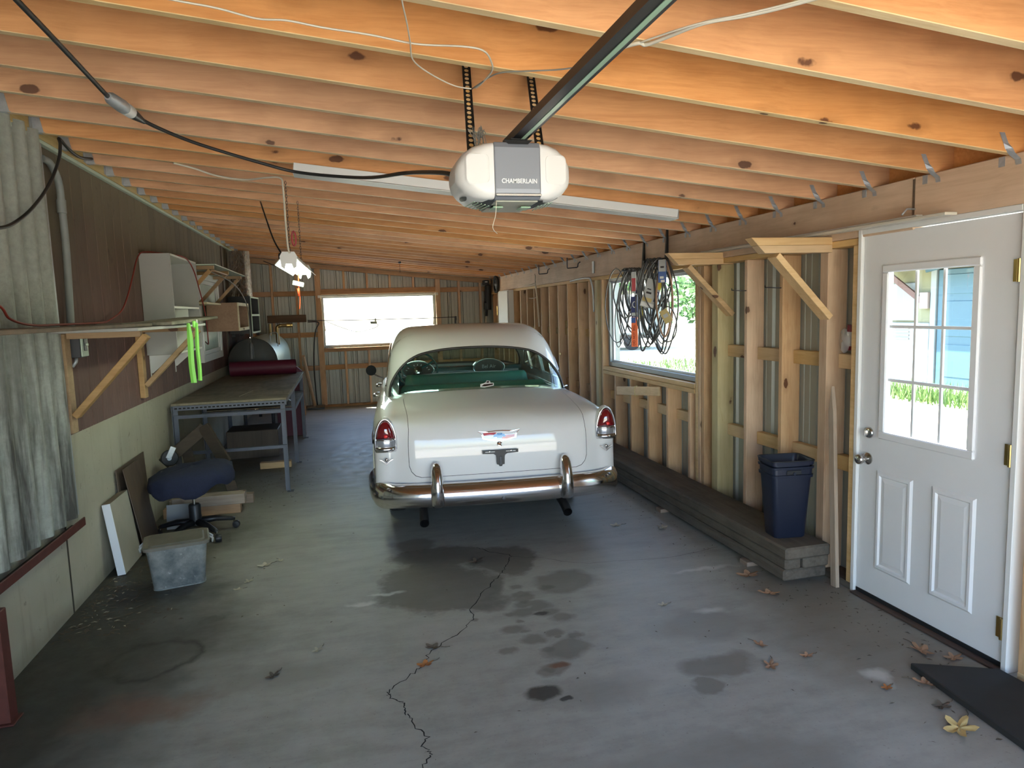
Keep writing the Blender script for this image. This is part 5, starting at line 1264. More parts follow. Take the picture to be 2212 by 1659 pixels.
for y in (bY0, 8.28, 9.94):
    angle_iron((bX, y, 0.006), (bX, y, bz), 'leg', 0.045, 1); angle_iron((bx, y, 0.006), (bx, y, bz), 'leg', 0.045, -1)
    for x in (bX, bx): box('foot_plate', (x-0.03, y-0.045, 0), (x+0.03, y+0.03, 0.006), 'dark_steel', wbn, 0.001)
for z in (0.82, 0.47): angle_iron((bx, bY0-0.001, z), (bX, bY0-0.001, z), 'cross_rail', 0.035, 1)
angle_iron((bx, 8.26, 0.66), (bX, 8.26, 0.66), 'cross_rail', 0.035, 1); angle_iron((bx, 9.93, 0.66), (bX, 9.93, 0.66), 'cross_rail', 0.035, 1)
angle_iron((bX, bY0, bz), (bX, bY1, bz), 'top_rail', 0.045, -1); angle_iron((bX, 8.28, 0.66), (bX, 9.94, 0.66), 'side_rail', 0.035, -1)
sa = box('slotted_angle', (bx-0.012, bY0-0.014, bz-0.042), (bX+0.014, bY0-0.006, bz+0.004), 'table_steel', wbn, 0.001)
for k in range(27): box('slot', (bx+0.02+k*0.037, bY0-0.0155, bz-0.026), (bx+0.043+k*0.037, bY0-0.0138, bz-0.014), 'shadow_black', sa, 0)
box('lower_shelf', (bx+0.01, 8.30, 0.661), (bX-0.01, 9.92, 0.673), 'bench_ply', wbn, 0.001)
build('pencil_line', MB().beam((-1.05, 7.25, bz+0.0275), (-0.98, 7.75, bz+0.0275), 0.006, 0.002), 'box_edge', wbn)
# things under the bench
tag(box('crate', (-1.45, 8.75, 0.0), (-0.85, 9.25, 0.34), 'hardboard', None, 0.006), 'dark brown crate standing under the far end of the workbench', 'crate')
tag(build('grey_rag', MB().grid([[Vector((-1.0+0.32*i/8, 8.62+0.05*math.sin(i*1.3+j), 0.673+0.11*math.sin(PI*i/8)*math.sin(PI*j/5)+0.004)) + Vector((0, 0.26*j/5, 0.02*math.sin(i*2.2+j*1.7)*math.sin(PI*j/5))) for i in range(9)] for j in range(6)]), 'wire_grey', smooth=True, fix=False), 'crumpled pale grey rag on the lower shelf of the workbench', 'rag')
tag(build('timber_offcut', MB().box((-1.0, 8.05, 0.0), (-0.66, 8.14, 0.07)), 'pine_bracket', bevel=0.003), 'short tan timber offcut on the floor under the workbench', 'wood')
# burgundy roll and panel
rl = thing('fabric_roll', 'burgundy roll of vinyl lying across the far end of the workbench', 'roll', (-1.07, 9.78, bz+0.026))
rows = [[Vector((x, 9.78+0.098*math.cos(a), bz+0.026+0.099+0.098*math.sin(a))) for a in [2*PI*k/30 for k in range(30)]] for x in (-1.50, -0.66)]
build('outer_wrap', MB().grid(rows, wrap=True), 'burgundy', rl, smooth=True, fix=True)
sp_ = [Vector((-0.657, 9.78+(0.095-0.0026*k/3)*math.cos(k*0.42), bz+0.125+(0.095-0.0026*k/3)*math.sin(k*0.42))) for k in range(80)]
build('inner_coil', MB().grid([[p for p in sp_], [p+Vector((-0.82, 0, 0)) for p in sp_]]), 'burgundy', rl, smooth=True, fix=False)
tag(build('burgundy_board', MB().prism([(-0.98, 0.0), (-0.60, 0.0), (-0.60, 0.93), (-0.78, 1.10), (-0.98, 1.10)], 10.16, 10.185, 1), 'burgundy', bevel=0.004), 'dark red panel with a clipped corner standing behind the workbench', 'panel')
# hi-vis tape
tp = thing('flagging_tape', 'bright green flagging tape hanging from the shelf edge', 'tape', (-1.10, 5.62, 1.68))
for k, (x, z1, w) in enumerate(((-1.128, 1.235, 0.021), (-1.083, 1.25, 0.014))):
    rows = []
    for i in range(12):
        f = i/11; z = 1.69-(1.69-z1)*f; ww = w*(0.55+0.45*min(1, f*4)); o_ = 0.003*math.sin(f*7+k*2)+(0.006*(1-f) if k else -0.004*(1-f))
        rows.append([Vector((x-ww+o_, 5.600+0.004*k, z)), Vector((x+o_, 5.594+0.004*k, z)), Vector((x+ww+o_, 5.600+0.004*k, z))])
    build('strip', MB().grid(rows), 'hi_vis_green', tp, fix=False)
build('clip', MB().box((-1.104, 5.595, 1.655), (-1.088, 5.655, 1.705)), 'hi_vis_green', tp, bevel=0.004); build('clip_cap', MB().box((-1.090, 5.66, 1.675), (-1.082, 5.69, 1.715)), 'paper_white', tp, bevel=0.003)
# cords along the shelf and wall
tag(build('extension_cord', MB().tube(catmull([(-1.45, 3.2, 1.86), (-1.45, 3.447, 1.80), (-1.45, 3.53, 1.745), (-1.45, 3.75, 1.714), (-1.47, 4.2, 1.712), (-1.50, 4.8, 1.714), (-1.55, 5.1, 1.716), (-1.57, 5.27, 1.728), (-1.57, 5.561, 1.793), (-1.575, 5.763, 1.906), (-1.58, 5.95, 2.053), (-1.59, 6.2, 2.24), (-1.58, 6.42, 2.296), (-1.45, 6.7, 2.296), (-1.385, 6.95, 2.285), (-1.375, 7.206, 2.20), (-1.372, 7.395, 2.034), (-1.37, 7.62, 1.758), (-1.37, 7.66, 1.494), (-1.40, 7.80, 1.45), (-1.45, 7.95, 1.47)], 6), 0.006, 6), 'cord_red', smooth=True), 'thin dark red extension cord draped over the shelf and the white cabinet', 'cord')
tag(build('black_cable', MB().tube(catmull([(-1.56, 5.20, 2.80), (-1.565, 4.994, 2.765), (-1.56, 4.80, 2.77), (-1.56, 4.66, 2.80), (-1.54, 4.605, 2.755), (-1.54, 4.560, 2.659), (-1.54, 4.397, 2.499), (-1.54, 4.182, 2.352), (-1.54, 3.963, 2.241), (-1.54, 3.747, 2.174), (-1.54, 3.4, 2.15), (-1.54, 3.0, 2.2)], 6), 0.009, 8), 'cord_black', smooth=True), 'black cable looping down from the eave over the corrugated sheet', 'cable')
# storage bin
bn = thing('storage_bin', 'cloudy plastic storage bin with a dusty lid on the floor by the left wall', 'storage bin', (-1.135, 4.735, 0), rz=math.radians(12), local=True)
def rrow(w, d, z, r=0.035, n=5): return [Vector((x, y, z)) for x, y in rrect(-w, w, -d, d, (r, r, r, r), n)]
rows = [rrow(0.150, 0.105, 0.0), rrow(0.152, 0.107, 0.01), rrow(0.176, 0.135, 0.27), rrow(0.186, 0.145, 0.272), rrow(0.187, 0.146, 0.288)]
m = MB().grid(rows, wrap=True); m.poly(rows[0][::-1]); build('tub', m, 'cloudy_plastic', bn, smooth=True, angle=35)
rows = [rrow(0.193, 0.152, 0.276), rrow(0.195, 0.154, 0.296), rrow(0.185, 0.144, 0.301), rrow(0.165, 0.124, 0.296), rrow(0.155, 0.114, 0.303)]
m = MB().grid(rows, wrap=True); m.poly(rows[-1]); ld = build('lid', m, 'bin_lid', bn, smooth=True, angle=35)
for sg in (-1, 1): build('latch', MB().tube([(sg*0.19, -0.03, 0.29), (sg*0.215, -0.025, 0.27), (sg*0.212, 0.0, 0.238), (sg*0.212, 0.02, 0.24), (sg*0.215, 0.035, 0.27), (sg*0.19, 0.04, 0.29)], 0.007, 8), 'clear_plastic', ld, smooth=True)
build('base_rim', MB().tube(rrow(0.151, 0.106, 0.006), 0.005, 6, closed=True), 'cloudy_plastic', bn, smooth=True)
# slab and sheets leaning on the wall
sl = thing('foam_slab', 'thick slab with a white edge leaning against the concrete wall behind the bin', 'slab', (-1.55, 5.1, 0))
m1 = lean(MB().box((-1.578, 4.985, 0.0), (-1.528, 5.37, 0.50)), (-1.578, 5.1, 0), 'Y', math.radians(-6.5)); build('core', m1, 'slab_face', sl, bevel=0.002)
build('edge_skin', lean(MB().box((-1.579, 4.980, 0.001), (-1.527, 4.9845, 0.501)), (-1.578, 5.1, 0), 'Y', math.radians(-6.5)), 'slab_white', sl, bevel=0.001)
build('top_skin', lean(MB().box((-1.578, 4.985, 0.5005), (-1.528, 5.37, 0.503)), (-1.578, 5.1, 0), 'Y', math.radians(-6.5)), 'old_shelf', sl)
tag(build('hardboard_sheet', lean(MB().box((-1.615, 5.32, 0.0), (-1.609, 6.02, 0.66)), (-1.615, 5.7, 0), 'Y', math.radians(-2.0)), 'hardboard'), 'dark hardboard sheet flat against the concrete, behind the other sheet', 'board')
tag(build('hardboard_sheet', lean(MB().box((-1.50, 5.36, 0.0), (-1.494, 5.74, 0.66)), (-1.50, 5.5, 0), 'Y', math.radians(-9.0)), 'hardboard'), 'dark brown hardboard sheet leaning beside the swivel chair', 'board')
# wooden dolly with a caster
dl_ = thing('wooden_dolly', 'dark timber dolly frame with one caster, propped behind the swivel chair', 'dolly', (-1.40, 6.45, 0))
build('frame_plank', MB().beam((-1.58, 6.36, 0.48), (-1.24, 6.46, 0.76), 0.035, 0.10), 'dark_timber', dl_, bevel=0.003); build('frame_plank', MB().beam((-1.25, 6.44, 0.78), (-1.08, 6.40, 0.44), 0.035, 0.10), 'dark_timber', dl_, bevel=0.003)
build('frame_plank', MB().beam((-1.42, 6.50, 0.62), (-1.34, 6.52, 0.0), 0.035, 0.09), 'dark_timber', dl_, bevel=0.003); build('frame_plank', MB().beam((-1.12, 6.46, 0.50), (-1.02, 6.48, 0.0), 0.035, 0.09), 'dark_timber', dl_, bevel=0.003)
cs_ = build('caster_wheel', MB().lathe([(0.03, -0.02), (0.062, -0.02), (0.070, -0.012), (0.070, 0.012), (0.062, 0.02), (0.03, 0.02)], (-1.50, 6.26, 0.545), (0.35, -1, 0.1), 24), 'black_rubber', dl_, smooth=True, angle=40)
build('caster_fork', MB().beam((-1.505, 6.235, 0.545), (-1.46, 6.25, 0.64), 0.006, 0.045, (1, 0.35, 0)), 'galvanized', cs_, bevel=0.002); build('caster_hub', MB().cyl((-1.497, 6.235, 0.545), (-1.503, 6.285, 0.545), 0.018, 14), 'galvanized', cs_)
# loose lumber
for a, b, mt, lb in (((-1.60, 6.30, 0.0), (-0.97, 6.39, 0.085), 'pine_rail_x', 'orange-tinted pine board lowest at the front of the floor lumber pile'), ((-1.62, 6.60, 0.0), (-0.90, 6.69, 0.085), 'old_lumber', 'grey floor lumber board lying behind the pine board'),
                     ((-1.52, 6.28, 0.086), (-0.93, 6.42, 0.175), 'old_lumber', 'grey knotty lumber beam on top of the floor lumber pile')):
    tag(box('lumber_board', a, b, mt, None, 0.003), lb, 'board', 'loose lumber by the workbench')
# swivel chair
ch = thing('swivel_chair', 'backless swivel chair with a denim-covered seat and black five-star base', 'chair', (-1.225, 5.74, 0), local=True, rz=0.25)
for k in range(5):
    a = 2*PI*k/5+0.15; c, s = math.cos(a), math.sin(a)
    lg_ = build('base_leg', MB().tube([(0.03*c, 0.03*s, 0.115), (0.15*c, 0.15*s, 0.112), (0.27*c, 0.27*s, 0.085), (0.295*c, 0.295*s, 0.078)], [0.028, 0.024, 0.018, 0.014], 8), 'black_plastic', ch, smooth=True)
    build('caster', MB().lathe([(0.012, -0.024), (0.026, -0.022), (0.030, -0.008), (0.030, 0.008), (0.026, 0.022), (0.012, 0.024)], (0.305*c, 0.305*s, 0.031), (-s+0.5*c, c+0.5*s, 0), 16), 'black_plastic', lg_, smooth=True, angle=50)
    build('caster_stem', MB().cyl((0.29*c, 0.29*s, 0.03), (0.29*c, 0.29*s, 0.085), 0.008, 8), 'nickel', lg_)
build('hub', MB().lathe([(0.03, 0.08), (0.045, 0.09), (0.045, 0.25), (0.038, 0.26), (0.02, 0.262)], (0, 0, 0), n=20), 'black_plastic', ch, smooth=True, angle=40)
build('gas_lift', MB().cyl((0, 0, 0.26), (0, 0, 0.46), 0.014, 14), 'nickel', ch, smooth=True, angle=40)
build('seat_plate', MB().box((-0.12, -0.12, 0.445), (0.12, 0.12, 0.462)), 'black_metal', ch, bevel=0.004)
rows = []
for f, z in ((0.0, 0.0), (0.35, -0.003), (0.65, -0.010), (0.85, -0.028), (0.97, -0.055), (1.02, -0.09), (1.0, -0.125), (0.96, -0.155)):
    row = []
    for k in range(44):
        a = 2*PI*k/44; ex = 0.31*math.copysign(abs(math.cos(a))**0.75, math.cos(a)); ey = 0.27*math.copysign(abs(math.sin(a))**0.75, math.sin(a))
        hang = (0.5+0.5*math.sin(a*3+1.0))*0.07 + 0.03*math.sin(a*7); w = max(0, (f-0.9)/0.1) if z < -0.05 else 0
        zz = 0.575+z+0.05*math.cos(a)*f*0.6 - (hang*min(1, w) if z < -0.08 else 0) + 0.004*math.sin(a*9+f*6)
        rr = 1+0.025*math.sin(a*11)*(1 if z < -0.05 else 0); row.append(Vector((ex*max(f, 0.001)*rr, ey*max(f, 0.001)*rr, zz)))
    rows.append(row)
build('denim_seat', MB().grid(rows, wrap=True), 'denim', ch, smooth=True, fix=False)
build('seat_cushion', MB().lathe([(0.05, 0.463), (0.24, 0.47), (0.255, 0.50), (0.22, 0.54), (0.02, 0.55)], (0, 0, 0), n=24), 'black_plastic', ch, smooth=True)
tag(build('paper_sheet', lean(MB().box((-1.50, 5.98, 0.0), (-1.30, 5.984, 0.20)), (-1.4, 5.98, 0), 'X', math.radians(-14)), 'paper_grey', bevel=0), 'pale square of board standing behind the swivel chair', 'board')
# back wall clutter
tag(box('dark_plank', (-1.32, SY0-0.03, 1.60), (-0.645, SY0-0.003, 1.735), 'dark_board'), 'dark brown plank nailed across the back wall studs left of the window', 'plank')
br = thing('push_broom', 'push broom with a pale wooden handle leaning by the back wall', 'broom', (-0.58, 12.9, 0))
build('handle', MB().cyl((-0.575, 12.88, 0.05), (-0.70, 12.35, 1.02), 0.030, 12), 'handle_wood', br, smooth=True, angle=40)
box('head', (-0.72, 12.84, 0.035), (-0.40, 12.92, 0.075), 'old_shelf', br, 0.004); box('bristles', (-0.71, 12.845, 0.0), (-0.41, 12.915, 0.034), 'black_plastic', br, 0)
tag(build('hanging_cable', MB().tube(catmull([(-0.62, 13.08, 1.60), (-0.43, 13.06, 1.58), (-0.50, 13.04, 1.40), (-0.555, 13.04, 0.90), (-0.555, 13.04, 0.38), (-0.54, 13.04, 0.06)], 6), 0.010, 8), 'cord_black', smooth=True), 'black cable hanging on the back wall left of the window', 'cable')
tag(build('curtain_wire', MB().tube([(-0.62, 13.03, 1.627), (-0.4, 13.03, 1.618), (0.5, 13.03, 1.603), (1.70, 13.03, 1.598), (2.12, 13.03, 1.605)], 0.007, 6), 'dark_steel', smooth=True), 'thin dark rod strung across the back window', 'rod')
ow = thing('small_socket', 'small green socket clipped to the rod at the back window', 'socket', (0.55, 13.0, 1.53))
box('body', (0.50, 12.985, 1.525), (0.62, 13.02, 1.572), 'tank_side', ow, 0.004); build('clip', MB().box((0.58, 12.99, 1.573), (0.61, 13.035, 1.625)), 'tank_side', ow, bevel=0.003)
build('cord', MB().tube(catmull([(0.61, 13.0, 1.53), (0.64, 13.0, 1.50), (0.58, 13.0, 1.455), (0.278, 13.0, 1.388), (0.0, 13.0, 1.47), (-0.29, 13.0, 1.60)], 6), 0.006, 6), 'cord_black', ow, smooth=True)
ag = tag(build('angle_bracket', MB().box((2.10, 13.02, 1.54), (2.13, 13.09, 1.62)).box((2.10, 13.075, 1.36), (2.13, 13.09, 1.54)), 'black_metal', bevel=0.002), 'small black metal bracket on the back wall right of the window', 'bracket')
# corner tools
tg = thing('string_trimmer', 'black long tool with a pale shaft hung upside down in the far right corner', 'tool', (2.72, 12.95, 2.0))
build('motor_head', MB().box((2.66, 12.93, 2.20), (2.78, 13.05, 2.29)), 'black_plastic', tg, bevel=0.02, seg=3); box('label', (2.69, 12.925, 2.245), (2.74, 12.9295, 2.265), 'paper_white', tg, 0)
build('guard', MB().tube([(2.755, 13.0, 2.20), (2.76, 13.0, 2.17), (2.76, 13.0, 1.72)], [0.05, 0.062, 0.056], 14), 'black_plastic', tg, smooth=True)
build('trigger', MB().box((2.67, 12.96, 1.72), (2.75, 13.03, 1.87)), 'black_plastic', tg, bevel=0.02, seg=3)
build('shaft', MB().cyl((2.72, 12.98, 1.74), (2.64, 12.95, 1.0), 0.014, 10), 'bone', tg, smooth=True, angle=40); build('sleeve', MB().cyl((2.718, 12.98, 1.73), (2.705, 12.975, 1.60), 0.026, 10), 'black_plastic', tg)
whl = thing('spare_wheel', 'grey spoked hand-cart wheel hung high in the far right corner', 'wheel', (2.80, 12.4, 2.2))
build('tyre', MB().tube([(2.80, 12.45+0.14*math.cos(a), 2.185+0.14*math.sin(a)) for a in [2*PI*k/32 for k in range(32)]], 0.026, 10, closed=True), 'black_rubber', whl, smooth=True)
build('rim', MB().lathe([(0.115, -0.02), (0.10, 0.0), (0.05, 0.01), (0.02, 0.03), (0.001, 0.03)], (2.80, 12.45, 2.185), (-1, 0, 0), 28), 'hub_dark', whl, smooth=True)
wcb = thing('wall_cabinet', 'flat white cabinet door panel on the right wall at the far end', 'cabinet', (2.8, 11.7, 1.5))
box('case', (2.745, 11.28, 1.30), (2.835, 12.02, 2.045), 'white_paint', wcb, 0.004); box('door', (2.728, 11.30, 1.32), (2.744, 12.0, 2.03), 'white_paint', wcb, 0.004)
build('pull', MB().cyl((2.70, 11.96, 1.62), (2.70, 11.96, 1.78), 0.007, 8), 'brass', wcb)
tag(build('red_jug', MB().lathe([(0.0, 0.0), (0.09, 0.0), (0.10, 0.02), (0.10, 0.16), (0.07, 0.20), (0.03, 0.22), (0.03, 0.25), (0.0, 0.25)], (-0.80, 12.2, 0), n=20), 'pine_rail_x', smooth=True, angle=40), 'small orange pail on the floor behind the workbench', 'pail')

# ------------------------------------------------------------------ hung from the joists
JB = roof_z
# garage door opener
op_ = thing('door_opener', 'white and grey garage door opener hung below the joists', 'opener', (0.575, 2.3, 2.15))
oc = Vector((0.575, 2.30, 2.165))
def shell_rows(sg):
    rows = []
    # stations outward from the grey centre; each a rounded-rectangle section in y-z
    for x, y0, y1, z0, z1, r in ((0.077, -.115, .155, -.088, .088, .02), (0.105, -.118, .150, -.090, .086, .03), (0.140, -.112, .140, -.082, .078, .04), (0.168, -.100, .125, -.066, .060, .045), (0.186, -.080, .105, -.045, .035, .03), (0.194, -.055, .08, -.028, .012, .02)):
        rows.append([Vector((sg*x, a, b)) for a, b in rrect(y0, y1, z0, z1, (r, r, r, r), 5)])
    return [[oc+p for p in row] for row in rows]
for sg in (-1, 1):
    rows = shell_rows(sg); m = MB().grid(rows, wrap=True); m.poly(rows[-1]); sd2 = build('end_cover', m, 'opener_white', op_, smooth=True, angle=50)
    # recessed panel
    pr_ = []
    for f, d in ((1.0, 0.0015), (0.93, 0.006), (0.80, 0.006)):
        pr_.append([oc+Vector((sg*(0.132+a*f), -0.116+abs(0.132+a*f-0.10)*0.16-d*0.5, 0.002+b*f)) for a, b in rrect(-.040, .036, -.048, .050, (.02, .02, .02, .02), 5)])
    m = MB().grid(pr_, wrap=True); m.poly(pr_[-1]); build('recess_panel', m, 'opener_white', sd2, smooth=True, angle=30)
    # under-side lamp lens with slots
    ln = MB().grid([[oc+Vector((sg*(0.085+0.085*math.cos(a)*f), 0.015+0.10*math.sin(a)*f, -0.091-0.010*(1-f)+0.022*max(0, math.cos(a)*f))) for a in [2*PI*k/28 for k in range(28)]] for f in (1, .9, .6, .3, .02)], wrap=True)
    le = build('lamp_lens', ln, 'black_plastic', op_, smooth=True, fix=False)
    for k in range(5): build('lens_slot', MB().beam(tuple(oc+Vector((sg*(0.085+0.012*k), -0.05, -0.103+0.003*k))), tuple(oc+Vector((sg*(0.095+0.012*k), 0.06, -0.103+0.003*k))), 0.003, 0.002), 'lens_green', le)
    build('lens_window', MB().box(tuple(oc+Vector((sg*0.030, -0.03, -0.106))), tuple(oc+Vector((sg*0.066, 0.035, -0.101)))), 'lens_green', le, bevel=0.004)
cb = MB().prism([(-0.118, -0.078), (-0.121, -0.06), (-0.121, 0.07), (-0.112, 0.088), (0.15, 0.092), (0.15, -0.092), (-0.10, -0.092)], -0.0765, 0.0765, 0).xf(lambda p: p+oc); cbo = build('centre_body', cb, 'opener_grey', op_, bevel=0.004, seg=2)
build('body_notch', MB().prism([(-0.045, 0.0925), (-0.03, 0.080), (0.035, 0.080), (0.05, 0.0925)], -0.1235, -0.1215, 1).xf(lambda p: p+oc), 'shadow_black', cbo)
box('silver_lip', tuple(oc+Vector((-0.076, -0.124, -0.084))), tuple(oc+Vector((0.076, -0.118, -0.074))), 'nickel', cbo, 0.002)
box('under_plate', tuple(oc+Vector((-0.071, -0.095, -0.097))), tuple(oc+Vector((0.071, 0.145, -0.0925))), 'opener_under', op_, 0.001)
text_mesh('brand_lettering', 'CHAMBERLAIN', 0.0200, 'letter_silver', cbo, tuple(oc+Vector((0.004, -0.1222, -0.036))), (1, 0, 0), (0, 0, 1), 0.0006, stretch=0.88, bold=0.0003)
build('pull_string', MB().tube(catmull([tuple(oc+Vector((-0.070, -0.10, -0.095))), tuple(oc+Vector((-0.074, -0.10, -0.14))), tuple(oc+Vector((-0.085, -0.10, -0.18))), tuple(oc+Vector((-0.07, -0.10, -0.20)))], 4), 0.0012, 5), 'wire_white', op_, smooth=True)
# perforated straps
def perf_strap(a, b, w):
    a, b = Vector(a), Vector(b); L = (b-a).length; d = (b-a).normalized(); sd = Vector((1, 0, 0)); m = MB()
    n = int(L/0.026); m.beam(a, b, 0.003, w, (1, 0, 0)); return m, n, d
for x, xt in ((0.475, 0.535), (0.728, 0.80)):
    a, b = Vector((x, 2.43, 2.25)), Vector((xt, 2.802, JB(xt)+0.17)); w = 0.032
    m, n, d = perf_strap(a, b, w); st = build('hanger_strap', m, 'black_metal', op_)
    build('strap_flange', MB().beam(tuple(a+Vector((w/2, 0.012, 0))), tuple(b+Vector((w/2, 0.012, 0))), 0.027, 0.003, (1, 0, 0)), 'black_metal', st)
    h0_ = None; nh = Vector((1, 0, 0)).cross(d); nh = nh if nh.y < 0 else -nh
    for k in range(n):
        c = a+d*(0.02+k*0.026)
        if h0_ is None: h0_ = build('strap_hole', MB().lathe([(0.0082, 0), (0.0082, 0.0006)], tuple(c+nh*0.0018), nh, 12), 'pine_bracket', st); c0 = c
        else: copy_part(h0_, tuple(c-c0), st)
# rail; a green strip paints the lit sheen on its underside
ra, rb = Vector((0.585, 2.36, 2.285)), Vector((0.655, YF+0.02, 2.335))
rl_ = thing('opener_rail', 'long black opener rail running forward from the garage door opener', 'rail', tuple(ra))
build('rail_web', MB().beam(ra, rb, 0.030, 0.030), 'black_metal', rl_, bevel=0.002); build('rail_flange', MB().beam(ra+Vector((0, 0, -0.018)), rb+Vector((0, 0, -0.018)), 0.048, 0.005), 'black_metal', rl_)
build('rail_sheen_strip', MB().beam(ra+Vector((0.011, 0, -0.0215)), rb+Vector((0.011, 0, -0.0215)), 0.013, 0.0015), 'lens_green', rl_); build('side_lip', MB().beam(ra+Vector((0.028, 0, -0.013)), rb+Vector((0.028, 0, -0.013)), 0.004, 0.012), 'black_metal', rl_)
build('bolt', MB().cyl((0.603, 2.06, 2.286), (0.623, 2.06, 2.276), 0.006, 10), 'nickel', rl_); build('bracket', MB().beam((0.585, 2.36, 2.262), (0.588, 2.20, 2.268), 0.055, 0.006), 'black_metal', rl_)
# strip light on the joists
st_ = thing('strip_light', 'long white strip light fixture screwed across the joists behind the opener', 'light fixture', (1.03, 4.45, 2.45))
A0, A1 = Vector((-0.23, 4.45, JB(-0.23)-0.002)), Vector((2.30, 4.45, JB(2.30)-0.002)); dS = (A1-A0).normalized(); uS = Vector((0, 1, 0)).cross(dS)*-1
def trough(a, b, pts):
    rows = [[p + Vector((0, y, 0)) + Vector((0.104, 0, 1)).normalized()*z for y, z in pts] for p in (a, b)]; m = MB().grid(rows, wrap=True); m.poly(rows[0][::-1]); m.poly(rows[1]); return m
build('channel', trough(A0, A1, [(-.055, 0), (.055, 0), (.052, -.055), (.068, -.062), (.066, -.066), (-.066, -.066), (-.068, -.062), (-.052, -.055)]), 'fixture_white', st_, bevel=0.001)
build('end_plate', trough(A0-dS*0.003, A0-dS*0.0005, [(-.056, 0), (.056, 0), (.068, -.067), (-.068, -.067)]), 'fixture_white', st_); build('end_plate', trough(A1+dS*0.0005, A1+dS*0.003, [(-.056, 0), (.056, 0), (.068, -.067), (-.068, -.067)]), 'galvanized', st_)
# hanging shop light (lit)
sl_ = thing('shop_light', 'lit two-tube shop light hanging on chains from the joists over the left aisle', 'light', (-0.32, 5.5, 2.1))
N0, N1 = Vector((-0.335, 4.95, 2.125)), Vector((-0.295, 6.12, 2.115)); dL = (N1-N0).normalized(); sL = Vector((dL.y, -dL.x, 0)); up_ = Vector((0, 0, 1))
def lamp_sec(p, pts): return [p + sL*a + up_*b for a, b in pts]
rs_ = [(-.095, -.055), (-.045, 0.0), (-.03, 0.028), (.03, 0.028), (.045, 0.0), (.095, -.055), (.092, -.058), (.04, -.006), (-.04, -.006), (-.092, -.058)]
rows = [lamp_sec(N0, rs_), lamp_sec(N1, rs_)]; m = MB().grid(rows, wrap=True); m.poly(rows[0][::-1]); m.poly(rows[1]); build('reflector', m, 'fixture_white', sl_)
for P_ in (N0-dL*0.004, N1+dL*0.001):
    rows = [lamp_sec(P_, [(-.04, .032), (.04, .032), (.058, .0), (.05, -.07), (.03, -.085), (.018, -.05), (-.018, -.05), (-.03, -.085), (-.05, -.07), (-.058, .0)]) for P_ in (P_, P_+dL*0.003)]
    m = MB().grid(rows, wrap=True); m.poly(rows[0][::-1]); m.poly(rows[1]); build('end_plate', m, 'fixture_white', sl_)
for q in (-0.042, 0.042): build('tube', MB().cyl(N0+sL*q+up_*-0.045+dL*0.004, N1+sL*q+up_*-0.045-dL*0.004, 0.013, 14), 'tube_lit', sl_, smooth=True, angle=40)
def chain(a, b, nm, par):
    a, b = Vector(a), Vector(b); L = (b-a).length; n = int(L/0.022); d = (b-a)/n; m = MB()
    for k in range(n):
        c = a+d*(k+0.5); sd = Vector((1, 0, 0)) if k % 2 else Vector((0, 1, 0))
        m.tube([c+sd*(0.006*math.cos(t))+d.normalized()*(0.014*math.sin(t)) for t in [2*PI*i/8 for i in range(8)]], 0.0018, 4, closed=True)
    o = build(nm, m, 'dark_steel', par); o['kind'] = 'stuff'; return o
c1 = N0+dL*0.12+up_*0.03; c2 = N1-dL*0.20+up_*0.03
chain(c1, (c1.x, c1.y, JB(c1.x)), 'chain', sl_); chain(c2, (c2.x, c2.y, JB(c2.x)), 'chain', sl_)
build('ballast_cap', MB().box((N0.x-0.09, N0.y+0.30, N0.z+0.0), (N0.x-0.045, N0.y+0.42, N0.z+0.05)), 'black_plastic', sl_, bevel=0.008)
build('power_cord', MB().tube(catmull([(-0.991, 4.855, 2.712), (-0.887, 4.950, 2.700), (-0.779, 5.10, 2.685), (-0.603, 5.12, 2.664), (-0.448, 4.987, 2.655), (-0.354, 4.94, 2.645), (-0.340, 4.94, 2.58), (-0.338, 4.94, 2.35), (-0.334, 4.935, 2.20), (-0.325, 4.935, 2.145)], 6), 0.0065, 8), 'wire_white', sl_, smooth=True)
bcord = tag(build('lamp_cable', MB().tube(catmull([(-0.60, 6.05, 2.66), (-0.52, 5.6, 2.45), (-0.46, 5.40, 2.28), (-0.40, 5.30, 2.165)], 6), 0.006, 6), 'cord_black', smooth=True), 'short black cord running from the joists down to the shop light', 'cord')
bw = tag(build('slack_wire', MB().tube(catmull([(-1.30, 12.9, 2.70), (-1.05, 12.9, 2.60), (-0.85, 12.9, 2.62), (-0.62, 12.9, 2.68)], 6), 0.007, 6), 'cord_black', smooth=True), 'slack black wire under the roof edge beside the foil duct', 'wire')
pl_ = thing('pull_tag', 'small white tag and orange cord dangling below the shop light', 'pull cord', (-0.30, 5.55, 1.9))
build('cord', MB().tube(catmull([(-0.312, 5.55, 2.066), (-0.312, 5.55, 2.0), (-0.315, 5.55, 1.96), (-0.31, 5.55, 1.85), (-0.318, 5.55, 1.77)], 5), 0.0045, 6), 'cord_orange', pl_, smooth=True)
build('tag_card', MB().beam((-0.355, 5.535, 1.975), (-0.275, 5.535, 1.955), 0.002, 0.034, (0, 0, 1)), 'paper_white', pl_); build('red_knob', MB().tube([(-0.318, 5.55, 1.93), (-0.316, 5.55, 1.87)], 0.010, 8), 'cord_orange', pl_, smooth=True)
tag(build('red_snap_hook', MB().tube([(-0.30+0.014*math.cos(a), c1.y+0.02, 2.26+0.05*math.sin(a)) for a in [2*PI*k/16 for k in range(16)]], 0.006, 6, closed=True), 'tag_red', smooth=True), 'red snap hook on the chain above the shop light', 'hook')
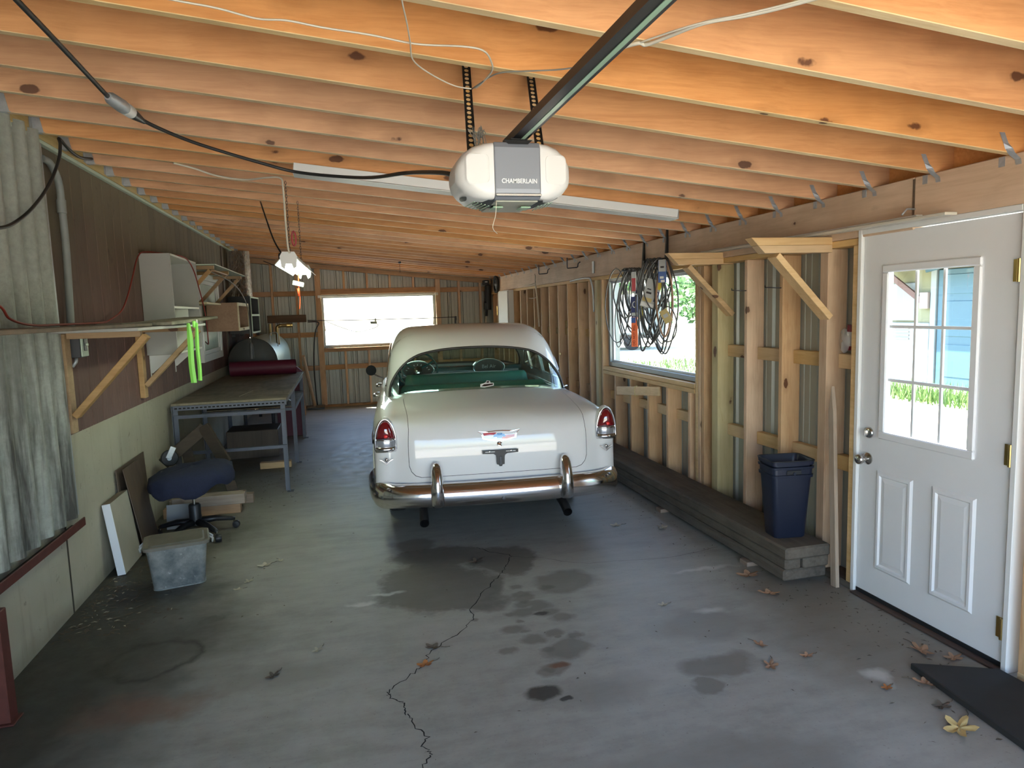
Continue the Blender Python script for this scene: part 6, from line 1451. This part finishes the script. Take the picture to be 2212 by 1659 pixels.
# extension cord with plug adaptor
ec = thing('power_cord', 'heavy black power cord with a white plug adaptor strung below the joists to the opener', 'cord', (-0.88, 3.45, 2.64))
build('cord_run', MB().tube(catmull([(-0.86, 2.0, 2.66), (-0.871, 2.409, 2.66), (-0.883, 2.775, 2.66), (-0.900, 3.28, 2.655)], 6), 0.009, 8), 'cord_black', ec, smooth=True)
build('cord_run', MB().tube(catmull([(-0.852, 3.60, 2.648), (-0.800, 3.70, 2.635), (-0.660, 3.86, 2.605), (-0.390, 4.00, 2.55), (-0.178, 4.03, 2.505), (0.151, 3.75, 2.43), (0.31, 3.1, 2.33), (0.38, 2.6, 2.235), (0.41, 2.46, 2.20)], 6), 0.009, 8), 'cord_black', ec, smooth=True)
pA, pB = Vector((-0.899, 3.27, 2.655)), Vector((-0.850, 3.62, 2.645)); dP = pB-pA
build('grey_socket', MB().tube([pA, pA+dP*0.08, pA+dP*0.35, pA+dP*0.42], [0.015, 0.026, 0.030, 0.028], 14), 'galvanized', ec, smooth=True, angle=50); build('white_adaptor', MB().tube([pA+dP*0.42, pA+dP*0.60], [0.029, 0.027], 14), 'paper_white', ec, smooth=True, angle=50); build('black_plug', MB().tube([pA+dP*0.60, pA+dP*0.72, pA+dP*1.0], [0.026, 0.022, 0.010], 14), 'black_plastic', ec, smooth=True, angle=50)
# bell wire runs
def wire(pts, r, mat, lb, nm='wire'): return tag(build(nm, MB().tube(catmull(pts, 6), r, 6), mat, smooth=True), lb, 'wire')
dn = lambda pts, d=0.006: [(x, y, min(z, JB(x)-d)) for x, y, z in pts]
wire(dn([(-0.7, 2.24, 2.67), (-0.422, 2.277, 2.65), (-0.310, 2.286, 2.64), (-0.203, 2.313, 2.629), (-0.114, 2.288, 2.619), (-0.005, 2.296, 2.608), (0.135, 2.289, 2.593), (0.281, 2.300, 2.578), (0.424, 2.256, 2.563), (0.494, 2.264, 2.556), (0.538, 2.349, 2.552), (0.556, 2.432, 2.550), (0.546, 2.561, 2.551), (0.536, 2.619, 2.552)]), 0.0032, 'wire_white', 'thin white wire stapled across the near joists left of the opener')
wire(dn([(0.18, 1.8, 2.58), (0.209, 1.999, 2.580), (0.233, 2.127, 2.577), (0.258, 2.275, 2.575), (0.283, 2.427, 2.572), (0.355, 2.532, 2.565), (0.451, 2.613, 2.555), (0.518, 2.619, 2.548)], 0.010), 0.0026, 'wire_white', 'thin slack wire looping down beside the left opener strap')
wire(dn([(0.525, 2.635, 2.553), (0.563, 2.477, 2.549), (0.599, 2.416, 2.545), (0.685, 2.362, 2.536), (0.768, 2.310, 2.528), (0.84, 2.24, 2.52)]), 0.0026, 'wire_grey', 'thin grey wire running between the two opener straps')
wire(dn([(0.80, 2.35, 2.517), (0.836, 2.266, 2.517), (0.866, 2.093, 2.513), (0.914, 2.000, 2.508), (0.941, 2.002, 2.506), (0.973, 1.928, 2.502), (1.025, 1.806, 2.497), (1.111, 1.714, 2.488), (1.187, 1.606, 2.480), (1.3, 1.42, 2.47)], 0.010), 0.006, 'wire_white', 'thick white cable stapled to the joists right of the opener rail', 'cable')
wire(dn([(0.914, 2.003, 2.508), (0.950, 1.930, 2.505), (1.012, 1.815, 2.498), (1.10, 1.715, 2.490), (1.19, 1.59, 2.481), (1.3, 1.405, 2.47)], 0.004), 0.003, 'wire_white', 'thin white wire beside the thick cable right of the opener rail')
# a tangle of thin leads behind the opener strap
tn = MB(); r_ = random.Random(2)
tn.tube(catmull([(0.505+r_.gauss(0, 0.012), 2.42+r_.gauss(0, 0.01), 2.27+0.09*abs(math.sin(k*1.7))) for k in range(26)], 4), 0.0014, 5)
tn.v = tn.v; wt_ = build('wire_tangle', tn, 'wire_grey', smooth=True); tag(wt_, 'tangle of thin leads behind the left opener strap', 'wires')
# bent wire hooks and chain hook under far joists
for y, lb in ((9.36, 'bent wire rack hook hanging from the joists by the header, farther one'), (8.10, 'bent wire rack hook hanging from the joists by the header, nearer one')):
    tag(build('wire_hook', MB().tube([(2.73, y, JB(2.73)), (2.73, y, 2.21), (2.735, y, 2.20), (2.80, y-0.16, 2.20), (2.805, y-0.17, 2.205), (2.81, y-0.18, 2.245), (2.82, y-0.22, 2.26)], 0.0065, 8), 'dark_steel', smooth=True, angle=60), lb, 'hook', 'wire hooks by the header')
mh = thing('chain_hook', 'short rusty chain hook hanging from the joists over the car roof', 'hook', (0.92, 10.9, 2.5))
y_ = JY[29] if len(JY) > 29 else 10.95
box('plate', (0.90, 10.93, JB(0.92)-0.03), (0.94, 10.965, JB(0.92)-0.001), 'dark_steel', mh, 0.002); chain((0.92, 10.95, JB(0.92)-0.03), (0.92, 10.95, JB(0.92)-0.17), 'chain', mh)

# ------------------------------------------------------------------ right side
# two braced wooden brackets
for y, x0, zt, lb in ((3.59, 2.30, 2.085, 'double-board wooden bracket with a diagonal brace, next to the door'), (4.76, 2.38, 2.10, 'wooden bracket with a diagonal brace beside the hanging belts')):
    b_ = thing('shelf_bracket', lb, 'bracket', (2.84, y, 1.6), 'braced wooden brackets on the right wall')
    x1 = XR+0.004 if y < 4 else 2.93; yy = y if y < 4 else y-0.002
    for k in range(2): build('arm_board', MB().prism([(x0+0.045*k+0.0, zt-0.045*k), (x1, zt-0.045*k), (x1, zt-0.045*(k+1)+0.001), (x0+0.045*(k+1), zt-0.045*(k+1)+0.001)], yy-0.07 if y < 4 else yy-0.04, yy-0.001 if y < 4 else yy+0.02, 1), 'pine_bracket', b_, bevel=0.002)
    build('brace', MB().beam((x0+0.17, yy-0.035 if y < 4 else yy-0.01, zt-0.10), (x1-0.005, yy-0.035 if y < 4 else yy-0.01, zt-0.475), 0.038, 0.088, (0, 1, 0)), 'pine_bracket', b_, bevel=0.003)
tm = tag(build('trim_strip', MB().beam((2.76, 2.63, 2.098), (2.77, 5.2, 2.108), 0.07, 0.014), 'wire_white', bevel=0.002), 'long pale trim strip lying over the brackets along the header', 'trim board')
tag(build('thin_board', MB().beam((2.80, 2.85, 2.118), (2.80, 4.95, 2.122), 0.04, 0.010), 'white_paint', bevel=0.002), 'narrow white moulding lying behind the pale trim strip', 'trim board')
tag(build('support_hook', MB().tube([(XR-0.002, 2.92, 2.16), (2.79, 2.92, 2.16), (2.76, 2.92, 2.13)], 0.005, 6), 'galvanized', smooth=True), 'small metal hook on the header above the side door', 'hook')
box('beam_joint', (XR-0.0035, 2.922, HB+0.06), (XR-0.0005, 2.935, roof_z(XR)-0.01), 'dark_board', wr, 0)
# pegs with drive belts
def peg(y, z, lb):
    t = thing('iron_peg', lb, 'peg', (2.83, y, z), 'iron pegs on the header')
    build('spike', MB().prism([(2.826, z+0.17), (2.838, z+0.17), (2.838, z-0.11), (2.806, z-0.11)], y-0.013, y+0.013, 1), 'black_metal', t, bevel=0.002)
    build('rod', MB().cyl((2.812, y, z-0.112), (2.60, y, z-0.118), 0.010, 10), 'black_metal', t); return t
PEG = ((6.10, 2.17), (5.62, 2.215))
peg(*PEG[0], 'long black iron peg on the header holding the left bundle of belts'); peg(*PEG[1], 'long black iron peg on the header holding the right bundle of belts')
rb_ = random.Random(21)
def belt(y, ztop, w, L, x, lb, grp, mat='belt_black', skew=0.0, r=0.007, twist=0.0, pinch=0.45, beta=None):
    b_ = math.radians(rb_.uniform(100, 160) if beta is None else beta); e = (math.cos(b_), math.sin(b_)); pts = []
    for k in range(36):
        a = 2*PI*k/36; f = 0.5-0.5*math.sin(a)         # 0 at the top, 1 at the bottom
        half = w*(pinch+(1-pinch)*math.sin(PI*min(1, f*0.9+0.1)))
        h = half*math.cos(a) + skew*f; pts.append((min(x + e[0]*h + 0.012*math.sin(a*2+twist)*f, 2.825), y + e[1]*h, ztop - L*f))
    return tag(build('drive_belt', MB().tube(pts, r, 6, closed=True), mat, smooth=True), lb, 'drive belt', grp)
for i in range(11):
    x = 2.64+0.012*i; L = rb_.uniform(0.42, 0.74)
    belt(PEG[0][0]+rb_.uniform(-0.04, 0.04), PEG[0][1]-0.098, rb_.uniform(0.06, 0.13), L, x, 'black rubber drive belt in the left bundle on the header pegs', 'left bundle of drive belts', skew=rb_.uniform(-0.04, 0.07), twist=rb_.uniform(-1, 1))
belt(6.28, 2.08, 0.115, 0.72, 2.62, 'wide thin belt loop at the far left of the hanging belts', 'single belt loops', r=0.0055, pinch=0.75, beta=150); belt(6.14, 2.06, 0.070, 0.74, 2.68, 'narrow slack belt loop just left of the left bundle', 'single belt loops', r=0.005, skew=0.10, beta=150)
for i in range(16):
    x = 2.63+0.0095*i; L = rb_.uniform(0.42, 0.86)
    belt(PEG[1][0]+rb_.uniform(-0.20, 0.04), PEG[1][1]-0.095, rb_.uniform(0.08, 0.17), L, x, 'black rubber drive belt in the right bundle on the header pegs', 'right bundle of drive belts', skew=rb_.uniform(-0.10, 0.08), twist=rb_.uniform(-1, 1), r=rb_.choice((0.006, 0.007, 0.009)))
belt(5.42, 2.10, 0.07, 0.66, 2.70, 'tan leather-coloured belt in the right bundle', 'single belt loops', 'belt_tan', r=0.009); belt(5.36, 1.70, 0.075, 0.30, 2.70, 'small low belt loop under the right bundle', 'single belt loops', r=0.006, pinch=0.8, beta=150); belt(5.78, 2.10, 0.05, 0.68, 2.69, 'narrow belt loop hanging between the two bundles', 'single belt loops', r=0.006)
def sleeve(name, x, y, z0, z1, w, mat, lb, tilt=0.0):
    """flat card sleeve, local frame: x across the card, -y its printed face"""
    t = thing(name, lb, 'belt sleeve', (x, y, (z0+z1)/2), rot=(0, tilt, math.radians(-32)), local=True); h = (z1-z0)/2
    build('card', MB().box((-w, -0.005, -h), (w, 0.005, h)), mat, t, bevel=0.0015); return t, h
def band(t, x0, x1, z0, z1, mat, lv=1, nm='print_band'): build(nm, MB().box((x0, -0.0052-0.0008*lv, z0), (x1, -0.0051, z1)), mat, t)
t, h = sleeve('belt_sleeve', 2.645, 5.93, 1.83, 2.03, 0.022, 'tag_grey', 'grey and red cardboard belt sleeve in the left bundle'); band(t, -.018, .018, -.08, .04, 'tag_red')
t, h = sleeve('belt_sleeve', 2.655, 5.84, 1.82, 2.03, 0.018, 'tag_grey', 'narrow white and blue belt sleeve between the bundles', 0.15); band(t, -.015, .015, -.10, 0.0, 'tag_navy'); band(t, -.012, .0, -.07, .08, 'paper_white', 2)
t, h = sleeve('belt_sleeve', 2.64, 5.91, 1.615, 1.80, 0.030, 'tag_navy', 'navy blue belt sleeve with a white oval below the left bundle')
build('white_oval', MB().tube([(0.015*math.cos(a), -0.006, 0.02+0.026*math.sin(a)) for a in [2*PI*k/18 for k in range(18)]], 0.003, 5, closed=True), 'paper_white', t); band(t, -.026, .026, -.085, -.055, 'tag_grey')
t, h = sleeve('belt_package', 2.635, 5.54, 1.69, 1.94, 0.068, 'tag_grey', 'large grey and yellow belt package turned askew between the bundles', 0.30)
band(t, .028, .068, .05, .12, 'tag_yellow'); band(t, -.062, .02, -.075, -.04, 'tag_tan'); band(t, -.062, .05, -.118, -.085, 'paper_white'); band(t, .035, .066, -.06, .03, 'tag_navy'); band(t, .044, .056, -.05, .02, 'paper_white', 2); band(t, -.045, .0, -.005, .012, 'letter_black'); band(t, -.045, -.01, .03, .04, 'letter_black')
t, h = sleeve('belt_sleeve', 2.655, 5.365, 1.905, 2.09, 0.034, 'tag_blue', 'blue and grey belt sleeve high in the right bundle'); band(t, -.03, .03, .0, .10, 'tag_grey'); band(t, -.02, .012, -.06, -.04, 'paper_white'); band(t, -.012, .02, -.09, -.07, 'paper_white'); band(t, -.015, .015, .03, .045, 'letter_black', 2)
t, h = sleeve('belt_tag', 2.635, 5.90, 1.335, 1.61, 0.029, 'tag_orange', 'orange DID NOT SELL tag hanging lowest below the left bundle'); band(t, -.029, .012, .085, .136, 'tag_blue')
text_mesh('tag_lettering', 'DID NOT SELL', 0.030, 'letter_dark_red', t, (-0.004, -0.0062, -0.030), (0, 0, 1), (-1, 0, 0), 0.0004, bold=0.0006)
t, h = sleeve('belt_sleeve', 2.665, 5.83, 1.60, 1.73, 0.020, 'tag_yellow', 'small yellow belt sleeve low between the bundles'); band(t, -.012, .012, -.03, .03, 'letter_black')
t, h = sleeve('paper_tag', 2.67, 5.33, 1.56, 1.68, 0.035, 'tag_tan', 'brown paper tag low in the right bundle', -0.5); band(t, -.02, .02, -.01, .02, 'tag_grey')
# antler, hooks and bits on the right wall
an = thing('antler', 'pale deer antler hung on a far right wall stud', 'antler', (2.79, 9.7, 1.9))
build('beam', MB().tube(catmull([(2.80, 9.78, 2.20), (2.79, 9.76, 2.08), (2.80, 9.73, 1.90), (2.805, 9.70, 1.70), (2.81, 9.68, 1.45)], 6), [0.008]*7+[0.012]*6+[0.014]*6+[0.015]*6, 8), 'bone', an, smooth=True)
for p in ([(2.79, 9.76, 2.09), (2.75, 9.95, 2.07), (2.72, 10.15, 2.075)], [(2.80, 9.72, 1.88), (2.77, 9.85, 1.87), (2.74, 9.98, 1.875)], [(2.79, 9.76, 2.10), (2.76, 9.66, 2.16), (2.74, 9.58, 2.22)]): build('tine', MB().tube(p, [0.009, 0.007, 0.002], 6), 'bone', an, smooth=True)
gp = thing('hook_bar', 'thin grey hook rod hanging on the post left of the side window', 'hook', (2.82, 7.45, 1.9))
build('plate', MB().box((2.828, 7.44, 2.10), (2.838, 7.50, 2.24)), 'galvanized', gp, bevel=0.004); build('rod', MB().tube(catmull([(2.80, 8.2, 2.045), (2.79, 7.8, 2.055), (2.79, 7.52, 2.05), (2.80, 7.47, 2.02), (2.82, 7.46, 1.9), (2.825, 7.455, 1.66)], 5), 0.010, 8), 'galvanized', gp, smooth=True)
tag(build('brass_keys', MB().lathe([(0.02, 0), (0.02, 0.004)], (2.832, 8.80, 1.10), (-1, 0, 0), 12).box((2.826, 8.72, 1.085), (2.834, 8.79, 1.115)), 'bronze', bevel=0.001), 'small brass key hook on a stud behind the car', 'key hook')
for y, z in ((4.405, 1.80), (4.0, 1.805)): tag(build('nail_hook', MB().tube([(XR+0.002, y, z), (2.78, y+0.03, z+0.004), (2.765, y+0.07, z+0.008), (2.775, y+0.085, z+0.02)], 0.0035, 6), 'dark_steel', smooth=True), 'bent nail hook in the stud beside the door bracket' if y > 4.2 else 'bent nail hook in the stud nearest the door bracket', 'hook', 'nail hooks on studs')
wbk = thing('wood_block', 'scrap wood block with a rubber band, nailed to a stud below the side window', 'block', (2.76, 6.1, 0.85))
build('block', MB().beam((2.70, 6.49, 0.855), (2.835, 5.80, 0.915), 0.085, 0.022, (1, 0.2, 0)), 'pine_rail', wbk, bevel=0.003)
build('rubber_band', MB().tube([(2.765-0.014+0.014*math.cos(a)*1.6, 6.13, 0.885+0.052*math.sin(a)) for a in [2*PI*k/20 for k in range(20)]], 0.004, 6, closed=True), 'tag_tan', wbk, smooth=True)
tag(build('osb_scrap', lean(MB().box((2.56, 6.62, 0.252), (2.572, 6.90, 0.66)), (2.56, 6.7, 0.252), 'Y', math.radians(9)), 'osb'), 'square of chipboard leaning on the timbers behind the tail light', 'board')
# timber stack
G_ = 'stacked old timbers along the right wall'
for a, b, lb in (((2.50, 3.46, 0.030), (2.80, 6.85, 0.101), 'dark wide timber at the bottom of the stack along the right wall'),
                 ((2.503, 3.45, 0.1025), (2.612, 6.80, 0.1745), 'dark timber in the middle layer of the stack, on the aisle side'), ((2.622, 3.44, 0.1025), (2.80, 6.80, 0.1745), 'dark timber in the middle layer of the stack, on the wall side'),
                 ((2.485, 3.42, 0.176), (2.795, 6.90, 0.250), 'weathered wide timber on top of the stack, under the trash can')): tag(box('timber_plank', a, b, 'grey_timber', None, 0.011), lb, 'timber', G_)
for y, lb in ((3.80, 'tan brick spacer under the near end of the timber stack'), (5.05, 'small brick spacer under the middle of the timber stack'), (6.5, 'brick spacer under the far end of the timber stack')): tag(box('spacer_brick', (2.47, y, 0.0), (2.70, y+0.09, 0.0295), 'brick_tan', None, 0.004), lb, 'brick')
# trash can, two nested
def can(loc, sc, nm, lb, z0):
    t = thing(nm, lb, 'trash can', loc, 'nested trash cans', local=True, rz=math.radians(-8))
    def R(w, d, z, r=0.03): return [Vector((x*sc, y*sc, z+z0)) for x, y in rrect(-w, w, -d, d, (r, r, r, r), 4)]
    rows = [R(.098, .073, 0), R(.102, .077, .008), R(.126, .098, .385), R(.134, .106, .387), R(.136, .108, .405), R(.130, .102, .407), R(.131, .103, .440), R(.138, .110, .443), R(.139, .111, .455), R(.130, .102, .457), R(.126, .098, .40), R(.100, .075, .02)]
    m = MB().grid(rows, wrap=True); m.poly(rows[0][::-1]); m.poly(rows[-1]); build('body', m, 'navy_plastic', t, smooth=True, angle=35)
    return t
t = can((2.645, 3.66, 0.250), 1.0, 'trash_can', 'navy plastic trash can standing on the timber stack', 0.0)
hn = [Vector((-0.045+0.09*f, -0.106, 0.425+0.012*math.sin(PI*f)*0)) for f in (0, 1)]
build('handle_recess', MB().prism([(-0.05, 0.408), (0.05, 0.408), (0.046, 0.436), (-0.046, 0.436)], -0.110, -0.104, 1), 'black_plastic', t, bevel=0.004); build('handle_bolt', MB().cyl((0, -0.116, 0.416), (0, -0.109, 0.416), 0.009, 12), 'navy_plastic', t)
t2 = thing('trash_can', 'second navy trash can nested inside the first, only its rim showing', 'trash can', (2.645, 3.66, 0.250), 'nested trash cans', local=True, rz=math.radians(-8))
def R2(w, d, z, r=0.03): return [Vector((x, y, z)) for x, y in rrect(-w, w, -d, d, (r, r, r, r), 4)]
rows = [R2(.094, .069, .03), R2(.121, .093, .40), R2(.121, .093, .462), R2(.137, .109, .466), R2(.139, .111, .490), R2(.130, .102, .492), R2(.118, .090, .46), R2(.092, .067, .045)]
m = MB().grid(rows, wrap=True); m.poly(rows[0][::-1]); m.poly(rows[-1]); build('body', m, 'navy_plastic', t2, smooth=True, angle=35)
build('rim_bead', MB().tube(R2(.139, .111, .492), 0.004, 6, closed=True), 'black_plastic', t2, smooth=True)
# pointed stake
m = MB().prism([(3.345, 0.0), (3.395, 0.0), (3.418, 0.0+1.06), (3.40, 1.16), (3.390, 1.21), (3.372, 1.06)], 2.775, 2.80, 0); lean(m, (2.80, 3.4, 0), 'Y', math.radians(1.2)); lean(m, (2.8, 3.37, 0), 'X', math.radians(-3.0))
tag(build('wooden_stake', m, 'stake_wood', bevel=0.003), 'tall pointed wooden stake leaning on the stud next to the door', 'stake')
# caulk tube in its plastic pack
ck = thing('sealant_pack', 'maroon and white tube in a clear blister pack tucked behind the girt by the door', 'tube', (2.93, 3.45, 1.40))
build('tube_body', MB().tube([(2.93, 3.475, 1.415), (2.93, 3.458, 1.565)], [0.016, 0.018], 12), 'maroon_label', ck, smooth=True, angle=50); build('tube_label', MB().tube([(2.9295, 3.470, 1.44), (2.9295, 3.461, 1.525)], [0.0185, 0.0192], 12), 'paper_white', ck, smooth=True, angle=50)
rows = [[Vector((2.915+0.0*k, 3.49+0.045*math.sin(a)*f, 1.47+0.075*math.cos(a)*f)) - Vector((0.02*(1-f), 0, 0)) for a in [2*PI*k/20 for k in range(20)]] for f in (1, .8, .5, .1)]
build('blister', MB().grid(rows, wrap=True), 'clear_plastic', ck, smooth=True, fix=False)
# ramp board at the lower right
tag(build('ramp_board', MB().add([(2.47, 2.48, 0), (2.80, 2.32, 0), (2.81, 0.8, 0), (2.30, 0.8, 0), (2.47, 2.48, 0.032), (2.80, 2.32, 0.034), (2.81, 0.8, 0.034), (2.30, 0.8, 0.032)], [(0, 1, 2, 3), (4, 7, 6, 5), (0, 4, 5, 1), (1, 5, 6, 2), (2, 6, 7, 3), (3, 7, 4, 0)]), 'mat_black', bevel=0.004), 'dark worn ramp board lying on the floor at the door corner', 'board')
# fallen leaves: curled lobed blades
def leaf(x, y, size, mat, lb, rot, curl=0.35, lobes=5, grp=None):
    m = MB(); r = random.Random(int(x*1000+y*77)); n = 30; pts = []
    for k in range(n):
        a = 2*PI*k/n; lob = 0.72+0.28*math.cos(a*lobes)+r.uniform(-0.06, 0.06); pts.append((size*lob*math.cos(a)*1.15, size*lob*math.sin(a)*0.72))
    rows = []
    for f in (1.0, 0.72, 0.42, 0.12):
        rows.append([Vector((a*f, b*f, 0.0015 + curl*size*((b*f/size)**2*0.9+(a*f/size)**2*0.35) + 0.05*size*math.sin(a*f*40/size*0.1+k))) for k, (a, b) in enumerate(pts)])
    m.grid(rows, wrap=True); m.poly(rows[-1]); c, s = math.cos(rot), math.sin(rot); m.v = [Vector((x+p.x*c-p.y*s, y+p.x*s+p.y*c, p.z+0.001)) for p in m.v]
    t = thing('fallen_leaf', lb, 'leaf', (x, y, 0), grp); build('blade', m, mat, t, smooth=True, fix=False)
    build('stalk', MB().tube([(x+c*size*0.9, y+s*size*0.9, 0.004), (x+c*size*1.5, y+s*size*1.5, 0.003), (x+c*size*1.9-s*size*0.2, y+s*size*1.9+c*size*0.2, 0.0025)], 0.0014, 4), 'leaf_dark', t)
for x, y, s, mt, lb, ro in ((0.30, 3.19, 0.045, 'leaf_rust', 'rust-brown curled leaf lying on the floor crack', 0.4), (1.88, 2.69, 0.050, 'leaf_tan', 'tan crumpled leaf on the open floor left of the door', 0.9), (2.30, 2.06, 0.085, 'leaf_yellow', 'large yellow oak leaf on the floor at the lower right', 0.5),
    (2.36, 3.40, 0.060, 'leaf_tan', 'brown leaf with a long stalk on the floor before the timbers', 2.4), (2.40, 3.68, 0.075, 'leaf_tan', 'broad tan leaf beside the brick spacer', 0.2), (2.31, 4.70, 0.060, 'leaf_pale', 'pale star-shaped leaf on the floor by the timbers', 1.1), (2.00, 4.87, 0.050, 'leaf_pale', 'pale leaf on the floor near the car bumper', 0.1),
    (-0.62, 4.86, 0.050, 'leaf_pale', 'pale leaf on the dark floor right of the storage bin', 0.6), (-0.52, 4.92, 0.035, 'leaf_pale', 'small pale scrap leaf farthest right of the storage bin', 2.0), (-0.69, 4.59, 0.038, 'leaf_pale', 'small pale leaf nearest in front of the storage bin', 1.2), (-0.74, 4.47, 0.030, 'leaf_pale', 'tiny pale leaf in front of the storage bin', 0.3),
    (2.655, 2.60, 0.065, 'leaf_tan', 'reddish leaf standing by the door threshold', 1.4), (2.74, 2.50, 0.050, 'leaf_tan', 'tan leaf lying against the door threshold', 0.2), (2.44, 2.36, 0.050, 'leaf_tan', 'curled brown leaf at the edge of the ramp board', 2.2), (2.25, 2.38, 0.030, 'leaf_rust', 'small orange leaf on the floor before the ramp board', 0.3),
    (1.95, 2.88, 0.040, 'leaf_tan', 'small brown leaf above the crumpled tan one', 1.8), (2.10, 2.72, 0.035, 'leaf_tan', 'narrow brown leaf right of the crumpled tan one', 0.1), (1.70, 3.45, 0.032, 'leaf_pale', 'small pale leaf in the middle of the right floor', 0.2), (2.46, 2.08, 0.040, 'leaf_pale', 'pale torn leaf right of the large yellow leaf', 1.3), (2.36, 2.20, 0.045, 'leaf_dark', 'dark shrivelled leaf above the large yellow leaf', 0.2),
    (0.80, 4.46, 0.060, 'leaf_dark', 'dark curled leaf on the oil stain behind the car', 0.7), (0.36, 3.35, 0.045, 'leaf_dark', 'dark grey twiggy leaf beside the floor crack', -0.3), (-0.42, 3.3, 0.04, 'leaf_dark', 'dark shrivelled leaf on the left floor', 1.0), (-0.22, 3.5, 0.035, 'leaf_pale', 'narrow pale leaf on the left floor', 1.0)): leaf(x, y, s, mt, lb, ro)
# fine litter nobody could count
lt_ = MB(); r_ = random.Random(8)
def bit(x, y, s):
    a = r_.uniform(0, 2*PI); dx, dy = math.cos(a)*s, math.sin(a)*s; w = s*r_.uniform(0.12, 0.5); h = r_.uniform(0.001, 0.005)
    lt_.add([(x-dx, y-dy, 0.001), (x+dy*w/s, y-dx*w/s, h), (x+dx, y+dy, 0.0015), (x-dy*w/s, y+dx*w/s, h)], [(0, 1, 2, 3)])
for i in range(420): bit(-1.62+abs(r_.gauss(0, 0.22)), r_.uniform(4.0, 5.3), r_.uniform(0.006, 0.03))
for i in range(260): bit(r_.uniform(-1.2, 2.8), r_.uniform(1.9, 8.5), r_.uniform(0.003, 0.011))
for i in range(150): bit(2.80-abs(r_.gauss(0, 0.25)), r_.uniform(1.9, 3.5), r_.uniform(0.004, 0.016))
for i in range(120): bit(r_.uniform(2.2, 2.48), r_.uniform(3.5, 6.6), r_.uniform(0.004, 0.014))
for i in range(150): bit(-0.85+r_.gauss(0, 0.3), 7.4+r_.gauss(0, 0.5), r_.uniform(0.006, 0.02))
lo = build('floor_litter', lt_, 'leaf_dark', fix=False); lo['kind'] = 'stuff'; tag(lo, 'fine dead leaf litter and crumbs scattered over the concrete floor', 'litter')
lp = MB(); r_ = random.Random(9); lt_ = lp
for i in range(60): bit(-1.60+abs(r_.gauss(0, 0.2)), r_.uniform(4.1, 5.2), r_.uniform(0.006, 0.022))
lo = build('pale_litter', lp, 'leaf_pale', fix=False); lo['kind'] = 'stuff'; tag(lo, 'pale leaf crumbs along the foot of the left concrete wall', 'litter')
